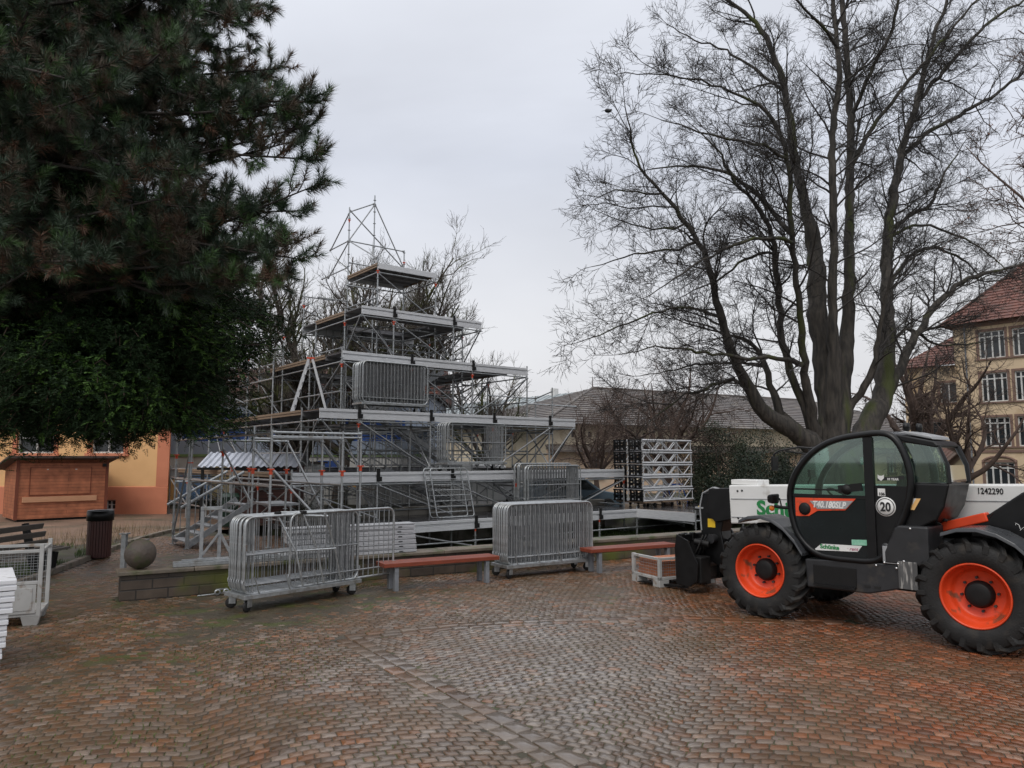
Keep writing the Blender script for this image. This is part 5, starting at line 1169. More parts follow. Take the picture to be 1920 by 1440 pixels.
for i, (x, z) in enumerate(((-.24, .87), (-.48, .86), (-.34, .915), (-.50, .915), (-.57, .95), (-.66, 1.35))): mb = MB(); mb.lathe([(.001, .012), (.014, .008), (.016, 0)], 8, (x, 1.062, z), axis='y'); mb.build('bolt', M['chrome'], th)
# cab
RING = [(.80, 1.20), (.865, 1.42), (.885, 1.62), (.87, 1.80), (.80, 1.98), (.68, 2.15), (.52, 2.30), (.33, 2.41), (.12, 2.475), (-.12, 2.51), (-.32, 2.525), (-.45, 2.50), (-.54, 2.42), (-.61, 2.29), (-.665, 2.1), (-.68, 1.92), (-.655, 1.72), (-.58, 1.50), (-.47, 1.27), (-.36, 1.06), (-.28, .955), (-.16, .905), (.05, .895), (.34, .90), (.52, .935), (.67, 1.03)]
def subdiv(P, n=3):
    P = [np.array(p) for p in P]; out_ = []; k = len(P)
    for i in range(k):
        a, b, c_, d = P[i-1], P[i], P[(i+1) % k], P[(i+2) % k]
        for j in range(n):
            t = j/n; out_.append(.5*((2*b)+(-a+c_)*t+(2*a-5*b+4*c_-d)*t*t+(-a+3*b-3*c_+d)*t**3))
    return out_
RS = subdiv(RING, 3)
def ringtube(mb, y, w=.045, d=.05):
    k = len(RS); C_ = np.array(RS); cen = np.array([.1, 1.65]); v = []
    T = np.roll(C_, -1, 0)-np.roll(C_, 1, 0); T /= np.linalg.norm(T, axis=1)[:, None]; Nn = np.stack([-T[:, 1], T[:, 0]], 1)
    Nn *= np.sign(((C_-cen)*Nn).sum(1))[:, None]
    for (dn, dy) in ((w*.2, -d), (w, -d*.4), (w, d*.4), (w*.3, d), (-w*.8, d), (-w, d*.5), (-w, -d*.6), (-w*.6, -d)):
        q = C_+Nn*dn; v.append(np.stack([q[:, 0], np.full(k, y+dy), q[:, 1]], 1))
    v = np.vstack(v); f = []
    for a in range(8):
        for i in range(k): f.append((a*k+i, a*k+(i+1) % k, ((a+1) % 8)*k+(i+1) % k, ((a+1) % 8)*k+i))
    mb.add(v, np.array(f), 0, True)
cab = thing('cab', None, None); cab.parent = th
mb = MB(); ringtube(mb, 1.0, .040, .05); mb.bx(-.245, -.135, .965, 1.035, .93, 2.47); mb.build('door_frame', M['black'], cab, fixn=True)
mb = MB(); ringtube(mb, .14, .045, .05); mb.build('inner_frame', M['black'], cab, fixn=True)
mb = MB(); top = [p for p in RS]; k = len(top)
for i in range(k):                                     # roof skin between the two rings and the floor
    p, q = top[i], top[(i+1) % k]
    if (p[1] > 2.36 and q[1] > 2.36) : mb.quad((p[0], .16, p[1]+.03), (q[0], .16, q[1]+.03), (q[0], .98, q[1]+.03), (p[0], .98, p[1]+.03))
    elif p[1] < 1.15 and q[1] < 1.15: mb.quad((p[0], .16, p[1]-.03), (q[0], .16, q[1]-.03), (q[0], .98, q[1]-.03), (p[0], .98, p[1]-.03))
mb.build('roof', M['fender'], cab)
mb = MB()
for i in range(k):                                     # curved front screen
    p, q = top[i], top[(i+1) % k]
    if p[0] > .28 and q[0] > .28 and p[1] > 1.2 and q[1] > 1.15: mb.add([(p[0]-.01, .18, p[1]), (q[0]-.01, .18, q[1]), (q[0]-.01, .96, q[1]), (p[0]-.01, .96, p[1])], [(0, 1, 2, 3)], 0, True)
mb.build('front_screen', M['tglass'], cab)
def clip(poly, fn):                                    # part of the ring's inside where fn(x, z) >= 0
    out_ = []; n_ = len(poly)
    for i in range(n_):
        p, q = poly[i], poly[(i+1) % n_]; a, b = fn(*p), fn(*q)
        if a >= 0: out_.append(p)
        if a*b < 0: t = a/(a-b); out_.append(p+(q-p)*t)
    return out_
inner = [np.array(p)*.975+np.array([.1, 1.65])*.025 for p in RS]
ft = clip(clip(inner, lambda x, z: x+.135), lambda x, z: z-1.70); sideprism(cab, 'door_window', ft, .996, 1.002, M['tglass'])
fl = clip(clip(inner, lambda x, z: x+.135), lambda x, z: 1.70-z); sideprism(cab, 'lower_door_window', fl, .99, 1.008, M['dkdoor'])
rt = clip(clip(inner, lambda x, z: -.245-x), lambda x, z: z-1.86); sideprism(cab, 'quarter_window', rt, .996, 1.002, M['tglass'])
rl = clip(clip(inner, lambda x, z: -.245-x), lambda x, z: 1.86-z); sideprism(cab, 'side_panel', rl, .985, 1.012, M['black'])
mb = MB(); mb.bx(-.14, .86, .985, 1.015, 1.685, 1.725); mb.build('window_sill', M['blackmatt'], cab)
mb = MB(); mb.beam((-.1, 1.03, 1.84), (.20, 1.03, 1.80), .03, .10); mb.lathe([(.001, .0), (.07, .0), (.06, .03), (.001, .04)], 18, (.10, 1.02, 1.80), axis='y'); mb.tube([(.15, 1.02, 1.79), (.80, 1.02, 1.79)], .012, 6); mb.build('door_handle', M['blackmatt'], cab)
# rear of the cab
sideprism(cab, 'rear_body', [(-.50, 1.05), (-.74, 1.36), (-.93, 1.46), (-1.02, 1.62), (-1.09, 1.90), (-.66, 1.90), (-.655, 1.72), (-.58, 1.48)], .16, .97, M['black'], .02)
sideprism(cab, 'rear_roof', [(-.48, 2.515), (-.95, 2.41), (-1.0, 2.36), (-.98, 2.33), (-.55, 2.42)], .16, .97, M['black'], .015)
sideprism(cab, 'roof_lens', [(-.52, 2.525), (-.92, 2.435), (-.90, 2.475), (-.6, 2.545)], .25, .90, M['greyplate'], .01)
sideprism(cab, 'rear_side_window', [(-.67, 1.91), (-1.08, 1.91), (-1.07, 2.12), (-.99, 2.34), (-.60, 2.40), (-.66, 2.15)], .955, .962, M['tglass'])
mb = MB(); mb.tube([(-1.08, .93, 1.9), (-1.07, .93, 2.12), (-.98, .93, 2.35)], .03, 8); mb.build('rear_post', M['black'], cab); mb = MB(); mb.tube([(-1.08, .19, 1.9), (-1.07, .19, 2.12), (-.98, .19, 2.35)], .03, 8); mb.build('rear_post', M['black'], cab)
mb = MB(); mb.add([(-1.085, .21, 1.92), (-1.085, .90, 1.92), (-1.07, .90, 2.12), (-1.07, .21, 2.12), (-.985, .90, 2.33), (-.985, .21, 2.33)], [(0, 1, 2, 3), (3, 2, 4, 5)]); mb.build('rear_screen', M['tglass'], cab)
# seat, wheel and monitor inside
mb = MB(); mb.bx(-.42, .08, .36, .82, 1.25, 1.38); mb.beam((-.36, .59, 1.36), (-.52, .59, 1.98), .46, .12, up=(1, 0, 0)); mb.beam((-.50, .59, 2.0), (-.55, .59, 2.2), .26, .09, up=(1, 0, 0)); mb.bx(-.38, .02, .40, .78, .98, 1.25); mb.build('driver_seat', M['seat'], cab, bevel=.03)
mb = MB(); mb.tube([(.62, .59, 1.05), (.38, .59, 1.68)], .035, 8); mb.tube([(.38+.17*math.cos(a)*.85, .59+.18*math.sin(a), 1.69+.10*math.cos(a)) for a in np.linspace(0, 2*math.pi, 25)[:-1]], .014, 6, closed=True); mb.tube([(.38, .42, 1.69), (.38, .76, 1.69)], .011, 6); mb.build('steering_wheel', M['blackmatt'], cab)
mb = MB(); mb.bx(.62, .66, .78, .92, 1.95, 2.05); mb.tube([(.70, .85, 1.85), (.64, .85, 1.98)], .012, 6); mb.build('monitor', M['black'], cab)
mb = MB(); mb.bx(.05, .12, .35, .5, 2.12, 2.22); mb.build('inside_mirror', M['chrome'], cab)
# cab signs
red = [(.805, 1.67), (-.01, 1.685), (.13, 1.53), (.50, 1.505), (.62, 1.43), (.805, 1.42)]; sideprism(cab, 'orange_panel', red, 1.009, 1.020, M['orange'], .003)
sideprism(cab, 'name_plate', [(.60, 1.635), (.02, 1.655), (.12, 1.55), (.50, 1.53)], 1.021, 1.026, M['greyplate'], .002)
ltext('T40.180SLP', .115, M['signwhite'], .565, 1.555, 1.0275, par=cab, shear=.25, xs=.80, bold=.004)
mb = MB(); mb.lathe([(.001, 1.05), (.045, 1.048), (.075, 1.04), (.085, 1.018)], 22, (.675, 0, 1.525), axis='y'); mb.build('lock_knob', M['blackmatt'], cab)
mb = MB(); mb.lathe([(.001, 1.020), (.118, 1.020), (.120, 1.012)], 40, (-.372, 0, 1.60), axis='y'); sg = mb.build('speed_sign', M['signwhite'], cab)
mb = MB(); mb.lathe([(.098, 1.0205), (.098, 1.0225), (.107, 1.0225), (.107, 1.0205)], 40, (-.372, 0, 1.60), axis='y'); mb.build('ring', M['ink'], sg); ltext('20', .155, M['ink'], -.372, 1.547, 1.0225, par=sg, align='CENTER', xs=.82, bold=.005)
sideprism(cab, 'noise_sticker', [(-.285, 1.73), (-.375, 1.73), (-.375, 1.825), (-.285, 1.825)], 1.013, 1.016, M['signwhite']); ltext('106', .05, M['ink'], -.295, 1.74, 1.0175, par=cab, bold=.002)
sk = sideprism(cab, 'rental_sticker', [(.575, .985), (.0, 1.01), (-.06, 1.09), (.47, 1.075)], 1.010, 1.014, M['signwhite'])
ltext('Schünke', .075, M['signgreen'], .485, 1.017, 1.0155, par=sk, bold=.003, xs=1.0); ltext('· rent', .062, M['magenta'], .135, 1.022, 1.0155, par=sk, shear=.3)
sideprism(cab, 'green_sticker', [(.07, 1.09), (-.12, 1.10), (-.12, 1.17), (.07, 1.16)], 1.0095, 1.0125, M['skyblue'] if 0 else pm('mint sticker', (.16, .45, .30), (.30, .55, .42), 30, .4))
sideprism(cab, 'warning_sticker', [(-.64, 1.715), (-.77, 1.715), (-.69, 1.575), (-.56, 1.575)], .972, .976, M['signwhite']); sideprism(cab, 'orange_sticker_edge', [(-.72, 1.714), (-.772, 1.716), (-.692, 1.574), (-.64, 1.575)], .9765, .979, M['posterorange'])
ws = sideprism(cab, 'window_sticker', [(-.285, 1.92), (-.60, 1.945), (-.60, 1.985), (-.285, 1.965)], 1.0025, 1.005, M['ink']); ltext('10 YEAR', .038, M['signwhite'], -.40, 1.932, 1.0065, par=ws, bold=.001)
sideprism(ws, 'animal_head_emblem', [(-.29, 2.0), (-.31, 1.985), (-.345, 1.985), (-.365, 2.0), (-.365, 1.955), (-.345, 1.935), (-.33, 1.92), (-.31, 1.935), (-.29, 1.955)], 1.0055, 1.0075, M['signwhite'])
# lights, beacon, mirrors
mb = MB(); mb.lathe([(.001, .09), (.05, .085), (.07, .05), (.075, .0)], 16, (.66, .70, 2.28)); mb.tube([(.66, .70, 2.2), (.66, .70, 2.3)], .03, 8); mb.tube([(.5, .85, 2.34), (.72, .70, 2.27)], .014, 6); mb.build('beacon', M['blackmatt'], cab)
for y in (.35, .8): mb = MB(); mb.lathe([(.001, -.03), (.05, -.025), (.062, .03), (.05, .032)], 16, (-.60, y, 2.60), axis='x'); mb.tube([(-.6, y, 2.5), (-.6, y, 2.57)], .015, 6); mb.build('work_light', M['black'], cab)
mb = MB(); mb.tube([(.52, .82, 2.33), (.78, .9, 2.36), (1.02, 1.0, 2.31), (1.09, 1.02, 2.26), (1.10, 1.02, 2.05)], .014, 8); mb.tube([(.55, .75, 2.26), (.75, .86, 2.27), (.95, .97, 2.31)], .011, 6); mb.build('mirror_arm', M['black'], cab)
mb = MB(); mb.bx(1.07, 1.10, .93, 1.1, 2.03, 2.23); mb.build('upper_mirror', M['black'], cab, bevel=.01)
mb = MB(); mb.tube([(.87, 1.0, 1.53), (.95, 1.08, 1.53), (1.04, 1.16, 1.55)], .022, 8); mb.tube([(.96, 1.1, 1.52), (.98, 1.12, 1.66)], .01, 6); mb.build('lower_mirror_arm', M['blackmatt'], cab)
mb = MB(); mb.add([(1.0, 1.08, 1.58), (1.0, 1.27, 1.58), (1.0, 1.29, 1.72), (1.0, 1.06, 1.72), (1.10, 1.10, 1.60), (1.10, 1.25, 1.60), (1.10, 1.25, 1.70), (1.10, 1.09, 1.70)], [(0, 1, 2, 3), (7, 6, 5, 4), (0, 4, 5, 1), (1, 5, 6, 2), (2, 6, 7, 3), (3, 7, 4, 0)]); mb.build('mirror_head', M['black'], cab, bevel=.025)
mb = MB(); aa = np.linspace(-math.pi/2, math.pi/2, 8); mb.lathe([(.035*math.cos(t)+.0005, .04*math.sin(t)) for t in aa], 14, (1.07, 1.17, 1.52)); mb.build('indicator', M['indic'], cab)
# fenders
def fender(x, arc, y0, y1, name='fender'):
    mb = MB(); P_ = [(x+r*math.cos(R(a)), RW+r*math.sin(R(a))) for a, r in arc]; k = len(P_)
    P_ = [p for p in P_]; v = []
    for (px, pz) in P_: v += [(px, y0, pz), (px, y1, pz), (px, y1+.012, pz-.045), (px, y0, pz-.03)]
    f = []
    for i in range(k-1):
        b = 4*i; f += [(b, b+1, b+5, b+4), (b+1, b+2, b+6, b+5), (b+2, b+3, b+7, b+6), (b+3, b, b+4, b+7)]
    f += [(0, 3, 2, 1), (4*k-4, 4*k-3, 4*k-2, 4*k-1)]; mb.add(v, f, 0, False); return mb.build(name, M['fender'], th, fixn=True, bevel=.012)
fender(1.3255, [(68, .74), (80, .76), (95, .77), (108, .76), (122, .74), (140, .72), (155, .72)], .62, 1.15)
fender(-1.3255, [(66, .76), (80, .77), (95, .775), (110, .77), (125, .765), (142, .76), (160, .76)], .62, 1.16); fender(1.3255, [(55, .74), (90, .77), (130, .74)], -1.15, -.62); fender(-1.3255, [(55, .76), (95, .775), (140, .76)], -1.15, -.62)
# boom
bm_ = thing('boom', None, None); bm_.parent = th
BP = [(2.44, 1.15), (2.46, 1.77), (-2.5, 1.905), (-2.5, 1.36), (.4, 1.28)]
sideprism(bm_, 'outer_section', BP, -.56, -.06, M['boomwhite'], .02)
mb = MB(); mb.beam((2.42, -.056, 1.55), (-2.4, -.056, 1.70), .008, .012, up=(0, 0, 1)); mb.beam((2.42, -.056, 1.26), (.3, -.056, 1.33), .008, .012); mb.build('seam', M['greyplate'], bm_)
mb = MB(); mb.bx(1.98, 2.45, -.5, -.12, 1.78, 1.86); mb.build('boom_top_box', M['boomwhite'], bm_, bevel=.01)
for x, z in ((2.30, 1.68), (2.22, 1.69), (2.30, 1.25), (2.22, 1.25)): mb = MB(); mb.lathe([(.001, .014), (.016, .01), (.018, 0)], 10, (x, -.06, z), axis='y'); mb.build('bolt', M['charcoal'], bm_)
ltext('Schünke', .31, M['signgreen'], 1.97, 1.325, -.0545, par=bm_, bold=.012, xs=1.05); ltext('1242290', .105, M['ink'], -1.10, 1.755, -.0545, par=bm_, bold=.002, xs=.80)
sideprism(bm_, 'inner_section', [(2.41, 1.22), (2.41, 1.72), (2.86, 1.70), (2.92, 1.30), (2.75, 1.15)], -.52, -.10, M['black'], .015)
sideprism(bm_, 'head', [(2.60, 1.30), (2.74, 1.62), (3.02, 1.62), (3.08, 1.45), (3.06, .95), (2.98, .55), (2.72, .42), (2.60, .62), (2.68, 1.0)], -.47, -.15, M['black'], .02)
mb = MB(); mb.tube([(2.80, -.6, .88), (2.80, -.02, .88)], .075, 14); mb.build('pivot_pin', M['charcoal'], bm_); mb = MB(); mb.tube([(3.0, -.6, .45), (3.0, -.02, .45)], .06, 14); mb.build('pivot_pin', M['charcoal'], bm_)
mb = MB(); mb.tube([(2.45, -.31, .95), (2.95, -.31, .55)], .06, 12); mb.build('tilt_cylinder', M['black'], bm_)
for k_ in range(3): mb = MB(); y = -.14-.05*k_; mb.tube([(2.55, y, 1.66), (2.8, y, 1.72), (3.0, y, 1.62), (3.06, y, 1.4), (3.04, y, 1.0)], .014, 6); mb.build('hose', M['greyplate'] if k_ < 2 else M['rubber'], bm_)
mb = MB(); mb.bx(3.0, 3.16, -.42, -.14, 1.36, 1.385); mb.build('lamp_bracket', M['greyplate'], bm_); mb = MB(); mb.bx(3.04, 3.12, -.30, -.18, 1.386, 1.40); mb.build('yellow_plate', M['yellow'], bm_)
mb = MB(); mb.bx(2.78, 2.92, -.149, -.144, 1.06, 1.2); mb.build('yellow_sticker', M['yellow'], bm_)
# carriage and forks
cg = thing('fork_carriage', None, None); cg.parent = th
mb = MB()
for z in (.18, .48, .88): mb.bx(3.16, 3.24, -.90, .28, z-.06, z+.06)
for y in (-.90, -.5, -.12, .2): mb.bx(3.14, 3.22, y, y+.09, .12, .96)
mb.bx(3.06, 3.15, -.62, .0, .2, .86); mb.build('frame', M['black'], cg, bevel=.012)
sideprism(cg, 'side_plate', [(2.86, .22), (2.84, .50), (3.02, .86), (3.24, .95), (3.28, .72), (3.26, .14), (3.0, .12)], .28, .31, M['black'], .006); sideprism(cg, 'side_plate', [(2.72, .30), (2.72, .66), (2.95, .98), (3.3, .98), (3.36, .75), (3.3, .12), (2.9, .12)], -.95, -.91, M['black'], .006)
for y in (-.66, .02): mb = MB(); mb.bx(3.25, 3.30, y-.06, y+.06, .03, .95); mb.add([(3.30, y-.06, .03), (3.30, y+.06, .03), (3.30, y+.06, .075), (3.30, y-.06, .075), (4.25, y-.05, .03), (4.25, y+.05, .03), (4.25, y+.05, .042), (4.25, y-.05, .042)], [(0, 4, 5, 1), (1, 5, 6, 2), (2, 6, 7, 3), (3, 7, 4, 0), (4, 7, 6, 5)]); mb.build('fork', M['black'], cg, bevel=.004)
for k_ in range(4): mb = MB(); mb.tube([(3.02, .12-.12*k_, .62), (2.9, .2-.12*k_, .74+.05*k_), (2.86, .1-.1*k_, .95)], .014, 6); mb.build('hose', M['rubber'], cg)
mb = MB(); mb.bx(2.82, 3.1, -.05, .24, .18, .6); mb.tube([(2.78, .05, .80), (3.02, .1, .83)], .05, 12); mb.build('coupling_block', M['blackmatt'], cg, bevel=.02)
# rear tower, lift cylinder
rt_ = sideprism(th, 'rear_tower', [(-1.12, 1.40), (-1.36, 1.54), (-1.70, 1.80), (-2.3, 2.08), (-2.75, 2.08), (-2.8, .95), (-1.9, .95), (-1.5, 1.16), (-1.15, 1.22)], .16, .46, M['black'], .02)
sideprism(th, 'rear_tower', [(-1.12, 1.40), (-1.36, 1.54), (-1.70, 1.80), (-2.3, 2.08), (-2.75, 2.08), (-2.8, .95), (-1.9, .95), (-1.5, 1.16), (-1.15, 1.22)], -.92, -.62, M['black'], .02)
mb = MB(); mb.beam((-.70, .40, 1.305), (-1.33, .40, 1.50), .16, .11); mb.add([(-1.33, .33, 1.46), (-1.33, .47, 1.46), (-1.40, .47, 1.55), (-1.40, .33, 1.55), (-1.36, .40, 1.42)], [(0, 1, 2, 3), (0, 4, 1)]); mb.build('lift_cylinder', M['orange'], th, bevel=.015)
mb = MB(); rs = np.random.default_rng(3)
for r_ in range(2):
    z0 = 1.42-.14*r_; x0 = -1.62-.10*r_; pts = [(x0-.013*i+.012*math.sin(i*1.9), .4615, z0-.008*i+.035*math.sin(i*1.3+r_)) for i in range(16)]
    mb.tube(pts, .0035, 4)
mb.build('chalk_scrawl', M['signwhite'], rt_)
mb = MB(); mb.tube([(-.55, .75, 1.42), (-.75, .70, 1.50), (-.95, .65, 1.44)], .02, 6); mb.tube([(-.62, .8, 1.40), (-.8, .8, 1.45), (-.9, .72, 1.40)], .014, 6); mb.build('hydraulic_hose', M['rubber'], th)
sideprism(th, 'engine_cover', [(-2.6, .9), (-2.6, 1.3), (.5, 1.25), (.9, .95)], -1.02, -.58, M['black'], .04)
# ================================================================ trees and shrubs
class Store:
    """branches by their number of points, built as many tubes at once"""
    def __init__(s): s.d = {}
    def add(s, pts, rad): s.d.setdefault(len(pts), []).append((pts, rad))
    def addm(s, P, Rr): s.d.setdefault(('m', P.shape[1]), []).append((P, Rr))
    def fill(s, mb, sides=None):
        for k, lst in s.d.items():
            if isinstance(k, tuple): P = np.concatenate([a for a, _ in lst]); Rr = np.concatenate([b for _, b in lst])
            else: P = np.array([a for a, _ in lst]); Rr = np.array([b for _, b in lst])
            big = Rr[:, 0] > .035; mid = (Rr[:, 0] > .014) & ~big; sm = ~big & ~mid
            for mask, n_ in ((big, 9), (mid, 5), (sm, 3)):
                if mask.any(): mb.tubes(P[mask], Rr[mask], n_)
def unit(v): return v/(np.linalg.norm(v)+1e-12)
def resample(pts, rad, step):
    pts = np.array(pts, float); rad = np.array(rad, float); L = np.concatenate([[0], np.cumsum(np.linalg.norm(np.diff(pts, axis=0), axis=1))]); n_ = max(3, int(L[-1]/step)+1)
    t = np.linspace(0, L[-1], n_)
    # smooth through the points
    out_ = np.stack([np.interp(t, L, pts[:, i]) for i in range(3)], 1); k = np.array([.25, .5, .25])
    for _ in range(2): out_[1:-1] = .25*out_[:-2]+.5*out_[1:-1]+.25*out_[2:]
    return out_, np.interp(t, L, rad), L[-1]
def path(g, p, d, L, K, wob, lift):
    pts = [p]; st_ = L/(K-1)
    for i in range(K-1):
        d = unit(d+g.normal(0, wob, 3)+np.array([0, 0, lift])); pts.append(pts[-1]+d*st_)
    return np.array(pts), d
def side_dir(g, d, ang, up):
    a = g.normal(0, 1, 3); a = unit(a-d*np.dot(a, d)); v = d*math.cos(ang)+a*math.sin(ang); v[2] += up; return unit(v)
def twigs(g, store, pts, cfg, r0, t0=.12):
    """many fine twigs on one branch at once"""
    L = np.linalg.norm(np.diff(pts, axis=0), axis=1).sum(); n_ = int(L/cfg['tw_step']*g.uniform(.8, 1.2))
    if n_ < 1: return
    t = t0+(1-t0)*g.random(n_); x = t*(len(pts)-1); i = np.minimum(x.astype(int), len(pts)-2); f = (x-i)[:, None]
    o_ = pts[i]*(1-f)+pts[i+1]*f; d = pts[i+1]-pts[i]; d /= np.linalg.norm(d, axis=1)[:, None]+1e-9
    a = g.normal(0, 1, (n_, 3)); a -= d*(a*d).sum(1, keepdims=True); a /= np.linalg.norm(a, axis=1)[:, None]+1e-9
    v = d*.75+a*g.uniform(.5, 1, (n_, 1)); v[:, 2] += cfg['tw_up']; v /= np.linalg.norm(v, axis=1)[:, None]
    ln = cfg['tw_len']*g.uniform(.45, 1.35, (n_, 1)); K = 4; P = np.empty((n_, K, 3)); P[:, 0] = o_; dd = v
    for k in range(1, K):
        dd = dd+g.normal(0, .16, (n_, 3)); dd[:, 2] += cfg['tw_curve']; dd /= np.linalg.norm(dd, axis=1)[:, None]; P[:, k] = P[:, k-1]+dd*ln/(K-1)
    r_ = cfg['tw_r']*g.uniform(.75, 1.25, (n_, 1))*np.array([1, .85, .7, .45]); store.addm(P, r_)
    # second order twiglets
    m_ = cfg.get('tw2', 2)
    if m_:
        q = np.repeat(P, m_, 0); k = len(q); tt = g.uniform(.25, .95, k)*(K-1); j = np.minimum(tt.astype(int), K-2); f = (tt-j)[:, None]; ar = np.arange(k)
        o2 = q[ar, j]*(1-f)+q[ar, j+1]*f; d2 = q[ar, j+1]-q[ar, j]; d2 /= np.linalg.norm(d2, axis=1)[:, None]+1e-9; b = g.normal(0, 1, (k, 3)); v2 = d2*.8+b*.45; v2[:, 2] += cfg['tw_up']*.5; v2 /= np.linalg.norm(v2, axis=1)[:, None]
        l2 = cfg['tw_len']*.5*g.uniform(.4, 1.2, (k, 1)); P2 = np.stack([o2, o2+v2*l2*.5, o2+v2*l2+g.normal(0, .02, (k, 3))+[0, 0, cfg['tw_curve']*.08]], 1)
        store.addm(P2, cfg['tw_r']*.75*np.ones((k, 1))*np.array([1, .8, .5]))
def branch(g, store, p, d, L, r, lvl, cfg):
    K = max(4, min(9, int(L/.28)+2)); pts, dl = path(g, p, d, L, K, cfg['wob'], cfg['lift'][min(lvl, len(cfg['lift'])-1)])
    store.add(pts, r*np.linspace(1, .32, K)**1.0)
    if lvl < cfg['levels']:
        n_ = max(2, int(L/cfg['step'][lvl]*g.uniform(.8, 1.2)))
        for t in np.sort(g.uniform(.18, .98, n_)):
            x = t*(K-1); i = min(int(x), K-2); o_ = pts[i]*(1-x+i)+pts[i+1]*(x-i); dd = unit(pts[i+1]-pts[i])
            ll = L*g.uniform(*cfg['ratio'])*(1.05-.55*t); ll = max(ll, .3)
            branch(g, store, o_, side_dir(g, dd, g.uniform(R(28), R(62)), cfg['up']), ll, max(r*(1-.62*t)*g.uniform(.42, .62), cfg['tw_r']*1.2), lvl+1, cfg)
        twigs(g, store, pts[-3:], cfg, r)
    else: twigs(g, store, pts, cfg, r)

M['bark'] = pm('dark wet bark', (.075, .066, .056), (.018, .016, .014), 11, .75, .9, bump=1.0, bscale=34, spots=((.05, .06, .014), .36, 1.6), stretch=(1, 1, .16), contrast=.42)
M['barkb'] = pm('brown grey bark', (.10, .082, .068), (.055, .045, .038), 4, .8, bump=.4, bscale=20, spots=((.07, .08, .02), .45, .9))
M['barkr'] = pm('reddish brown bark', (.105, .068, .052), (.06, .04, .032), 4, .8, bump=.3)
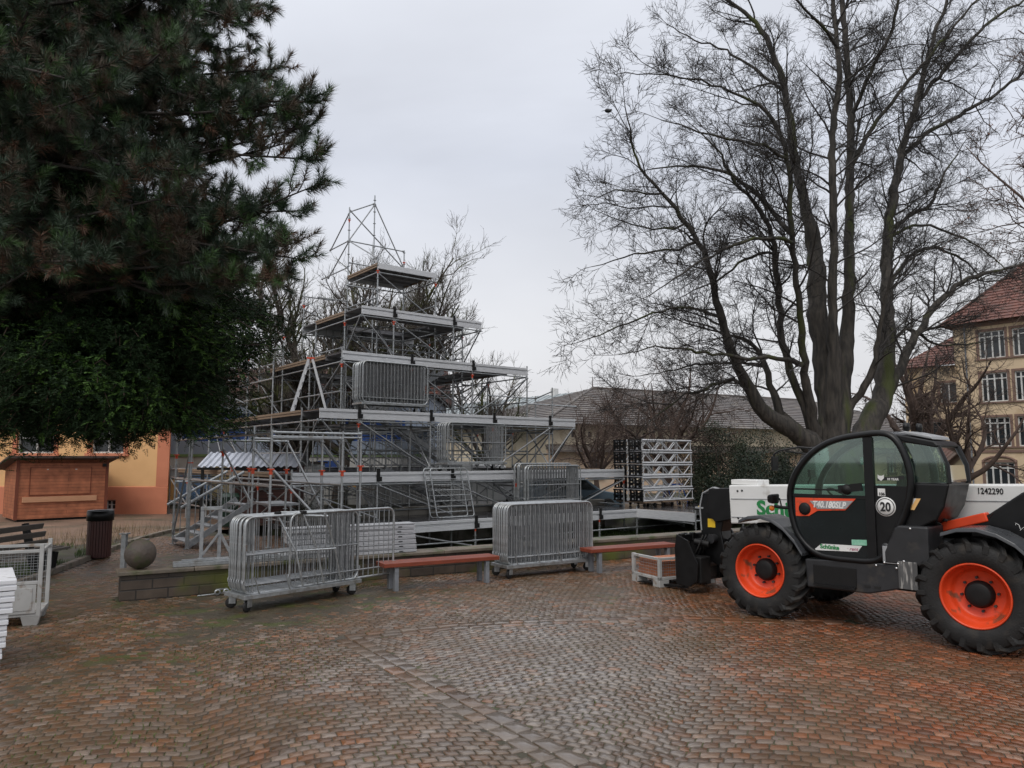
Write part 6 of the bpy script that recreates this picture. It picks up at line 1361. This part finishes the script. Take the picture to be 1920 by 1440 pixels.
# ---------------- the big lime tree, stem by stem
TY = 21.6
STEMS = [  # (depth drift in metres, [(u, v, half width in px)])
 (-2.2, [(1550, 865, 42), (1510, 820, 38), (1430, 773, 27), (1407, 733, 22), (1383, 687, 19), (1363, 640, 17), (1346, 580, 15), (1331, 498, 12), (1308, 453, 10), (1276, 408, 8), (1245, 362, 6.5), (1200, 322, 5), (1179, 254, 3.5), (1170, 181, 1.5)]),
 (1.5, [(1530, 835, 26), (1467, 783, 19), (1443, 717, 13), (1433, 677, 10), (1407, 635, 7), (1370, 625, 4), (1330, 640, 2)]),
 (-1.0, [(1527, 813, 22), (1510, 755, 18), (1500, 735, 16), (1480, 700, 15), (1467, 650, 14), (1462, 583, 13), (1457, 500, 12), (1449, 453, 10), (1435, 408, 9), (1417, 376, 7), (1376, 349, 6), (1367, 317, 5), (1340, 272, 4), (1304, 240, 2)]),
 (-2.6, [(1530, 820, 26), (1513, 733, 17), (1505, 667, 14), (1507, 617, 13), (1497, 550, 12), (1490, 500, 11), (1485, 440, 10), (1480, 408, 10), (1485, 344, 9), (1471, 281, 9), (1458, 227, 8), (1421, 190, 6.5), (1376, 172, 5), (1322, 154, 4), (1267, 140, 3), (1154, 140, 1.5)]),
 (.8, [(1560, 870, 56), (1557, 800, 40), (1547, 700, 36), (1533, 600, 33), (1530, 500, 31), (1528, 453, 28), (1512, 399, 21), (1494, 317, 16), (1485, 254, 14), (1467, 145, 12), (1444, 82, 10), (1412, 36, 8), (1358, -5, 6), (1300, -45, 4), (1230, -80, 2)]),
 (-.9, [(1562, 840, 34), (1562, 760, 30), (1563, 687, 27), (1560, 600, 18), (1562, 500, 16), (1562, 453, 15), (1560, 317, 14), (1562, 227, 12), (1576, 150, 11), (1571, 90, 9), (1560, 0, 8), (1548, -120, 5), (1530, -260, 2)]),
 (1.2, [(1573, 830, 40), (1575, 790, 37), (1578, 717, 34), (1590, 617, 25), (1592, 500, 20), (1591, 400, 17), (1594, 317, 16), (1596, 217, 14), (1589, 127, 12), (1580, 0, 10), (1575, -150, 6), (1585, -300, 2)]),
 (2.4, [(1590, 865, 46), (1617, 815, 42), (1647, 767, 38), (1663, 700, 30), (1663, 600, 24), (1663, 500, 21), (1664, 430, 19), (1680, 340, 16), (1698, 254, 13), (1725, 172, 11), (1732, 127, 9), (1757, 54, 7.5), (1775, 0, 6), (1800, -80, 4), (1830, -200, 2)]),
 (3.6, [(1600, 835, 26), (1632, 785, 27), (1655, 750, 25), (1680, 713, 22), (1700, 657, 15), (1747, 580, 12), (1800, 527, 9), (1847, 513, 7), (1900, 500, 5), (1975, 480, 2)]),
 (3.0, [(1694, 290, 10), (1705, 281, 9), (1730, 254, 8), (1811, 208, 7), (1866, 177, 6), (1930, 130, 5), (2010, 90, 2)]),
 (1.0, [(1722, 185, 8), (1735, 172, 8), (1784, 118, 7), (1847, 45, 6), (1902, 9, 5), (1980, -30, 2)]),
 (-1.8, [(1594, 325, 11), (1621, 263, 9), (1653, 217, 8), (1698, 159, 7), (1748, 100, 6), (1793, 45, 5), (1840, -10, 4), (1890, -80, 2)]),
 (-2.4, [(1594, 225, 9), (1610, 195, 8), (1639, 118, 7), (1675, 59, 6), (1684, 0, 5.5), (1695, -80, 3)]),
 (-3.5, [(1500, 685, 11), (1480, 674, 9), (1380, 670, 6.5), (1313, 663, 5.5), (1280, 653, 4.5), (1230, 650, 3), (1160, 665, 1.5)]),
 (1.5, [(1440, 690, 6), (1390, 677, 5), (1330, 680, 4), (1280, 690, 3), (1200, 705, 1.5)]),
 (-2.6, [(1400, 722, 8), (1387, 711, 7), (1362, 706, 6), (1326, 729, 5), (1283, 736, 4), (1255, 762, 3), (1215, 795, 1.5)]),
 (1.4, [(1672, 430, 8), (1690, 415, 8), (1720, 394, 7), (1748, 390, 6), (1757, 344, 5), (1800, 280, 2)]),
 (3.0, [(1668, 540, 8), (1680, 512, 8), (1711, 474, 7), (1748, 462, 6), (1802, 480, 4), (1840, 520, 2)]),
 (-.6, [(1672, 450, 6), (1688, 430, 6), (1730, 420, 5), (1798, 440, 4), (1843, 462, 3), (1890, 510, 1.5)]),
 (-2.0, [(1482, 300, 7), (1440, 276, 6), (1385, 263, 5), (1304, 245, 3.5), (1240, 225, 2)]),
 (2.6, [(1500, 440, 10), (1458, 408, 9), (1412, 358, 7), (1358, 318, 6), (1295, 313, 4), (1215, 318, 2)]),
 (-2.8, [(1495, 455, 7), (1480, 446, 7), (1412, 447, 6), (1331, 478, 4.5), (1267, 521, 3), (1205, 560, 1.5)]),
 (-2.6, [(1346, 600, 7), (1335, 590, 6), (1295, 575, 5), (1231, 585, 4), (1163, 612, 3), (1090, 640, 1.5)]),
 (1.8, [(1465, 165, 6), (1440, 148, 6), (1412, 127, 5), (1358, 91, 4), (1304, 77, 3), (1250, 45, 1.5)]),
 (-2.0, [(1568, 95, 7), (1548, 55, 6), (1521, 27, 5), (1494, 5, 4), (1450, -50, 2)]),
 (-2.0, [(1590, 770, 16), (1627, 717, 13), (1645, 660, 10), (1652, 593, 8), (1670, 520, 5), (1690, 470, 2)]),
 (.5, [(1308, 460, 6), (1280, 470, 5), (1235, 465, 4), (1180, 480, 3), (1110, 500, 1.5)]),
 (-1.4, [(1455, 480, 6), (1430, 470, 6), (1395, 485, 5), (1360, 520, 4), (1330, 530, 3), (1270, 560, 1.5)]),
 (2.2, [(1663, 640, 8), (1700, 610, 6), (1740, 640, 5), (1790, 650, 3.5), (1850, 640, 1.5)]),
 (.3, [(1280, 415, 5), (1240, 430, 4), (1190, 425, 3), (1130, 400, 1.5)]),
 (-.8, [(1240, 360, 5), (1215, 370, 4), (1170, 350, 3), (1120, 370, 1.5)]),
]
g = np.random.default_rng(11)
cfgL = dict(levels=2, step=[.40, .20, .2], ratio=(.36, .62), wob=.14, lift=[.0, .012, .01], up=.10, tw_step=.085, tw_len=.36, tw_r=.0056, tw_up=.06, tw_curve=.01, tw2=2)
lime = thing('lime_tree', 'huge bare many-stemmed tree rising behind the telehandler', 'tree', at(1560, 1000, TY)*np.array([1, 1, 0]))
LB = np.array(lime.location); trunk, crown = Store(), Store(); DONE = []
for dz, pts in STEMS:
    NEW = []
    n_ = len(pts); P_ = []; rr = []; prim = pts[0][1] > 700
    y0 = TY
    if not prim:
        near = min(DONE, key=lambda t: (t[0]-pts[0][0])**2+(t[1]-pts[0][1])**2); y0 = near[2]; pts = [(near[0], near[1], pts[0][2])]+pts[1:]
    for i, (u, v, w) in enumerate(pts):
        k = (pts[0][1]-v)/700.0 if prim else i/n_
        y = y0+dz*min(1, max(0, k))*(1.25 if prim else .9); P_.append(at(u, v, y)-LB); rr.append(w*y/FPX*(.50 if w < 30 else .54))
        NEW.append((u, v, y))
    for a_, b_ in zip(NEW[:-1], NEW[1:]): DONE += [tuple(np.array(a_)*(1-t)+np.array(b_)*t) for t in (0, .25, .5, .75)]
    P_, rr, L = resample(P_, rr, .28); P_[1:-1] += g.normal(0, .024, P_[1:-1].shape); rr = rr*(1+g.normal(0, .05, len(rr))); trunk.add(P_, rr)
    s_ = .9 if pts[0][1] > 760 else .25; K = len(P_)
    while s_ < L-.05:
        t = s_/L; x = t*(K-1); i = min(int(x), K-2); o_ = P_[i]+(P_[i+1]-P_[i])*(x-i); d = unit(P_[min(i+1, K-1)]-P_[max(i-1, 0)]); r = rr[i]
        if pts[0][1] > 760 and t < .22: s_ += .5; continue
        ln = g.uniform(.9, 2.5)*(1.0 if r > .05 else .8)*(1.1-.4*t)
        out_ = unit(np.array([o_[0], o_[1]*.6, 0])+1e-6)*.35
        branch(g, crown, o_, unit(side_dir(g, d, g.uniform(R(38), R(75)), .12)+out_), ln, min(r*.38, .034), 1, cfgL); s_ += g.uniform(.2, .5)*(1.0 if r < .12 else 1.35)
    branch(g, crown, P_[-1], unit(P_[-1]-P_[-3]), .9, rr[-1], 1, cfgL)
    s_ = L*.40
    while prim and s_ < L*.96:                     # medium limbs that fill the crown
        x = s_/L*(K-1); i = min(int(x), K-2); o_ = P_[i]+(P_[i+1]-P_[i])*(x-i); d = unit(P_[i+1]-P_[i]); out_ = unit(np.array([o_[0]+g.normal(0, 1.2), o_[1]+g.normal(0, 1.2), .8]))
        branch(g, crown, o_, unit(d*.55+out_*.6+g.normal(0, .25, 3)), g.uniform(1.7, 3.0)*(1.25-.5*s_/L), min(max(rr[i]*.45, .016), .034), 1, cfgL); s_ += g.uniform(.9, 1.6)
mb = MB(); trunk.fill(mb); aa = np.linspace(0, 2*math.pi, 41)[:-1]; zz = [-.1, .25, .6, 1.0, 1.5, 1.9, 2.3, 2.6, 2.9]; rr_ = [1.5, 1.15, .95, .90, .90, .86, .70, .45, .12]
V_ = np.vstack([np.stack([r*(1+.07*np.sin(aa*5+z)+.05*np.sin(aa*9+2*z))*np.cos(aa)+.02*z, r*(1+.07*np.sin(aa*5+z)+.05*np.sin(aa*9+2*z))*np.sin(aa)+.1, np.full(40, z)], 1) for z, r in zip(zz, rr_)])
mb.add(V_, np.array([(i*40+k, i*40+(k+1) % 40, (i+1)*40+(k+1) % 40, (i+1)*40+k) for i in range(8) for k in range(40)]), 0, True); mb.build('trunk', M['bark'], lime)
M['twig'] = pm('dark wet twigs', (.042, .037, .034), (.028, .025, .023), 3, .8)
mb = MB(); crown.fill(mb); mb.build('crown', M['twig'], lime)
# ---------------- generic bare tree
LASTCR = []
def bare_tree(name, label, base, H, spread, mat, seed, cfg, nst=6, fork=.22, r0=.28, group=None, lean=(0, 0)):
    g = np.random.default_rng(seed); t = thing(name, label, 'tree', base, 0, group); tr, cr = Store(), Store()
    f = H*fork; p, d = path(g, np.array([0, 0, -.1]), unit(np.array([lean[0], lean[1], 1.])), f, 6, .06, .05); tr.add(p, r0*np.linspace(1.15, .85, 6))
    for i in range(nst):
        az = 2*math.pi*i/nst+g.uniform(-.4, .4); el = g.uniform(R(38), R(72)) if i else R(86)
        d = np.array([math.cos(az)*math.cos(el)*spread, math.sin(az)*math.cos(el)*spread, math.sin(el)]); L = (H-f)*g.uniform(.75, 1.0); K = 12
        q, _ = path(g, p[-1 if i % 2 else -2], unit(d), L, K, .13, .045); rr = r0*.62*np.linspace(1, .12, K); tr.add(q, rr)
        n_ = int(L/cfg['lstep'])
        for tt in np.sort(g.uniform(.15, .99, n_)):
            x = tt*(K-1); k = min(int(x), K-2); o_ = q[k]+(q[k+1]-q[k])*(x-k); dd = unit(q[k+1]-q[k])
            branch(g, cr, o_, side_dir(g, dd, g.uniform(R(35), R(70)), cfg['up']), L*g.uniform(.16, .42)*(1.15-.6*tt)*spread, max(rr[k]*.5, .012), cfg.get('start', 1), cfg)
    mb = MB(); tr.fill(mb); mb.build('trunk', mat, t); mb = MB(); cr.fill(mb); mb.build('crown', mat, t); LASTCR.append(cr); return t
gp = 'bare trees behind the scaffold'
cfgC = dict(levels=2, step=[.6, .42, .3], ratio=(.3, .55), wob=.2, lift=[.06, .07, .06], up=.2, lstep=.36, tw_step=.13, tw_len=.55, tw_r=.0085, tw_up=.35, tw_curve=.12, tw2=1)
def gb(u, Y): return np.array([(u-960)/FPX*Y, Y, 0])
bare_tree('chestnut_tree', 'bare tree with mossy trunk behind the upper left of the scaffold', gb(640, 36), 14.6, 1.0, M['barkb'], 21, cfgC, 8, .2, .36, gp)
bare_tree('chestnut_tree', 'bare round crowned tree behind the middle of the scaffold', gb(765, 39), 13.6, 1.05, M['barkb'], 22, cfgC, 8, .2, .34, gp)
bare_tree('chestnut_tree', 'low bare tree behind the left end of the scaffold, above the hut', gb(560, 31.5), 9.0, 1.1, M['barkb'], 23, cfgC, 8, .2, .30, gp)
bare_tree('chestnut_tree', 'small bare tree behind the right side of the third tier', gb(905, 44), 9.5, 1.0, M['barkb'], 24, cfgC, 7, .22, .25, gp)
cfgR = dict(levels=2, step=[.5, .34, .26], ratio=(.34, .6), wob=.2, lift=[.0, -.01, -.01], up=.06, lstep=.42, tw_step=.13, tw_len=.5, tw_r=.0085, tw_up=.02, tw_curve=-.02, tw2=2)
cfgR2 = dict(cfgR, lstep=.42, tw_step=.14, tw_len=.6, tw_r=.007)
gp2 = 'reddish bare trees right of the scaffold'
bare_tree('bare_tree', 'wide reddish bare tree in front of the grey hall roof', gb(1252, 33), 7.2, 1.7, M['barkr'], 31, cfgR2, 10, .3, .22, gp2)
bare_tree('bare_tree', 'thin low bare tree in front of the left end of the hall', gb(1120, 38), 6.2, 1.3, M['barkr'], 35, cfgR2, 9, .25, .14, gp2)
bare_tree('bare_tree', 'thin reddish bare tree beside the school wing', gb(1715, 33), 8.6, .9, M['barkr'], 32, cfgR, 7, .3, .32, gp2)
bare_tree('bare_tree', 'low reddish bare tree in front of the school windows', gb(1800, 30), 5.9, 1.2, M['barkr'], 33, cfgR, 7, .3, .2, gp2)
# a neighbour whose dry-leaved twigs reach in at the right edge
et = bare_tree('bare_tree', 'bare tree with rusty dry leaves reaching in at the right picture edge', np.array([13.3, 14.6, 0]), 12.5, .8, M['barkr'], 34, cfgR, 8, .3, .13, gp2)
g = np.random.default_rng(5); ends = np.concatenate([P[:, -1] for k, l in LASTCR[-1].d.items() if isinstance(k, tuple) and k[1] == 4 for P, _ in l]); n_ = 1500; c_ = ends[g.integers(0, len(ends), n_)]+g.normal(0, .03, (n_, 3))
v = g.normal(0, 1, (n_, 3)); v /= np.linalg.norm(v, axis=1)[:, None]; w_ = np.cross(v, g.normal(0, 1, (n_, 3))); w_ /= np.linalg.norm(w_, axis=1)[:, None]
V_ = np.stack([c_-v*.035, c_+w_*.014, c_+v*.035, c_-w_*.014], 1).reshape(-1, 3); mb = MB(); mb.add(V_, np.arange(4*n_).reshape(-1, 4)); M['dryleaf'] = pm('rusty dry leaf', (.20, .085, .05), (.12, .05, .03), 8, .7); mb.build('dry_leaves', M['dryleaf'], et)

# ---------------- leaf clumps for evergreens
def leaf_quads(o_, d, ln, wd, g):
    """flat leaves at o_ along d (N,3)"""
    n_ = len(o_); s_ = np.cross(d, g.normal(0, 1, (n_, 3))); s_ /= np.linalg.norm(s_, axis=1)[:, None]+1e-9
    ln = np.asarray(ln).reshape(-1, 1); wd = np.asarray(wd).reshape(-1, 1)
    return np.stack([o_, o_+d*ln*.5+s_*wd, o_+d*ln, o_+d*ln*.5-s_*wd], 1).reshape(-1, 3)
def nrm(a): return a/(np.linalg.norm(a, axis=-1, keepdims=True)+1e-9)
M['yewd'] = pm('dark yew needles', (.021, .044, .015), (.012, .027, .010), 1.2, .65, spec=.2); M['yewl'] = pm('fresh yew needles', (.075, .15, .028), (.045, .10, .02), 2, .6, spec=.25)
M['pined'] = pm('dark pine needles', (.045, .076, .043), (.028, .05, .03), 1.5, .5); M['pinel'] = pm('green pine needles', (.07, .14, .04), (.048, .10, .032), 2, .5)
M['pineb'] = pm('rusty dead pine needles', (.15, .072, .04), (.085, .048, .03), 2.5, .7); M['pineg'] = pm('grey brown pine needles', (.12, .09, .06), (.07, .055, .042), 2, .7)
M['pinebark'] = pm('dark pine bark', (.045, .036, .032), (.022, .018, .017), 4, .9, bump=.5)
# the yew: dense drooping sprays over a broad body
yb = np.array([-11.2, 15.2, 0.]); yt = thing('yew_tree', 'dense dark green yew with low hanging boughs left of the scaffold', 'tree', yb)
g = np.random.default_rng(41); yc = at(70, 610, 14.6)-yb; RXYZ = np.array([4.55, 3.1, 2.6])
def yew_clumps(n_, r_lo, r_hi):
    d = nrm(g.normal(0, 1, (n_, 3))); e_ = .78; d = np.sign(d)*np.abs(d)**e_; d = d/np.max(np.abs(d), axis=1, keepdims=True)**.35
    lump = 1+.10*np.sin(d[:, 0]*7+1)*np.cos(d[:, 2]*6)+.08*np.sin(d[:, 1]*9+d[:, 2]*5)
    return yc+d*RXYZ*(g.uniform(r_lo, r_hi, n_)*lump)[:, None]*.92, nrm(d/RXYZ)
wood = Store(); VV = [[], []]
for (n_, lo, hi, ns) in ((1900, .86, 1.05, 27), (900, .5, .86, 16), (2200, .72, 1.04, 26)):
    cp_, cd_ = yew_clumps(n_, lo, hi)
    if n_ == 2200: kp = (cp_[:, 0] > yc[0]+1.7) & (cp_[:, 1] < yc[1]+1.2); cp_, cd_ = cp_[kp], cd_[kp]
    keep = (cp_[:, 2]+yb[2] > 2.52+.12*np.sin(cp_[:, 0]*4)) & (cp_[:, 0] > yc[0]-2.6) ; cp_, cd_ = cp_[keep], cd_[keep]
    for p, d in zip(cp_, cd_):
        d = unit(d*np.array([1, 1, .15 if d[2] < 0 else 1])+g.normal(0, .12, 3)); base = p-d*.75+np.array([0, 0, .16]); q = np.stack([base, base*.5+p*.5+[0, 0, .10], p]); wood.add(q, np.array([.014, .010, .005]))
        t = g.random(ns)[:, None]; o_ = base*(1-t)+p*t+g.normal(0, .11, (ns, 3)); sdv = nrm(d*.8+g.normal(0, .6, (ns, 3))+np.array([0, 0, .02]))
        L = g.uniform(.12, .28, ns)
        # each spray: a stem with two flat rows of needles
        m_ = 16; tt = np.linspace(.05, 1, m_); side = nrm(np.cross(sdv, g.normal(0, .35, (ns, 3))+[0, 0, 1]))
        oo = o_[:, None]+sdv[:, None]*(L[:, None]*tt)[..., None]; oo[..., 2] -= (.22*tt**2)*L[:, None]
        sg = np.where(np.arange(m_) % 2, 1, -1)[None, :, None]; dd = nrm(side[:, None]*sg+sdv[:, None]*.55+g.normal(0, .12, (ns, m_, 3)))
        lw = (.068*(1.05-.6*tt))[None].repeat(ns, 0)
        V_ = leaf_quads(oo.reshape(-1, 3), dd.reshape(-1, 3), lw.ravel(), np.full(ns*m_, .0095), g).reshape(ns, -1, 3)
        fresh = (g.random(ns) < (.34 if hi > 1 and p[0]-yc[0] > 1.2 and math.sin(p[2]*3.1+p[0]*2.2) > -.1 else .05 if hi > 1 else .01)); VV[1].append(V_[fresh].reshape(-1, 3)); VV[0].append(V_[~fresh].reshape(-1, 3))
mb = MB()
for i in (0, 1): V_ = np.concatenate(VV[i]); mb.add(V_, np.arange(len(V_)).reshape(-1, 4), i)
n_ = 9000; d = nrm(g.normal(0, 1, (n_, 3))); o_ = yc+d*RXYZ*g.uniform(.2, .8, (n_, 1))*.95; o_ = o_[o_[:, 2] > 2.75]; V_ = leaf_quads(o_, nrm(g.normal(0, 1, o_.shape)+[0, 0, -.3]), g.uniform(.1, .22, len(o_)), np.full(len(o_), .05), g); mb.add(V_, np.arange(len(V_)).reshape(-1, 4), 0)  # oversized inner leaves, added unseen to block light through the crown
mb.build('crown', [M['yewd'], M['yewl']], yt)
mb = MB(); wood.fill(mb); mb.tube([(0, 0, -.1), (.1, 0, 1.2), (.2, .05, 2.6), (.6, 0, 4.5), (1.0, 0, 6)], [.42, .36, .32, .22, .1], 12)
for i in range(14):
    a = g.uniform(-1.2, 1.2); z = g.uniform(3.2, 5.5); e_ = yc+np.array([math.cos(a)*3.2, math.sin(a)*2.2, g.uniform(-.6, 1.8)]); s_ = np.array([.25, 0, z]); mb.tube([s_, s_*.6+e_*.4+[0, 0, .35], e_], [.10, .06, .02], 6)
mb.build('trunk', M['barkr'], yt)
# the black pine: limbs reaching in from the left, needle tufts on every shoot
pb = np.array([-11.6, 13.4, 0.]); pt = thing('pine_tree', 'tall dark pine with long needled and partly rusty boughs at the upper left', 'tree', pb)
g = np.random.default_rng(52); limbs = Store(); SH = []          # SH: shoot tip, direction
EDGE = [(498, 8, 13.0), (470, 45, 12.6), (440, 95, 12.3), (525, 128, 12.4), (500, 165, 12.8), (596, 190, 11.8), (590, 232, 12.0), (560, 262, 12.2), (600, 300, 11.7), (598, 345, 11.8), (560, 395, 12.0), (520, 420, 12.3), (575, 488, 11.4), (545, 515, 11.6), (505, 470, 12.0), (470, 500, 12.4), (480, 395, 12.6), (470, 200, 12.6), (430, 20, 13.4), (380, 60, 13.8), (540, 215, 12.6), (440, 440, 12.2), (420, 500, 11.8), (380, 480, 12.4), (340, 440, 11.4)]
EDGE += [(u-g.uniform(8, 70), v+g.uniform(-28, 28), y+g.uniform(-.6, .9)) for u, v, y in EDGE if not 250 < v < 400]
INT = [(g.uniform(-150, 375), g.uniform(-120, 500), g.uniform(10.2, 14.6)) for _ in range(120)]
def tufty(q, from_t):
    K = len(q); L = np.linalg.norm(np.diff(q, axis=0), axis=1).sum(); n_ = int(L*(1-from_t)/.15)
    for t in np.linspace(from_t, .99, max(n_, 2)):
        x = t*(K-1); i = min(int(x), K-2); o_ = q[i]+(q[i+1]-q[i])*(x-i); d = unit(q[i+1]-q[i]); d[2] *= .6
        dd = side_dir(g, unit(d), g.uniform(R(25), R(60)), g.uniform(-.1, .30)); ll = g.uniform(.25, .75)*(1.15-.5*t)
        b, bd = path(g, o_, dd, ll, 5, .16, .10); limbs.add(b, np.linspace(.013, .006, 5)); SH.append((b[-1], bd))
        for _ in range(g.integers(1, 4)):
            x2 = g.uniform(1.2, 3.9); j = min(int(x2), 3); o2 = b[j]+(b[j+1]-b[j])*(x2-j); d2 = side_dir(g, unit(b[j+1]-b[j]), g.uniform(R(25), R(55)), .18); c2, e2 = path(g, o2, d2, g.uniform(.12, .34), 4, .14, .14); limbs.add(c2, np.linspace(.009, .005, 4)); SH.append((c2[-1], e2))
for (u, v, y) in EDGE+INT:
    tip = at(u, v, y)-pb; L = np.linalg.norm(tip[:2]); z0 = tip[2]-g.uniform(-2.2, 2.2)+.05*L; s_ = np.array([0, 0, max(2.5, z0)])
    if u < 440: s_ = s_+(tip-s_)*g.uniform(0, .55)*np.array([1, 1, .6])
    m1 = s_*.62+tip*.38+np.array([0, 0, .25])+g.normal(0, .28, 3); m2 = s_*.28+tip*.72+np.array([0, 0, -.08])+g.normal(0, .22, 3)
    q, rr, LL = resample([s_, m1, m2, tip], [.055, .04, .026, .01], .3); limbs.add(q, rr); SH.append((q[-1], unit(q[-1]-q[-3]+[0, 0, .08]))); tufty(q, .30 if u > 440 else .2)
tp_ = np.array([a for a, _ in SH]); td_ = nrm(np.array([b for _, b in SH])); T = len(tp_); NN = 92
tt = g.random((T, NN)); o_ = tp_[:, None]-td_[:, None]*(tt*.24)[..., None]
print('pine shoots', T); perp = g.normal(0, 1, (T, NN, 3)); perp -= td_[:, None]*(perp*td_[:, None]).sum(2, keepdims=True); perp = nrm(perp)
ang = R(18)+R(52)*(tt**.7)+g.normal(0, .12, (T, NN)); kind = g.choice(4, T, p=[.53, .15, .08, .24])
nd = td_[:, None]*np.cos(ang)[..., None]+perp*np.sin(ang)[..., None]; nd[..., 2] -= np.where(kind == 2, .35, .04)[:, None]; nd = nrm(nd); nl = g.uniform(.12, .21, (T, NN))
sdn = nrm(np.cross(nd, g.normal(0, 1, (T, NN, 3))))*.0046
V_ = np.stack([o_-sdn, o_+sdn, o_+nd*nl[..., None]], 2)
mb = MB()
for k in range(4): w_ = V_[kind == k].reshape(-1, 3); mb.add(w_, np.arange(len(w_)).reshape(-1, 3), k)
mb.build('crown', [M['pined'], M['pinel'], M['pineb'], M['pineg']], pt)
mb = MB(); limbs.fill(mb); mb.tube([(0, 0, -.1), (.05, 0, 3), (0, .1, 8), (.1, .1, 13), (.1, .1, 17)], [.42, .36, .28, .18, .06], 14); mb.build('trunk', M['pinebark'], pt)
# shrubs between the scaffold and the tree, hedge scraps
def shrub(label, base, size, mat, seed, n_=7000, lf=.07, stems=True, group='shrubs around the square', mat2=None):
    g = np.random.default_rng(seed); t = thing('shrub', label, 'shrub', base, 0, group); nc = 90; d = nrm(g.normal(0, 1, (nc, 3))); d[:, 2] = np.abs(d[:, 2]); c_ = d*np.array(size)*g.uniform(.35, 1, (nc, 1))*np.array([1, 1, 1]); 
    k = g.integers(0, nc, n_); o_ = c_[k]+g.normal(0, .22, (n_, 3))*np.minimum(1, np.array(size)); o_[:, 2] = np.abs(o_[:, 2]); dd = nrm(g.normal(0, 1, (n_, 3))+[0, 0, .25])
    V_ = leaf_quads(o_, dd, lf*g.uniform(.6, 1.4, n_), lf*.22*np.ones(n_), g); F_ = np.arange(4*n_).reshape(-1, 4); mb = MB(); sp_ = (g.random(nc) < .35)[k]
    mb.add(V_, F_[~sp_], 0); mb.F.append((F_[sp_], 1, False)); mb.build('foliage', [mat, mat2 or mat], t)
    st_ = Store()
    for i in range(40):
        e_ = c_[g.integers(0, nc)]*1.12; st_.add(np.stack([[0, 0, 0]+g.normal(0, .1, 3)*[1, 1, 0], e_*.5+g.normal(0, .12, 3), e_]), np.array([.02, .012, .004]))
    mb = MB(); st_.fill(mb); mb.build('stem', M['barkr'], t); return t
M['evg'] = pm('dull evergreen leaves', (.035, .05, .02), (.02, .03, .014), 2, .6); M['evg2'] = pm('brownish leaves', (.085, .065, .035), (.05, .042, .024), 2, .7); M['conif'] = pm('dark conifer green', (.018, .035, .016), (.01, .022, .012), 2, .6)
shrub('broad brownish evergreen shrub right behind the truss stack', gb(1350, 31), (2.1, 1.6, 3.7), M['evg'], 61, 26000, .09, mat2=M['conif'])
shrub('dark green conifer shrub left of the big bare tree', gb(1455, 29), (1.7, 1.4, 3.5), M['conif'], 62, 22000, .08, mat2=M['evg'])
shrub('dark low shrub in front of the hall wall', gb(1410, 27.5), (1.6, 1.2, 1.9), M['conif'], 63, 9000, .08, mat2=M['evg2'])
shrub('tall brownish shrub behind the conifer shrub', gb(1400, 36), (2.4, 1.6, 3.9), M['evg2'], 64, 14000, .1, mat2=M['conif'])
shrub('small dark shrub beside the brown hut', gb(570, 24.6), (.7, .5, .75), M['conif'], 65, 4000, .06)
shrub('shrub beside the school wing behind the telehandler cab', gb(1745, 36), (1.8, 1.3, 2.6), M['evg2'], 66, 7000, .09, mat2=M['conif'])
shrub('flat hedge in front of the shop posters', gb(420, 33.5), (2.6, .4, .6), M['conif'], 67, 5000, .07)
# dry weed stalks at the yard edge
g = np.random.default_rng(71); xy = np.stack([g.uniform(-12.5, -8.6, 900), g.uniform(18.2, 23.5, 900)], 1); xy = xy[xy[:, 0] < np.interp(xy[:, 1], KERB[:, 1], KERB[:, 0])-.1]
Vb, Fb = blades(np.concatenate([xy, np.zeros((len(xy), 1))], 1), .38, .006, .5); mb = MB(); mb.add(Vb, Fb); M['straw'] = pm('dry weed straw', (.26, .19, .10), (.16, .11, .06), 3, .8); tag(mb.build('dry_grass', M['straw']), kind='stuff')

# the two small dark birds of the photograph: one on the lime's top left twigs, one on the hall roof
M['feather'] = pm('black feathers', (.012, .012, .014), None, 10, .5)
def bird(label, p, rz):
    t = thing('bird', label, 'bird', p, rz, 'birds'); mb = MB(); aa = np.linspace(-1, 1, 11)
    mb.lathe([(max(.001, .055*math.sqrt(max(0, 1-a*a))*(1-.25*a)), .11*a) for a in aa], 12, axis='x'); mb.lathe([(max(.001, .032*math.sqrt(max(0, 1-a*a))), .035*a) for a in aa], 10, (.10, 0, .05), axis='x')
    mb.add([(.13, -.008, .05), (.13, .008, .05), (.17, 0, .045), (.13, 0, .06)], [(0, 1, 2), (0, 2, 3), (1, 3, 2)]); mb.add([(-.08, -.02, .0), (-.08, .02, .0), (-.22, .025, -.05), (-.22, -.025, -.05), (-.08, 0, .015)], [(0, 1, 2, 3), (0, 3, 4), (1, 4, 2), (3, 2, 4)])
    for y in (-.02, .02): mb.tube([(0, y, -.04), (.01, y, -.10)], .004, 5)
    mb.build('body', M['feather'], t); return t
bird('small black bird perched on the outer left twigs of the huge bare tree', at(1140, 208, 20.6), .4)
hp = hC.matrix_basis @ Vector((13.2, 9, 7.72)); bird('small dark bird sitting on the ridge of the grey hall roof', hp, 2.0)
